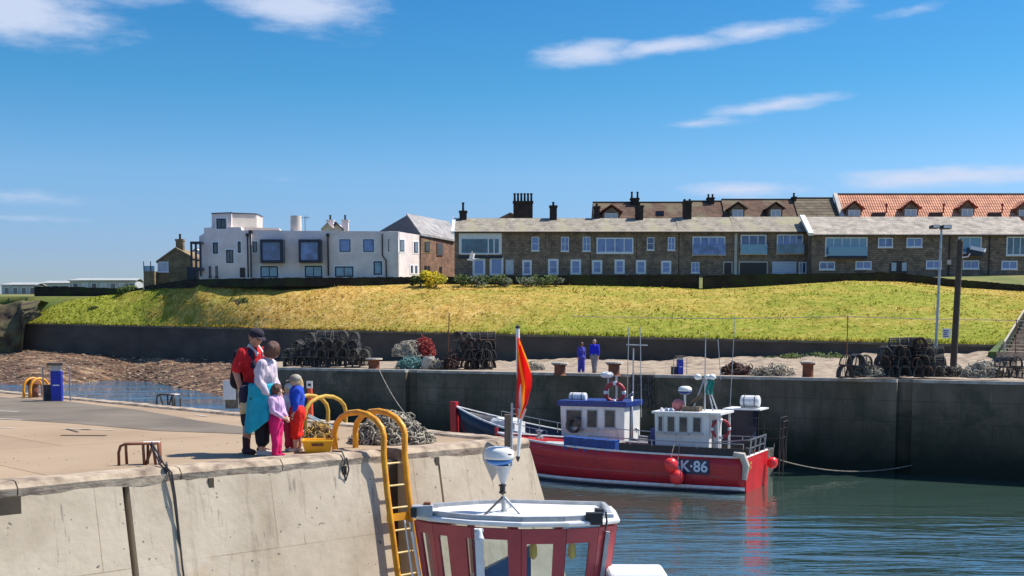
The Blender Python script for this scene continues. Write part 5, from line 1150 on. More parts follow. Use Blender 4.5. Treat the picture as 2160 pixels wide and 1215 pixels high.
wall_seg(E[0], E[1], Lw[0], Lw[1], [(.25,.75,.09,.95)])
wall_seg(E[1], E[2], Lw[1], Lw[2], [(.12,.36,.09,.95),(.84,.999,.09,.95)])
wall_seg(E[2], E[3], Lw[2], Lw[3], [(.0001,.74,.09,.95)])
wall_seg(E[3], E[4], Lw[3], Lw[4], [(.12,.72,.12,.66)])
wall_seg(E[4], E[5], Lw[4], Lw[5], [(.0001,.76,.12,.68)])
wall_seg(E[5], E[6], Lw[5], Lw[6], [])
wall_seg(E[6], E[8], Lw[6], Lw[8], [(.25,.75,.14,.64)])
wall_seg(E[8], E[9], Lw[8], Lw[9], [(.06,.46,.1,.8),(.54,.94,.1,.8)]); wall_seg(E[9], E[11], Lw[9], Lw[11], [(.06,.46,.1,.9),(.54,.94,.1,.9)]); wall_seg(E[11], E[0], Lw[11], Lw[0], [(.2,.8,.12,.8)])
MB().bar(E[2].lerp(E[3],.14)+V3((0,-.07,-.0)), Lw[2].lerp(Lw[3],.10)+V3((0,-.07,0)), .1, .05, (0,1,0)).build('window_post', m_whiterough, fb, world=True)
MB().bar(E[5].lerp(E[6],.45)+V3((0.02,-.04,-.06)), Lw[5].lerp(Lw[6],.45)+V3((.02,-.04,0)), .05, .06, (0,1,0)).build('drain_strip', m_alu, fb, world=True)
MB().tube([E[0]+V3((-.06,-.02,-.02)), E[0].lerp(Lw[0],.5)+V3((-.05,-.05,0)), Lw[0]+V3((-.08,-.05,0))], .022, 6).tube([E[0]+V3((-.14,0,0)), Lw[0]+V3((-.16,0,0))], .012, 5).build('grab_rail', m_white, fb, world=True)
# inside: blue berth cover, helm console, hanging yellow floats
P = Lw[2]; m = MB(); c = at(1075, 1165, 14.95); m.add([at(985,1260,14.6),at(1120,1260,14.6),at(1120,1150,14.6),at(985,1222,14.6),at(985,1260,15.1),at(1120,1260,15.1),at(1120,1148,15.1),at(985,1215,15.1)], [(0,1,2,3),(4,5,6,7),(0,1,5,4),(1,2,6,5),(2,3,7,6),(3,0,4,7)]); m.build('blue_cover', m_bluetarp, fb, world=True)
for px in (1119, 1200):
    c = at(px+6, 1160, 14.5); t = thing('float', 'small yellow float hanging inside the %s cabin window of the foreground boat' % ('left' if px < 1150 else 'rightmost'), 'float', c, 0, 'yellow floats in the cabin windows')
    MB().lathe([(.012,.15),(.02,.1),(.045,.05),(.05,-.02),(.048,-.08),(.02,-.11),(.01,-.12)], (0,0,0), 14).build('body', M('yellow_float', (1,.72,.02), (.95,.62,.01), 4, .4), t, smooth=True)
    MB().tube([(0,0,.15),(0,0,.34)], .005, 4).build('cord', m_rope, t)
# lower cabin, hull and foredeck (mostly below the frame)
MB().ext([p+V3((0,0,-.0)) for p in low], (0,0,-1.4)).build('lower_cabin', m_redfade, fb, world=True)
hb = []
for i in range(25):
    a = 2*pi*i/24; hb.append(V3((cen.x+.9+3.6*cos(a)*(1 if cos(a) > 0 else .85), cen.y-.1+1.35*sin(a), 0)))
m = MB(); k = 24
for z, sc in ((-3.0,1.0),(-3.6,.97),(-4.2,.9),(-5.0,.7)):
    for p in hb[:24]: q = V3((cen.x+.9, cen.y-.1, 0)); m.v.append(V3((q.x+(p.x-q.x)*sc, q.y+(p.y-q.y)*sc, z)))
for r_ in range(3):
    for i in range(24): m.f.append((r_*24+i, r_*24+(i+1) % 24, r_*24+24+(i+1) % 24, r_*24+24+i))
m.f.append(tuple(range(24))); m.build('hull', m_white, fb, world=True, smooth=False)
# white foredeck box showing at the bottom edge right of the cabin
c0 = at(1283, 1207, 14.2); c1_ = at(1408, 1207, 14.2)
m = MB(); m.box(c0.x, c1_.x, 14.1, 14.75, c0.z-.5, c0.z-.0); bevel(m.build('deck_locker', m_whiterough, fb, world=True), .06, 3)
m = MB()
for x in (c0.x+.1, c1_.x-.15):
    for y in (14.0, 15.0): m.box(x-.03,x+.03,y-.03,y+.03,-3.05,c0.z-.48)
m.build('locker_frame', m_alu, fb, world=True)
# roof gear
def bx(px0, px1, py0, py1, Y, d, name, mt, par=roof):
    a = at(px0, py1, Y); b = at(px1, py0, Y); return bevel(MB().box(a.x, b.x, Y, Y+d, a.z, b.z).build(name, mt, par, world=True), .008)
bx(868, 912, 1068, 1090, 14.7, .18, 'lamp_housing', m_alu); bx(893, 908, 1060, 1070, 14.8, .09, 'lamp', m_rust); bx(866, 878, 1072, 1092, 14.62, .2, 'lamp_housing_end', m_black)
bx(1236, 1272, 1082, 1108, 14.35, .1, 'lamp_housing', m_black); bx(1255, 1274, 1074, 1088, 14.5, .14, 'lamp', m_black); bx(1276, 1295, 1084, 1093, 14.3, .08, 'lamp', m_whiterough)
MB().tube([at(1278,1080,14.1), at(1280,1100,14.1), at(1277,1118,14.1)], .012, 6).build('cable', m_black, roof, world=True)
# horn below the front rim
c = at(1011, 1124, 13.95); MB().lathe([(.02,.05),(.03,.03),(.035,-.0),(.05,-.05),(.064,-.075),(.058,-.075),(.03,-.02)], c, 16).build('horn', m_whiterough, fb, world=True, smooth=True)
bx(1000, 1020, 1117, 1123, 13.98, .05, 'horn_bracket', m_alu, fb)
# mast
MY = 15.0; p0 = at(1063, 1098, MY); p1 = at(1062, 1046, MY)
mast = MB().tube([p0, p1], .03, 10).build('mast', m_alu, fb, world=True)
MB().bar(at(1047,1100,MY), at(1060,1074,MY), .02).bar(at(1079,1100,MY), at(1066,1074,MY), .02).ext([at(1049,1101,MY-.01), at(1077,1101,MY-.01), at(1066,1076,MY-.01), at(1060,1076,MY-.01)], (0,.02,0)).build('mast_foot', m_alu, mast, world=True)
for px, py, dy in ((1010,1098,-.35),(1117,1106,-.35),(1085,1080,.5)): MB().tube([at(1062,1047,MY), at(px, py, MY+dy)], .014, 6).build('mast_stay', m_alu if px != 1010 else m_black, mast, world=True)
c = at(1060, 1044, MY); s_ = MY/FPX
MB().lathe([(.005,0),(.045,4*s_),(.05,7*s_),(.03,8*s_),(.035,9*s_),(.035,18*s_),(.05,19*s_),(.05,22*s_),(.02,23*s_)], c, 16).build('mast_light', m_black, mast, world=True, smooth=False)
c = at(1061, 1020, MY); MB().lathe([(.016,-.02),(.03,0.0),(.105,36*s_),(.12,39*s_)], c, 20).build('radar_bracket', m_alu, mast, world=True)
c = at(1053, 980, MY); rd = 31*s_
g = MB().lathe([(rd*.62,0),(rd*.85,5*s_),(rd*.97,12*s_)], c, 28).build('radar_base', M('radar_blue', (.03,.2,.55), (.03,.17,.5), 3, .4), mast, world=True, smooth=True)
MB().lathe([(rd*.98,11.5*s_),(rd*1.0,13*s_)], c, 28).build('radar_seam', m_navy, g, world=True)
MB().lathe([(rd,12.8*s_),(rd*1.03,18*s_),(rd*1.0,28*s_),(rd*.93,33*s_),(rd*.75,36.5*s_),(rd*.4,38.3*s_),(.001,38.6*s_)], c, 32).build('radar_dome', m_white, g, world=True, smooth=True)
a = at(1072, 960.5, MY-rd*.98); MB().ext([a, a+V3((.045,.02,0)), a+V3((.04,.018,.014)), a+V3((-.002,0,.02))], (0,.012,0)).build('logo', m_navy, g, world=True)
# flag on its staff
fl = thing('flag', 'red and yellow flag hanging limp on a white staff above the foreground boat', 'flag', at(1092, 962, MY+.05))
MY2 = MY+.05
MB().tube([at(1092.5,966,MY2), at(1099,880,MY2), at(1093,770,MY2), at(1092,692,MY2)], [.02,.026,.026,.024], 10).build('staff', m_white, fl, world=True)
MB().lathe([(.026,0),(.03,.02),(.03,.03),(.0,.05)], at(1092,693,MY2), 10).lathe([(.005,-.05),(.028,0),(.026,.02)], at(1092.5,966,MY2), 10).build('finial', m_black, fl, world=True)
def flagpt(u, v):     # v down the hoist, u across the folds
    y = 712+172*v; xl = 1090+1.0*sin(v*5); wd = [5,11,17,23,28,32,32,27,24,16,9]; f = v*10; i = min(9, int(f)); wdt = wd[i]+(wd[i+1]-wd[i])*(f-i)
    if v > .86: y -= 8*sin(pi*min(1,u*1.6))*(v-.86)/.14
    return at(xl+wdt*u, y, MY2-.03-.06*sin(u*7+v*2.2)-.03*sin(v*7))
fm, ft, fp = base('flag_cloth_red_yellow'); fp.inputs['Roughness'].default_value = .8
cv = N(ft, 'ShaderNodeTexCoord'); sx_ = N(ft, 'ShaderNodeSeparateXYZ'); ft.links.new(cv.outputs['UV'], sx_.inputs[0])
wn = N(ft, 'ShaderNodeTexWave', wave_type='BANDS', bands_direction='X', i_Scale=.42, i_Distortion=0.0); 
cb = N(ft, 'ShaderNodeCombineXYZ'); mt_ = N(ft, 'ShaderNodeMath', operation='MULTIPLY_ADD'); ft.links.new(sx_.outputs[1], mt_.inputs[0]); mt_.inputs[1].default_value = -.75; ft.links.new(sx_.outputs[0], mt_.inputs[2]); ft.links.new(mt_.outputs[0], cb.inputs[0]); ft.links.new(cb.outputs[0], wn.inputs[0])
ft.links.new(ramp(ft, wn.outputs['Fac'], [(.09,(.95,.4,.02)),(.16,(.82,.02,.012)),(1,(.78,.012,.012))]), fp.inputs['Base Color'])
tl_ = N(ft, 'ShaderNodeBsdfTranslucent'); ft.links.new(ramp(ft, wn.outputs['Fac'], [(.09,(.95,.4,.02)),(.16,(.82,.02,.012)),(1,(.78,.012,.012))]), tl_.inputs[0])
ms_ = N(ft, 'ShaderNodeMixShader'); ms_.inputs[0].default_value = .4; on_ = [n for n in ft.nodes if n.type == 'OUTPUT_MATERIAL'][0]; ft.links.new(fp.outputs[0], ms_.inputs[1]); ft.links.new(tl_.outputs[0], ms_.inputs[2]); ft.links.new(ms_.outputs[0], on_.inputs[0])
m = MB(); m.grid(flagpt, 24, 60); cl = m.build('cloth', fm, fl, world=True, smooth=True); uv = cl.data.uv_layers.new(name='UVMap')
for p_ in cl.data.polygons:
    for li in p_.loop_indices: vi = cl.data.loops[li].vertex_index; uv.data[li].uv = ((vi % 25)/24, (vi//25)/60)
m = MB(); m.grid(lambda u, v: at(1091+ (20-9*v)*u, 862+(32-6*u)*v, MY2-.035-.03*sin(u*6)), 8, 8); m.build('flag_lining', m_whiterough, fl, world=True, smooth=True)
MB().tube([at(1079,983,MY2-.1), at(1080,850,MY2-.1)], .014, 6).tube([at(1080,862,MY2-.1), at(1095,862,MY2-.03)], .008, 5).build('aerial', m_alu, mast, world=True)
# wooden post on the quay corner seen left of the staff
a = gz(1071, 938, 0); t = tag(MB().box(a.x-.05,a.x+.05,a.y-.05,a.y+.05,-.1,.45).build('timber_post', m_wood, loc=a), 'short weathered timber post on the quay corner behind the radar', 'post')
# rope from ladder to the boat
rope('mooring_rope', 'thin mooring line from the yellow ladder to the foreground cabin roof', Q(s_l1-.05,-.3,-1.35), at(868,1100,14.7), .12, .012)

# ------------------------------------------------------------------ ladders
def ladder(name, label, px, length, rails_off, m_, hoop=.52, back=.95, group='yellow quay ladders', a=None, b=0.0, rz=None, loc=None, w_=.42, full=True, rr=.036):
    t = thing(name, label, 'ladder', loc, rz, group)
    for sg in (-.5, .5):
        x = sg*w_; pts = [(x, back, -.02), (x, back, hoop*.35)]
        for i in range(9): an = pi*i/8; pts.append((x, back/2-.09+(back/2+.09)*cos(an), hoop*.45+(hoop*.55)*sin(an)))
        pts += [(x, -.17, 0.0)]
        if full: pts += [(x, -.14-BAT*.5, -.5), (x, -.14-BAT*length, -length)]
        else: pts += [(x, -.2, -1.0)]
        m = MB()
        for p, q in zip(pts, pts[1:]): m.bar(p, q, .05, .085, (1,0,0))
        MB().tube(pts, rr, 8).build('rail', m_, t, smooth=True)
    if full:
        n = int(length/.3)
        for i in range(n):
            z = -.12-i*.3; y = -.14+BAT*z; MB().tube([(-w_/2, y, z), (w_/2, y, z)], .014, 6).build('rung', m_rung, t)
        for z in (-.85, -2.9): MB().box(-w_/2-.02, w_/2+.02, -.12+BAT*z, -.08+BAT*z, z-.05, z+.05).build('bracket', m_, t)
    return t
m_rung = M('pale_worn_rung', (.75,.6,.3), (.6,.42,.12), 9, .5)
sm = (s_l0+s_l1)/2
ladder('quay_ladder', 'long yellow ladder with hooped handrails down the near quay wall', 0, 4.9, 0, m_yellow, loc=Q(sm-.06, .0, 0), rz=TH, back=.98, hoop=.56, w_=.36, rr=.042)
p_ = gz(700, 896); ladder('quay_ladder', 'faded yellow ladder hoops on the far edge behind the fish box', 0, 1, 0, m_yellow2, loc=gz(697, 897), rz=TH+pi/2+.25, back=.9, hoop=.55, full=False)
ladder('quay_ladder', 'small orange ladder hoops at the left quay edge beside the blue pillar', 0, 1, 0, m_yellow, loc=gz(84, 838), rz=TH+pi/2+.2, back=.36, hoop=.5, w_=.3, full=False)

# ------------------------------------------------------------------ quay furniture
def pedestal(name, label, px, py, h_, wd, group):
    p = gz(px, py, 0 if py > 800 and px < 600 else FQ); t = thing(name, label, 'service pillar', p, .2, group)
    bevel(MB().box(-wd/2,wd/2,-wd/2,wd/2,0,h_*.78).build('body', m_blueh2, t), .01)
    MB().box(-wd*.46,wd*.46,-wd*.46,wd*.46,h_*.781,h_*.92).build('meter_panel', m_alu, t); bevel(MB().box(-wd*.75,wd*.75,-wd*.7,wd*.7,h_*.921,h_).build('cap', m_wood, t), .01)
    MB().box(-wd*.3,wd*.3,-wd/2-.012,-wd/2,h_*.4,h_*.43).build('label_strip', m_whiterough, t)
    m = MB()
    for sx in (-1,1): m.tube([(sx*wd*1.25,-.05,0),(sx*wd*1.25,-.05,h_*.85),(sx*wd*1.1,-.05,h_*.9)], .018, 6)
    m.build('guard_rail', m_steel, t); MB().box(-wd*1.35,-wd*.55,.05,.3,0,h_*.42).build('side_box', m_creel, t); return t
m_blueh2 = M('bright_blue_panel', (.012,.03,.42), (.01,.03,.3), 3, .4)
pedestal('service_pillar', 'blue service pillar with grey cap at the left quay edge', 121, 846, .95, .25, 'blue service pillars')
pedestal('service_pillar', 'small blue service pillar on the far quay among the masts', 1434, 790, .95, .28, 'blue service pillars')
def bollard(label, px, py, r, h_, z=FQ, m_=m_rust, flat=True):
    p = gz(px, py, z); t = thing('bollard', label, 'bollard', p, 0, 'rusty mooring bollards')
    MB().lathe([(r*.95,-.05),(r*.8,.03),(r*.78,h_*.8),(r,h_*.86),(r*1.05,h_*.93),(r,h_)], (0,0,0), 16).build('post', m_, t, smooth=False)
    MB().lathe([(r*1.25,0),(r*1.2,.08),(r*.9,.08)] if flat else [(r,0),(r*.8,.1),(r*.1,.15)], (0,0,h_-.02), 16).build('cap', m_sack if flat and z == FQ else m_, t); return t
bollard('wide rusty bollard with pale cap beside the left creel stack', 789, 777, .42, .55)
bollard('square brown bollard on the far quay left of the couple', 1181, 790, .36, .55); bollard('brown bollard just right of the couple on the far quay', 1295, 791, .36, .6)
bollard('brown bollard on the gravel left of the right-hand creel stack', 1704, 795, .33, .68)
bollard('rusty red bollard at the left quay edge beside the orange hoops', 71, 838, .16, .38, 0, m_rust, False)
# low tubular mooring frames
def frame(name, label, px0, px1, py, h_, z, m_, tilt, dep):
    a = gz(px0, py, z); b = gz(px1, py+tilt, z); d = (b-a); L_ = d.length; t = thing(name, label, 'mooring hoop', a, atan2(d.y, d.x), 'tubular mooring hoops on the near quay'); r = .022*h_/.33
    m = MB(); m.tube([(0,0,-.02),(0,0,h_*.6),(.05*L_,0,h_*.9),(.16*L_,0,h_),(L_*.98,0,h_)], r, 8); m.tube([(L_*.18,.0,h_),(L_*.17,.12,-.02)], r, 8).tube([(L_*.6,0,h_),(L_*.62,.0,-.02)], r, 8); m.build('bent_tube', m_, t, smooth=True)
    m = MB(); m.tube([(L_*.68,dep,-.02),(L_*.7,dep,h_),(L_,dep,h_),(L_,dep,-.02)], r, 8).tube([(L_*.98,0,h_),(L_,0,-.02)], r, 8).tube([(L_*.65,.02,0),(L_*.86,0,h_)], r, 8).tube([(L_*.9,0,0),(L_*.84,0,h_)], r, 8); m.build('leg_frame', m_, t, smooth=True)
    m = MB(); m.box(L_*.6,L_*1.0,0,dep,h_,h_+.015); m.build('top_plate', m_whiterough if z == 0 and h_ < .3 else m_sack, t); return t
frame('mooring_hoop', 'brown tubular mooring frame by the coping with ropes tied to it', 251, 337, 982, .27, 0, m_rust, -2, .14)
frame('mooring_hoop', 'small dark tubular frame on the back edge of the near quay', 331, 369, 857, .27, 0, m_black, 1, .2)
# ropes from the frame over the coping and down the wall
m = MB(); A_ = gz(325, 955, 0)+V3((0,0,.0)); a = lad_s(345)
pts = [gz(318,982)+V3((0,0,.27)), gz(335,986)+V3((0,-.05,.12)), Q(a-.02,.1,.09), Q(a-.0,-.09,.0), Q(a+.02,-.14,-.25), Q(a+.06,-.2,-.9), Q(a+.13,-.9*.22-.25,-2.6), Q(a+.2,-1.1,-4.7)]
m.tube(pts, .012, 6); m.tube([pts[0]+V3((.02,0,.02)), Q(a+.02,.08,.09), Q(a+.03,-.09,0), Q(a+.05,-.13,-.3), Q(a+.04,-.28,-1.1), Q(a+.13,-.9*.22-.25,-2.6)], .012, 6)
for i in range(4): m.ring(Q(a+.0,-.03+.02*i,.07-.04*i), .05, .014, (1,.3,.5), 10, 5)
tag(m.build('mooring_rope', m_black, loc=Q(a,0)), 'black rope tied to the brown frame and running down the wall', 'rope')
a = lad_s(718); m = MB(); m.tube([Q(a-.01,.2,.07), Q(a,-.02,.08), Q(a,-.09,-.02), Q(a-.05,-.1,-.18), Q(a+.0,-.1,-.3), Q(a+.05,-.1,-.16), Q(a+.02,-.09,0)], .012, 6); tag(m.build('rope_loop', m_black, loc=Q(a,0)), 'short black rope loop hanging over the coping left of the ladder', 'rope')
# posts with panels behind the family
p = gz(488, 862); t = thing('notice_board', 'grey post cabinet with a blank pale panel behind the man in red', 'notice board', p)
MB().box(-.13,.15,0,.22,0,.52).build('cabinet', m_creel, t); bevel(MB().box(-.17,.1,-.03,0,.2,.62).build('panel', M('pale_blue_panel', (.5,.56,.62), (.45,.5,.57), 3, .5), t), .006)
p = gz(655, 884); t = thing('marker_post', 'orange marker post with small white tag behind the fish box', 'post', p)
MB().lathe([(.06,0),(.048,.45),(.045,.62)], (0,0,0), 12).build('post', M('orange_post', (.7,.08,.02), (.6,.07,.02), 4, .6), t); tp = MB().box(-.055,.055,-.07,-.04,.6,.74).build('tag', m_whiterough, t); MB().box(-.03,.03,-.075,-.07,.645,.69).build('symbol', m_navy, tp)
p = gz(497, 870); 
# fish box, pole, net and rope heaps on the near quay
def fishbox(px, py, w_, d_, h_, rz, label):
    p = gz(px, py); t = thing('fish_box', label, 'fish box', p, rz); m = MB(); o = .04
    B0 = [(-w_/2+o,-d_/2+o),(w_/2-o,-d_/2+o),(w_/2-o,d_/2-o),(-w_/2+o,d_/2-o)]; T0 = [(-w_/2,-d_/2),(w_/2,-d_/2),(w_/2,d_/2),(-w_/2,d_/2)]
    m.add([(x,y,0) for x,y in B0]+[(x,y,h_) for x,y in T0]+[(x*.93,y*.9,h_) for x,y in T0]+[(x*.93,y*.9,.03) for x,y in B0], [(0,1,2,3),(0,4,5,1),(1,5,6,2),(2,6,7,3),(3,7,4,0),(4,8,9,5),(5,9,10,6),(6,10,11,7),(7,11,8,4),(8,12,13,9),(9,13,14,10),(10,14,15,11),(11,15,12,8),(12,15,14,13)])
    m.build('tub', m_yelbox, t); m = MB(); m.box(-.08,.08,-d_/2-.012,-d_/2+.03,h_*.6,h_*.8); m.build('hand_hole', m_rust, t)
    m = MB(); m.tube([(-w_/2,-d_/2,h_),(w_/2,-d_/2,h_),(w_/2,d_/2,h_),(-w_/2,d_/2,h_)], .016, 6, True); m.build('rim', m_yelbox, t); return t
fishbox(671, 954, .42, .34, .17, .12, 'yellow plastic fish box with a slotted handle between the boy and the ladder')
def heap(name, label, cat, c, W, D, H, n, m_, r=.012, rr=(.04,.11), seed=1, mats2=None, wob=.35, shape=1.0):
    rnd = random.Random(seed); t = thing(name, label, cat, c); m = MB(); m2 = MB()
    for i in range(n):
        a = rnd.uniform(0, 2*pi); q = sqrt(rnd.random()); x = cos(a)*q*W/2; y = sin(a)*q*D/2; z = H*(1-q**1.7)**shape*rnd.uniform(.45,1)
        R_ = rnd.uniform(*rr); nr = V3((rnd.gauss(0,1), rnd.gauss(0,1), rnd.gauss(0,1)+.4)).normalized(); u = nr.orthogonal().normalized(); v = nr.cross(u); ph = rnd.uniform(0,6); pts = []
        k = rnd.randint(7, 12); sp = rnd.uniform(1.0, 1.7)
        for j in range(k):
            an = ph+2*pi*sp*j/k; rad = R_*(1+.25*sin(an*1.7+ph)); pts.append(V3((x,y,max(.015,z)))+(u*cos(an)+v*sin(an))*rad+nr*(j/k-.5)*R_*wob)
        for p in pts: p.z = max(p.z, r)
        (m2 if mats2 and rnd.random() < .35 else m).tube(pts, r*rnd.uniform(.8,1.15), 5)
    core = MB(); core.grid(lambda u, v: V3((cos(2*pi*u)*v*W*.42, sin(2*pi*u)*v*D*.42, max(-.01, H*.72*(1-v**1.9)+.05*noise.noise(V3((cos(2*pi*u)*v*3, sin(2*pi*u)*v*3, seed)))))), 24, 10); core.build('core', m_, t, smooth=True)
    m.build('coils', m_, t, smooth=True)
    if mats2: m2.build('twine', mats2, t, smooth=True)
    return t
m_ropel = M('pale_chain_rope', (.5,.46,.38), (.3,.28,.22), 9, .9, .3)
heap('rope_pile', 'big pile of weathered grey rope and chain on the quay behind the ladder', 'rope pile', gz(822, 938)+V3((0,.3,0)), 1.25, .9, .5, 420, m_rope, .0125, (.04,.085), 3, m_ropel, shape=.8)
heap('rope_pile', 'low right-hand tail of grey coiled rope on the quay edge', 'rope pile', gz(873, 935)+V3((0,.2,0)), .6, .5, .16, 120, m_rope, .011, (.03,.07), 4, m_ropel)
heap('net_pile', 'heap of brown netting and twine behind the yellow fish box', 'net pile', gz(672, 930)+V3((0,.1,0)), .55, .5, .3, 150, m_ropeb, .009, (.03,.07), 5, m_yellow2)
a = gz(650, 905)+V3((0,0,.22)); b = gz(708, 917)+V3((0,0,.06)); tag(MB().tube([a, b], .018, 8).tube([a+V3((0,.1,.02)), b+V3((0,.12,.03))], .015, 8).build('pole', M('pale_teal_pole', (.35,.5,.55), (.5,.55,.55), 4, .4), loc=a), 'pale teal pole lying across the netting behind the faded hoops', 'pole')

# ------------------------------------------------------------------ lobster creels
def creel_proto(m_f, m_n, label, group, loc):
    t = thing('lobster_pot', label, 'lobster pot', loc, 0, group); L_, W_, H_ = .85, .55, .5
    f = MB(); f.tube([(-L_/2,-W_/2,.02),(L_/2,-W_/2,.02),(L_/2,W_/2,.02),(-L_/2,W_/2,.02)], .028, 5, True)
    for x in (-L_/2, 0, L_/2): f.tube([(x, -W_/2*cos(a), .02+H_*sin(a)**.8) for a in [pi*i/10 for i in range(11)]], .026, 5)
    for a in (pi*.3, pi*.5, pi*.7): f.tube([(-L_/2,-W_/2*cos(a),.02+H_*sin(a)**.8),(L_/2,-W_/2*cos(a),.02+H_*sin(a)**.8)], .014, 4)
    f.tube([(0,0,.02),(0,0,H_)], .02, 4).build('frame', m_f, t)
    g = MB()
    for i in range(1, 12):
        x = -L_/2+L_*i/12; g.tube([(x, -W_/2*cos(a)*.97, .02+H_*.97*sin(a)**.8) for a in [pi*j/8 for j in range(9)]], .015, 3)
    for j in range(1, 10): a = pi*j/10; g.tube([(-L_/2,-W_/2*cos(a)*.97,.02+H_*.97*sin(a)**.8),(L_/2,-W_/2*cos(a)*.97,.02+H_*.97*sin(a)**.8)], .013, 3)
    for x in (-L_/2, L_/2):
        for k in range(1, 6): y = -W_/2+W_*k/6; g.tube([(x,y,.02),(x,y,.02+H_*sqrt(max(0,1-(2*y/W_)**2)))], .007, 3)
    g.build('netting', m_n, t); return t
GP = 'lobster pots stacked on the far quay'
protos = {}
def put(kind, px, py, Y, rz, tilt, label, sc=1.0):
    c = at(px, py, Y)
    if kind not in protos: protos[kind] = creel_proto(m_creel if kind == 'd' else m_creelr, m_net, label, GP, c); o = protos[kind]
    else: o = copy_tree(protos[kind]); o['label'] = label
    o.location = c; o.rotation_euler = (tilt, 0, rz); o.scale = (sc,)*3
rnd = random.Random(21)
rowlab = ['bottom row', 'second row', 'third row', 'top row']
def stack(x0, x1, ybase, Y, rows, dx, dy, where, kinds='d', depthn=2, sc=1.0):
    for r, (a, b) in enumerate(rows):
        px = x0+(x1-x0)*a
        while px < x0+(x1-x0)*b:
            for d in range(depthn):
                if d and r == len(rows)-1: continue
                put(rnd.choice(kinds), px+rnd.uniform(-3,3)+d*6, ybase-dy*r-d*2+rnd.uniform(-1.5,1.5), Y+d*.75, rnd.choice((0,pi/2,pi/2,pi/2))+rnd.uniform(-.35,.35), rnd.uniform(-.15,.15) if r < 2 else rnd.uniform(-.4,.4), 'dark lobster pot in the %s of the %s' % (rowlab[min(r,3)], where), sc*rnd.uniform(.92,1.08))
            px += dx
stack(612, 775, 773, 73.5, [(0,1),(.02,.98),(.12,.9),(.3,.85)], 22, 18, 'long stack behind the family', 'd', 2, 1.08)
stack(975, 1028, 777, 70.0, [(0,1),(0,1),(0,1),(0,1)], 17, 19, 'tall stack left of the flag', 'ddr', 2, 1.08)
stack(1862, 1982, 794, 54.3, [(0,1),(0,1),(.05,.92),(.3,.8)], 21, 20, 'big stack by the lamp post', 'ddr', 3, .95)
stack(1784, 1840, 795, 53.8, [(0,1),(.0,1)], 22, 23, 'small stack left of the big one', 'dr', 1, 1.0)
stack(2118, 2165, 796, 52.8, [(0,1),(.0,1)], 26, 22, 'pair at the right photo edge', 'dr', 1, .95)
put('d', 1937, 728, 54.9, .2, pi/2-.15, 'round-hooped creel standing upright on top of the big stack', 1.0)
NG = 'net and rope heaps on the far quay'
for c, W_, D_, H_, n, m_, lab, sd_ in [
    (at(862,752,72.0), 1.9, 1.2, .95, 160, m_ropel, 'tangled pale creel ropes beside the red net on the far quay', 31),
    (at(893,752,72.2), 1.3, 1.1, 1.2, 170, m_rednet, 'pinkish red net bundle on the far quay', 32),
    (at(866,779,70.6), 1.5, .9, .75, 140, m_teal, 'teal green net bundle at the quay edge below the red net', 33),
    (at(925,779,69.8), 1.0, .8, .5, 80, m_rope, 'small grey rope heap right of the white sack', 34),
    (at(952,778,69.5), .9, .9, 1.1, 70, m_creelr, 'rust brown gear heap left of the tall creel stack', 35),
    (at(2072,797,53.4), 1.7, 1.2, .7, 190, m_ropel, 'pale tangled rope heap on the far quay beneath the camera pole', 36),
    (at(1555,790,60.5), 1.7, 1, .6, 90, m_creelr, 'dark red gear heap behind the red boat mast', 37),
    (at(1630,792,59.0), 2.2, 1, .45, 90, m_rope, 'flattened net heap on the gravel right of the masts', 38),
    (at(2000,795,54.6), 1.4, 1, .45, 90, m_creel, 'dark netting at the foot of the camera pole', 39),
    (at(1830,792,53.9), 1.2, 1, .5, 80, m_rope, 'grey rope and gear between the two right-hand creel stacks', 40),
    (at(1122,780,68.5), 1.4, 1, .35, 60, m_rope, 'low pale rope heap right of the flag', 41)]:
    heap('net_heap', lab, 'net heap', c, W_, D_, H_, n, m_, .022, (.09,.22), sd_, shape=.5).update_tag()
    bpy.data.objects[-1] if False else None
c = at(905, 781, 70.4); t = thing('sack', 'pale bulging sack between the teal net and rope heap on the far quay', 'sack', c)
MB().grid(lambda u, v: V3((cos(2*pi*u)*(.42+.06*sin(v*5)), sin(2*pi*u)*.35, 0))+V3((0,0,.8*v+.05*noise.noise(V3((u*4,v*3,0))))) if v < .98 else V3((cos(2*pi*u)*.3, sin(2*pi*u)*.25, .82)), 20, 10).ext([(.3*cos(a), .25*sin(a), .8) for a in [2*pi*i/12 for i in range(12)]], (0,0,.03)).build('body', m_sack, t, smooth=True)
MB().tube([(.05,0,.8),(.12,-.05,.95)], [.08,.03], 6).build('neck', m_rope, t)
# netting fender hung over the wall below the mast
m = MB(); 
for i in range(14):
    a = fs_(1333+i*3.6); m.tube([FQp(a, .1, .1), FQp(a,-.08,.0), FQp(a+random.uniform(-.05,.05),-.12,-.9), FQp(a+random.uniform(-.1,.1),-.1,-1.7)], .03, 4)
for j in range(8): m.tube([FQp(fs_(1333),-.12,-.1-.2*j), FQp(fs_(1380),-.12,-.15-.2*j)], .02, 4)
tag(m.build('hanging_net', m_creel, loc=FQp(fs_(1355),0)), 'dark net hung over the harbour wall between the two boats', 'net')

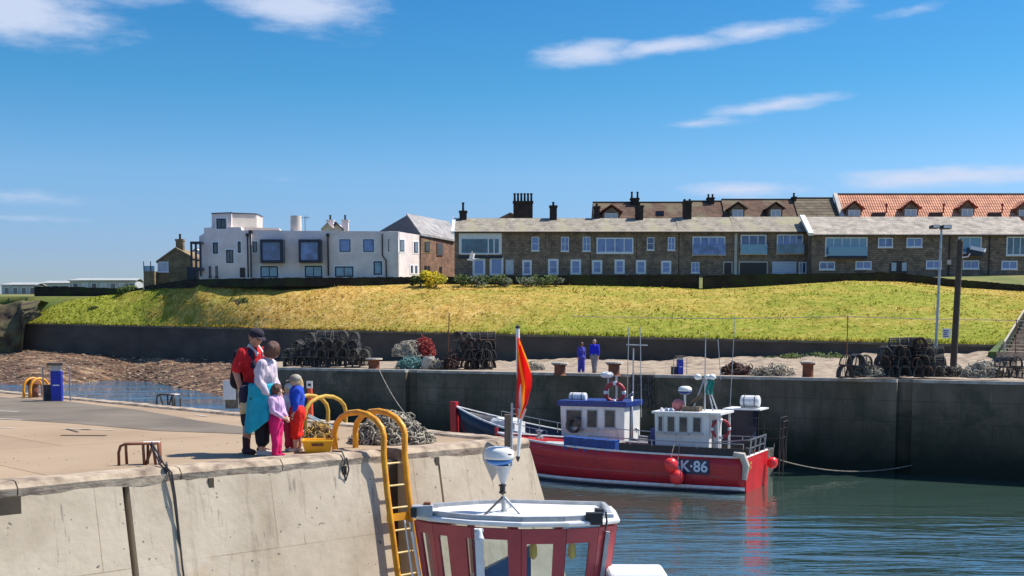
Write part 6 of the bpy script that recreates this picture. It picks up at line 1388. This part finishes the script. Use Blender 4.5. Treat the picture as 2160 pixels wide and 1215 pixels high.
# ------------------------------------------------------------------ poles, lamps, wires
p = at(1971, 795, 56.5); p.z = FQ; tp = at(1986, 483, 56.5); t = thing('lamp_post', 'tall slim lamp post carrying two rectangular floodlights', 'lamp post', p)
MB().tube([p, p.lerp(tp,.35), tp], [.085,.07,.05], 10).build('column', m_steel, t, world=True)
MB().tube([tp+V3((-.5,0,.12)), tp+V3((.35,0,.1))], .03, 6).tube([tp, tp+V3((0,0,.12))], .04, 6).build('bracket', m_black, t, world=True)
for a, b in (((1964,475),(1980,482)),((1986,475),(2005,483))):
    A, B = at(*a, 56.3), at(*b, 56.3); f = bevel(MB().box(A.x,B.x,56.1,56.6,B.z,A.z).build('floodlight', m_black, t, world=True), .02); MB().box(A.x+.04,B.x-.04,56.06,56.1,B.z+.03,A.z-.03).build('lens', m_whiterough, f, world=True)
p = at(2010, 782, 58); tp = at(2026, 505, 58); t = thing('camera_pole', 'thick dark timber pole carrying a white security camera and notices', 'pole', p)
MB().tube([p+V3((0,0,-.3)), tp+V3((0,0,-.1)), tp], [.165,.14,.1], 12).build('post', m_pole, t, world=True)
g = MB().tube([at(2030,543,57.8), at(2042,541,57.7), at(2046,535,57.6)], .03, 6).build('camera_arm', m_whiterough, t, world=True); MB().bar(at(2078,528,57.4), at(2048,522,57.8), .2, .17).build('camera_housing', m_whiterough, g, world=True)
s1 = bevel(MB().box(at(2010,0,57.7).x, at(2027,0,57.7).x, 57.66, 57.7, at(0,713,57.7).z, at(0,693,57.7).z).build('notice', m_whiterough, t, world=True), .005)
for j in range(4): z = at(0,697.5+4*j,57.6).z; x0 = at(2012.5+(j % 2),0,57.6).x; MB().box(x0, at(2024.5-(j % 3),0,57.6).x, 57.645, 57.658, z-.018, z+.018).build('text_line', m_blueh, s1, world=True)
MB().box(at(2016,0,57.7).x, at(2024,0,57.7).x, 57.7, 57.75, at(0,558,57.7).z, at(0,548,57.7).z).build('small_plate', m_sack, t, world=True)
def thinpost(px, y0, y1, Y, label, r=.03):
    a = at(px, y1, Y); b = at(px+ (y1-y0)*.03, y0, Y); t = thing('wire_post', label, 'post', a, 0, 'thin posts along the far quay'); MB().tube([a, b], r, 6).build('rod', m_rust, t, world=True); MB().lathe([(r*1.6,0),(r*1.6,.06)], b, 8).build('tip', m_sack, t, world=True); return b
b0 = thinpost(944, 662, 780, 70.5, 'thin leaning rod left of the tall creel stack')
b1_ = thinpost(1786, 668, 752, 70, 'thin post on the gravel above the small creel stack'); b2_ = thinpost(2142, 676, 745, 67, 'thin post near the right-hand steps')
m = MB(); A = at(1205, 666, 74); pts = [at(1205,667,80), at(1400,671,77), at(1540,672,74), b1_, at(1960,673,68.5), b2_, at(2200,678,66)]; 
tag(MB().tube(pts, .022, 5).build('wire', m_ropel, loc=pts[0]), 'thin pale wire strung between posts above the gravel', 'wire')
# steps up the bank at the right edge
t = thing('steps', 'concrete steps with a handrail climbing the bank at the right edge', 'steps', at(2130, 735, 70)); m = MB()
for i in range(22):
    q = at(2122+i*4.5, 742-i*7.5, 70+i*1.3); m.box(q.x, q.x+1.6, q.y, q.y+1.4, q.z-.6, q.z)
m.build('treads', m_cope, t, world=True); MB().tube([at(2118,722,69.8), at(2200,590,90)], .06, 6).tube([at(2119,745,69.8), at(2119,720,69.8)], .06, 6).build('handrail', m_ropel, t, world=True)
m = MB(); m.ext([at(2085,742,72.5), at(2122,742,70.5), at(2165,655,88), at(2130,700,84)], (0,.5,-1)); m.build('side_bank', m_bush, t, world=True)
# ------------------------------------------------------------------ seagull
g = thing('seagull', 'white seagull in flight in front of the panoramic window', 'bird', at(995, 547, 70)); m = MB()
m.lathe([(.005,-.34),(.05,-.25),(.1,-.1),(.11,.02),(.08,.14),(.055,.2),(.06,.27),(.045,.32),(.012,.36),(.003,.4)], (0,0,0), 14)
m.v = [V3((p.z, p.x*.9, -p.y*.9)) for p in m.v]
for sg, up in ((1,.62),(-1,.5)):
    prof = [(0,.13),(.35,.15),(.7,.11),(1.0,.01)]; 
    for k in range(3):
        (s0, c0_), (s1, c1_) = prof[k], prof[k+1]; pt = lambda s_, c_, e: V3((-.22*s_-c_*e+.05, sg*.34*s_, .72*up/.62*s_*(1-.25*s_)))
        a_, b_, c_, d_ = pt(s0,c0_,-1), pt(s0,c0_,1), pt(s1,c1_,1), pt(s1,c1_,-1); m.ext([a_,b_,c_,d_], (0,.015*sg,-.02))
m.ext([(-.3,-.04,.0),(-.3,.04,0),(-.5,.1,.0),(-.5,-.1,0)], (0,0,.02))
m.build('body', m_white, g, smooth=False); g.rotation_euler = (0,.1,pi-.2); g.scale = (.8,)*3

# ------------------------------------------------------------------ people
def flesh(name, chains, m_, par, vox=.012, extra=None, sm=3, fold=0):
    m = MB()
    for ch in chains:
        P = [V3(p) for p, r in ch]; Rr = [r for p, r in ch]
        if len(P) > 1: m.tube(P, Rr, 10)
        for p, r in zip(P, Rr): m.sphere(p, r, (1,1,1), 10, 8)
    if extra:
        for c, r, sc in extra: m.sphere(c, r, sc, 16, 12)
    o = m.build(name, m_, None); rm = o.modifiers.new('r', 'REMESH'); rm.mode = 'VOXEL'; rm.voxel_size = vox; rm.use_smooth_shade = True
    s_ = o.modifiers.new('s', 'SMOOTH'); s_.factor = .5; s_.iterations = sm
    dg = bpy.context.evaluated_depsgraph_get(); me = bpy.data.meshes.new_from_object(o.evaluated_get(dg)); old = o.data; o.modifiers.clear(); o.data = me; bpy.data.meshes.remove(old); me.name = name
    if not me.materials: me.materials.append(m_)
    if fold:
        nl = [V3(v_.normal) for v_ in me.vertices]; cl_ = []
        for v_, n_ in zip(me.vertices, nl):
            q = V3(v_.co); cl_ += (q+n_*(noise.noise(V3((q.x*16, q.y*16, q.z*9+sm)))*fold+noise.noise(V3((q.x*38, q.y*38, q.z*16)))*fold*.5))[:]
        me.vertices.foreach_set('co', cl_); me.update()
    me.polygons.foreach_set('use_smooth', [True]*len(me.polygons)); o.parent = par; return o
def rotY(p, piv, a):    # lean forward (+x) about piv
    x, z = p[0]-piv[0], p[2]-piv[2]; return V3((piv[0]+x*cos(a)+z*sin(a), p[1], piv[2]-x*sin(a)+z*cos(a)))
def person(label, foot, H, face, lean=0.0, nod=0.0, fat=1.0, arms=None, legs=((0,.05),(0,-.05)), skin=m_skin, child=False, clothes=(), hair=None, hat=None, group=None, turn=0.0):
    """local +x is where the person faces; z up; sizes are fractions of the standing height H"""
    t = thing('person', label, 'person', foot, face, group); k = H; hs = 1.25 if child else 1.0
    hip, piv = .5, (0,0,.5*k)
    U = lambda x, y, z: rotY((x*k, y*k, z*k), piv, lean)
    sh = .79 if child else .815; neck = U(.0,0,sh+.02); hc = U(.005,0,sh+.11 if not child else sh+.105); 
    hc = hc+V3((.05*k*sin(nod),0,-.015*k*sin(nod)))
    legc = []; feet = []
    for (fx, fy) in legs: legc.append([((0,fy*.9*k,hip*k),.062*k*fat),((fx*.5*k+.01*k,fy*k,.27*k),.04*k*fat),((fx*k,fy*1.05*k,.12*k),.03*k*fat),((fx*k,fy*1.1*k,.045*k),.022*k*fat)]); feet.append((fx*k, fy*1.1*k))
    torso = [(U(0,0,hip),.07*k*fat),(U(0,0,.6),.068*k*fat),(U(.005,0,.7),.078*k*fat),(U(0,0,.77),.07*k*fat),(neck,.033*k),(hc,.045*k)]
    hips = [((0,.04*k,hip*k),.065*k*fat),((0,-.04*k,hip*k),.065*k*fat)]; chest = [(U(0,.055,.73),.062*k*fat),(U(0,-.055,.73),.062*k*fat)]
    arms = arms or [((.0,.13,.65),(.03,.13,.49)),((.0,-.13,.65),(.03,-.13,.49))]; ac = []; hands = []
    for sg, (el, hd) in zip((1,-1), arms):
        S0 = U(0,sg*.1,sh-.02); ac.append([(S0,.036*k*fat),(V3((el[0]*k,el[1]*k,el[2]*k)),.027*k*fat),(V3((hd[0]*k,hd[1]*k,hd[2]*k)),.019*k)]); hands.append((V3((el[0]*k,el[1]*k,el[2]*k)), V3((hd[0]*k,hd[1]*k,hd[2]*k)), sg))
    body = [torso, hips, chest]+legc+ac
    # hands: palm, four unequal fingers and a thumb from the side of the palm
    for el, hd, sg in hands:
        d = (hd-el).normalized(); side = V3((1,0,0)) if abs(d.x) < .8 else V3((0,0,1)); side = (side-d*side.dot(d)).normalized(); nrm = d.cross(side); c = hd+d*.02*k
        body.append([(hd,.016*k),(c+side*.008*k,.016*k),(c+d*.02*k,.015*k)]); body.append([(c-side*.009*k,.012*k),(c+d*.02*k-side*.009*k,.012*k)])
        for i, ln in enumerate((.036,.042,.039,.03)):
            b0 = c+d*.025*k+side*(.015-.01*i)*k; b1 = b0+d*ln*.5*k-nrm*sg*.004*k; b2 = b1+d*ln*.4*k-nrm*sg*.012*k; body.append([(b0,.0056*k),(b1,.005*k),(b2,.0045*k)])
        b0 = c+side*.018*k; body.append([(b0,.007*k),(b0+side*.014*k+d*.014*k,.006*k),(b0+side*.016*k+d*.03*k-nrm*sg*.006*k,.005*k)])
    hr = .058*k*hs; fd_ = V3((cos(turn)*cos(nod), sin(turn)*cos(nod), -sin(nod))); upv = V3((sin(nod),0,cos(nod))); sd_ = fd_.cross(upv).normalized()
    ex_ = [(hc, hr, (.98,.84,1.12)), (hc+fd_*hr*.45-upv*hr*.55, hr*.55, (1,.9,.8)), (hc+fd_*hr*1.0-upv*hr*.12, hr*.16, (1,.8,1.3)), (hc+sd_*hr*.86-upv*hr*.05, hr*.2, (.8,.5,1.2)), (hc-sd_*hr*.86-upv*hr*.05, hr*.2, (.8,.5,1.2)), (hc+fd_*hr*.86-upv*hr*.62, hr*.13, (1,1.8,.6))]
    flesh('body', body, skin, t, max(.0065, .0058*k), ex_, 2)
    m = MB()
    for s_ in (-1,1): m.sphere(hc+fd_*hr*.86+sd_*s_*hr*.34+upv*hr*.1, hr*.1, (1,1,.8), 8, 6)
    m.build('eyes', m_black, t, smooth=True)
    shirt = [[(p,r*1.12) for p, r in torso[:4]], [(p,r*1.13) for p, r in chest]]
    ctx = dict(k=k, U=U, torso=torso, hips=hips, chest=chest, legc=legc, ac=ac, feet=feet, hc=hc, hr=hr, fd=fd_, up=upv, sd=sd_, neck=neck, t=t, shirt=shirt)
    for nm, kind, m_, ar in clothes:
        if kind == 'top':       # ar = sleeve fraction of (upper+lower), hem height
            sl, hem = ar; ch = [list(c) for c in shirt]; ch.append([(U(0,.03,hem),.066*k*fat),(U(0,-.03,hem),.066*k*fat),(U(0,0,.6),.075*k*fat)])
            ch.append([(U(0,.03,.8),.045*k),(U(0,-.03,.8),.045*k)])
            for c in ac:
                P0, P1, P2 = c[0][0], c[1][0], c[2][0]
                if sl <= .5: e = P0.lerp(P1, sl*2); ch.append([(P0,.046*k*fat),(e,.043*k*fat)])
                else: e = P1.lerp(P2, (sl-.5)*2*.92); ch.append([(P0,.044*k*fat),(P1,.036*k*fat),(e,.027*k*fat)])
            flesh(nm, ch, m_, t, .01, fold=.011)
        elif kind == 'legs':    # ar = (height of the hem, looseness, top)
            hem, lo, tp = ar; ch = [[(V3(p),r*1.1*lo) for p, r in hips], [(U(0,0,tp),.072*k*fat),(U(0,0,.5),.076*k*fat)]]
            for c in legc:
                q = [(c[0][0],c[0][1]*1.08*lo)]; P0, P1, P2 = V3(c[0][0]), V3(c[1][0]), V3(c[3][0])
                if hem*k >= P1.z: f = (P0.z-hem*k)/(P0.z-P1.z); q.append((P0.lerp(P1, f), (c[0][1]*(1-f)+c[1][1]*f)*1.18*lo))
                else: f = (P1.z-hem*k)/(P1.z-P2.z); q += [(P1,c[1][1]*1.16*lo),(P1.lerp(P2, f),(c[1][1]*(1-f)+c[2][1]*f)*1.2*lo)]
                ch.append(q)
            flesh(nm, ch, m_, t, .01, fold=.011)
        elif kind == 'shoes':
            for fx, fy in feet:
                ch = [[((fx-.02*k,fy,.026*k),.027*k),((fx+.035*k,fy,.024*k),.025*k),((fx+.085*k,fy,.02*k),.021*k)]]
                if ar: ch += [[((fx,fy,.03*k),.03*k),((fx,fy,ar*k),.033*k)]]
                flesh('boot' if ar else 'shoe', ch, m_, t, .008)
        elif kind == 'custom': ar(ctx, nm, m_)
    if hair: hair(ctx)
    if hat: hat(ctx)
    return t, ctx
def hair_cap(m_, length=.6, vol=1.1, pony=None, bob=False):
    def f(c):
        hc, hr, fd_, up, sd_ = c['hc'], c['hr'], c['fd'], c['up'], c['sd']; ex = [(hc-fd_*hr*.12+up*hr*.14, hr*vol, (.98,.9,1.1))]
        if bob: ex += [(hc-fd_*hr*.35-up*hr*.35, hr*vol*.95, (.85,.95,1.0)), (hc+sd_*hr*.45-up*hr*.3-fd_*hr*.05, hr*.62, (.8,.6,1.1)), (hc-sd_*hr*.45-up*hr*.3-fd_*hr*.05, hr*.62, (.8,.6,1.1)), (hc+up*hr*.55+fd_*hr*.3, hr*.62, (1,1,.7))]
        ch = []
        if pony: p = hc-fd_*hr*.95+up*hr*.35; ch = [[(p,hr*.3),(p-fd_*hr*.5-up*hr*.4,hr*.38),(p-fd_*hr*.5-up*hr*1.4,hr*.3),(p-fd_*hr*.4-up*hr*2.0,hr*.12)]]
        if length > .8: ch.append([(hc-fd_*hr*.55-up*hr*.2,hr*.7),(hc-fd_*hr*.6-up*hr*1.2,hr*.6),(hc-fd_*hr*.55-up*hr*1.7,hr*.35)])
        # keep the face clear: the cap sits back and up
        flesh('hair', ch, m_, c['t'], .008, ex, 2, fold=.008)
    return f
def cap_hat(m_, flap=None, m_flap=None):
    def f(c):
        hc, hr, fd_, up, sd_ = c['hc'], c['hr'], c['fd'], c['up'], c['sd']
        o = flesh('cap', [], m_, c['t'], .008, [(hc+up*hr*.5-fd_*hr*.05, hr*1.1, (1.0,.93,.72))], 2)
        b = hc+up*hr*.42+fd_*hr*.8; m = MB(); pts = []
        for i in range(9): a = -pi/2+pi*i/8; pts.append(b+fd_*hr*.95*cos(a)+sd_*hr*.75*sin(a)-up*hr*.12*cos(a))
        m.ext(pts, up*hr*.08); bevel(m.build('peak', m_, o), .004)
        if flap: flesh('neck_flap', [[(hc-fd_*hr*.6-up*hr*.0,hr*.62),(hc-fd_*hr*.7-up*hr*.9,hr*.55)],[(hc-fd_*hr*.2+sd_*hr*.75,hr*.25),(hc-fd_*hr*.4+sd_*hr*.7-up*hr*1.0,hr*.25)]], m_flap, c['t'], .009)
    return f
cl = lambda n, a, b=None: M(n, a, b or tuple(x*.85 for x in a), 14, .9, .15)
m_hairb = M('brown_hair', (.16,.06,.03), (.05,.018,.012), 45, .42, .6, stretch=(1,1,.15)); m_hairblond = M('blond_hair', (.6,.42,.22), (.5,.33,.16), 30, .6, .3)
m_polo = cl('red_polo_cloth', (.6,.012,.018)); m_stripe = cl('navy_cloth', (.02,.015,.05)); m_capn = cl('navy_cap', (.02,.015,.03)); m_blackc = cl('black_cloth', (.008,.008,.014)); m_darkshort = cl('charcoal_shorts', (.025,.025,.035))
m_lilac = cl('pale_lilac_knit', (.62,.52,.6)); m_turq = cl('turquoise_jacket', (.01,.38,.52)); m_pink = cl('pink_trousers', (.72,.01,.16)); m_lil2 = cl('lilac_cardigan', (.6,.4,.62)); m_royal = cl('royal_blue_jersey', (.012,.07,.55)); m_redsh = cl('red_shorts', (.75,.015,.01)); m_sock = cl('brown_boot', (.09,.035,.04)); m_trainer = cl('pale_trainer', (.6,.55,.52)); m_capg = cl('checked_sun_cap', (.38,.36,.3), (.2,.18,.15)); m_beige = cl('cream_bag', (.7,.5,.28)); m_shirtb = cl('violet_blue_cloth', (.06,.06,.42)); m_grey = cl('grey_trousers', (.25,.24,.25))
# man
def band(c, nm, m_):
    k = c['k']; U = c['U']
    flesh(nm, [[(U(-.0,.05,.735),.073*k),(U(-.0,-.05,.735),.073*k)],[(U(0,0,.69),.088*k),(U(0,0,.70),.088*k)],[(U(.03,.06,.8),.03*k),(U(.06,.05,.7),.03*k)],[(U(.03,-.06,.8),.03*k),(U(.06,-.05,.7),.03*k)]], m_, c['t'], .012)
def collar(c, nm, m_):
    k = c['k']; U = c['U']
    o = MB()
    for s_ in (-1,1): o.bar(U(-.01,s_*.045,.855), U(.085,s_*.03,.785), .03*k, .012*k, (0,1,0))
    o.build(nm, m_, c['t'])
def backpack(c, nm, m_):
    k = c['k']; U = c['U']; flesh(nm, [[(U(-.12,.045,.77),.05*k),(U(-.14,.045,.56),.06*k)],[(U(-.12,-.045,.77),.05*k),(U(-.14,-.045,.56),.06*k)]], m_, c['t'], .012)
F = gz(527, 961)+V3((0,.28,0))
man, mc = person('man in navy cap, red and navy polo and dark shorts, looking down at the children', F, 1.74, R(-38), .04, .45, 1.08,
    arms=[((-.04,.13,.655),(-.0,.1,.52)),((-.02,-.15,.655),(.02,-.135,.5))], legs=((.02,.05),(-.02,-.055)),
    clothes=[('polo_shirt','top',m_polo,(.42,.5)),('stripe_panel','custom',m_stripe,band),('collar','custom',cl('white_cloth',(.75,.75,.75)),collar),('shorts','legs',m_darkshort,(.26,1.12,.56)),('boots','shoes',m_sock,.13),('backpack','custom',m_blackc,backpack)], hat=cap_hat(m_capn), hair=hair_cap(m_hairb,.3,1.02))
# bag and jacket carried at his side
b = at(515, 850, F.y-.25); t = thing('bag', 'cream bag under a dark jacket at the side of the man in red', 'bag', b)
flesh('bag_body', [[((-.02,0,-.1),.055),((.0,0,.02),.045)],[((.04,0,-.1),.05),((.04,0,.0),.04)]], m_beige, t, .01); flesh('jacket', [[((0,0,.04),.06),((.01,0,.17),.075)],[((.05,0,.05),.05),((.05,0,.18),.06)]], m_stripe, t, .01)
# woman
def waist_jacket(c, nm, m_):
    k = c['k']; m = MB()
    def fn(u, v):
        a = 2*pi*u; drop = .33+.13*max(0, cos(a+2.6))**2+.03*sin(3*a); r = (.108+.032*v+.014*sin(7*a+3*v)*(v+.2)+.006*noise.noise(V3((4*cos(a),4*sin(a),v*5))))*k*1.17; z = (.63-drop*v)*k; return V3((cos(a)*r*.93+.014*k, sin(a)*r*1.06, z))
    o = MB().grid(fn, 48, 16).build(nm, m_, c['t'], smooth=True); q = o.modifiers.new('t','SOLIDIFY'); q.thickness = .012
    flesh('tied_sleeves', [[(V3((.075*k,.06*k,.62*k)),.018*k),(V3((.1*k,0,.6*k)),.022*k),(V3((.1*k,.01*k,.48*k)),.014*k)]], m_, o, .008)
F = gz(553, 962)+V3((0,.06,0))
wom, wc = person('woman with brown bob, pale lilac top and turquoise jacket round her waist, head bowed', F, 1.56, R(-12), .16, .75, 1.12,
    arms=[((.06,.12,.66),(.13,.05,.57)),((.03,-.13,.655),(.1,-.1,.53))], legs=((-.03,.05),(.01,-.05)), skin=m_skins,
    clothes=[('top','top',m_lilac,(.95,.52)),('capri_trousers','legs',m_blackc,(.13,1.2,.56)),('waist_jacket','custom',m_turq,waist_jacket),('shoes','shoes',m_trainer,0)], hair=hair_cap(m_hairb,.6,1.2,bob=True))
# girl
F = gz(583, 963)+V3((0,.0,0))
girl, gc = person('small girl with a brown ponytail, lilac cardigan and bright pink trousers, hands clasped', F, 1.0, R(-20), .02, .25, 1.12,
    arms=[((.04,.12,.62),(.15,.03,.53)),((.03,-.13,.62),(.15,-.03,.52))], legs=((0,.045),(.01,-.045)), skin=m_skins, child=True,
    clothes=[('cardigan','top',m_lil2,(.92,.46)),('trousers','legs',m_pink,(.07,1.1,.55)),('shoes','shoes',m_pink,0)], hair=hair_cap(m_hairb,.5,1.1,pony=True))
# boy
F = gz(627, 953)+V3((0,.05,0))
boy, bc = person('child in grey sun cap with neck flap, royal blue jersey and red shorts, turning left', F, 1.1, R(-165), .0, .15, 1.2,
    arms=[((.02,.13,.63),(.05,.12,.5)),((.02,-.13,.63),(.05,-.12,.5))], legs=((0.03,.06),(-.03,-.06)), skin=m_skins, child=True,
    clothes=[('jersey','top',m_royal,(.92,.45)),('shorts','legs',m_redsh,(.22,1.3,.53)),('shoes','shoes',m_trainer,0)], hair=hair_cap(m_hairblond,1.0,1.04), hat=cap_hat(m_capg, True, m_hairblond))
# child almost hidden behind the girl
F = gz(600, 958)+V3((0,.4,0))
kid, kc = person('child mostly hidden behind the girl in lilac, wearing a pale cap and reddish trousers', F, .98, R(-30), .0, .2, 1.1,
    arms=[((.0,.12,.63),(.02,.12,.5)),((.02,-.12,.63),(.05,-.11,.5))], legs=((0,.045),(.0,-.045)), skin=m_skins, child=True,
    clothes=[('top','top',m_lilac,(.92,.48)),('trousers','legs',cl('dull_red_trousers',(.4,.02,.06)),(.09,1.1,.55)),('shoes','shoes',m_trainer,0)], hair=hair_cap(m_hairblond,.4,1.03), hat=cap_hat(cl('pale_blue_cap',(.5,.6,.65))))
# couple on the far quay
F = at(1226, 785, 63.2); F.z = FQ; person('dark haired person in violet blue clothes walking on the far quay, left of the couple', F, 1.62, R(-60), .03, .1, 1.15,
    legs=((.05,.04),(-.06,-.04)), clothes=[('jacket','top',m_shirtb,(.9,.44)),('trousers','legs',m_shirtb,(.06,1.25,.55)),('shoes','shoes',m_trainer,0)], hair=hair_cap(m_hairb,.9,1.15))
F = at(1254, 785, 62.8); F.z = FQ; person('man in bright blue jersey and grey trousers on the far quay, right of the couple', F, 1.78, R(-120), .03, .1, 1.2,
    legs=((.06,.04),(-.06,-.04)), clothes=[('jersey','top',cl('bright_blue_jersey',(.01,.02,.6)),(.9,.46)),('trousers','legs',m_grey,(.06,1.2,.55)),('shoes','shoes',m_sock,0)], hair=hair_cap(M('grey_hair',(.4,.3,.28),(.3,.22,.2),20,.7),.3,1.03))

# ------------------------------------------------------------------ small litter on the near quay
rnd = random.Random(77); m = MB()
for i in range(60):
    p = gz(rnd.uniform(-20, 620), rnd.uniform(880, 985)); r = rnd.uniform(.004, .01)
    q = (p-CORN); b_ = q.dot(ey)
    if b_ > .45: m.sphere(p+V3((0,0,.004)), r, (1,1,.6), 6, 4)
struct(m.build('grit', m_notch), 'stuff')
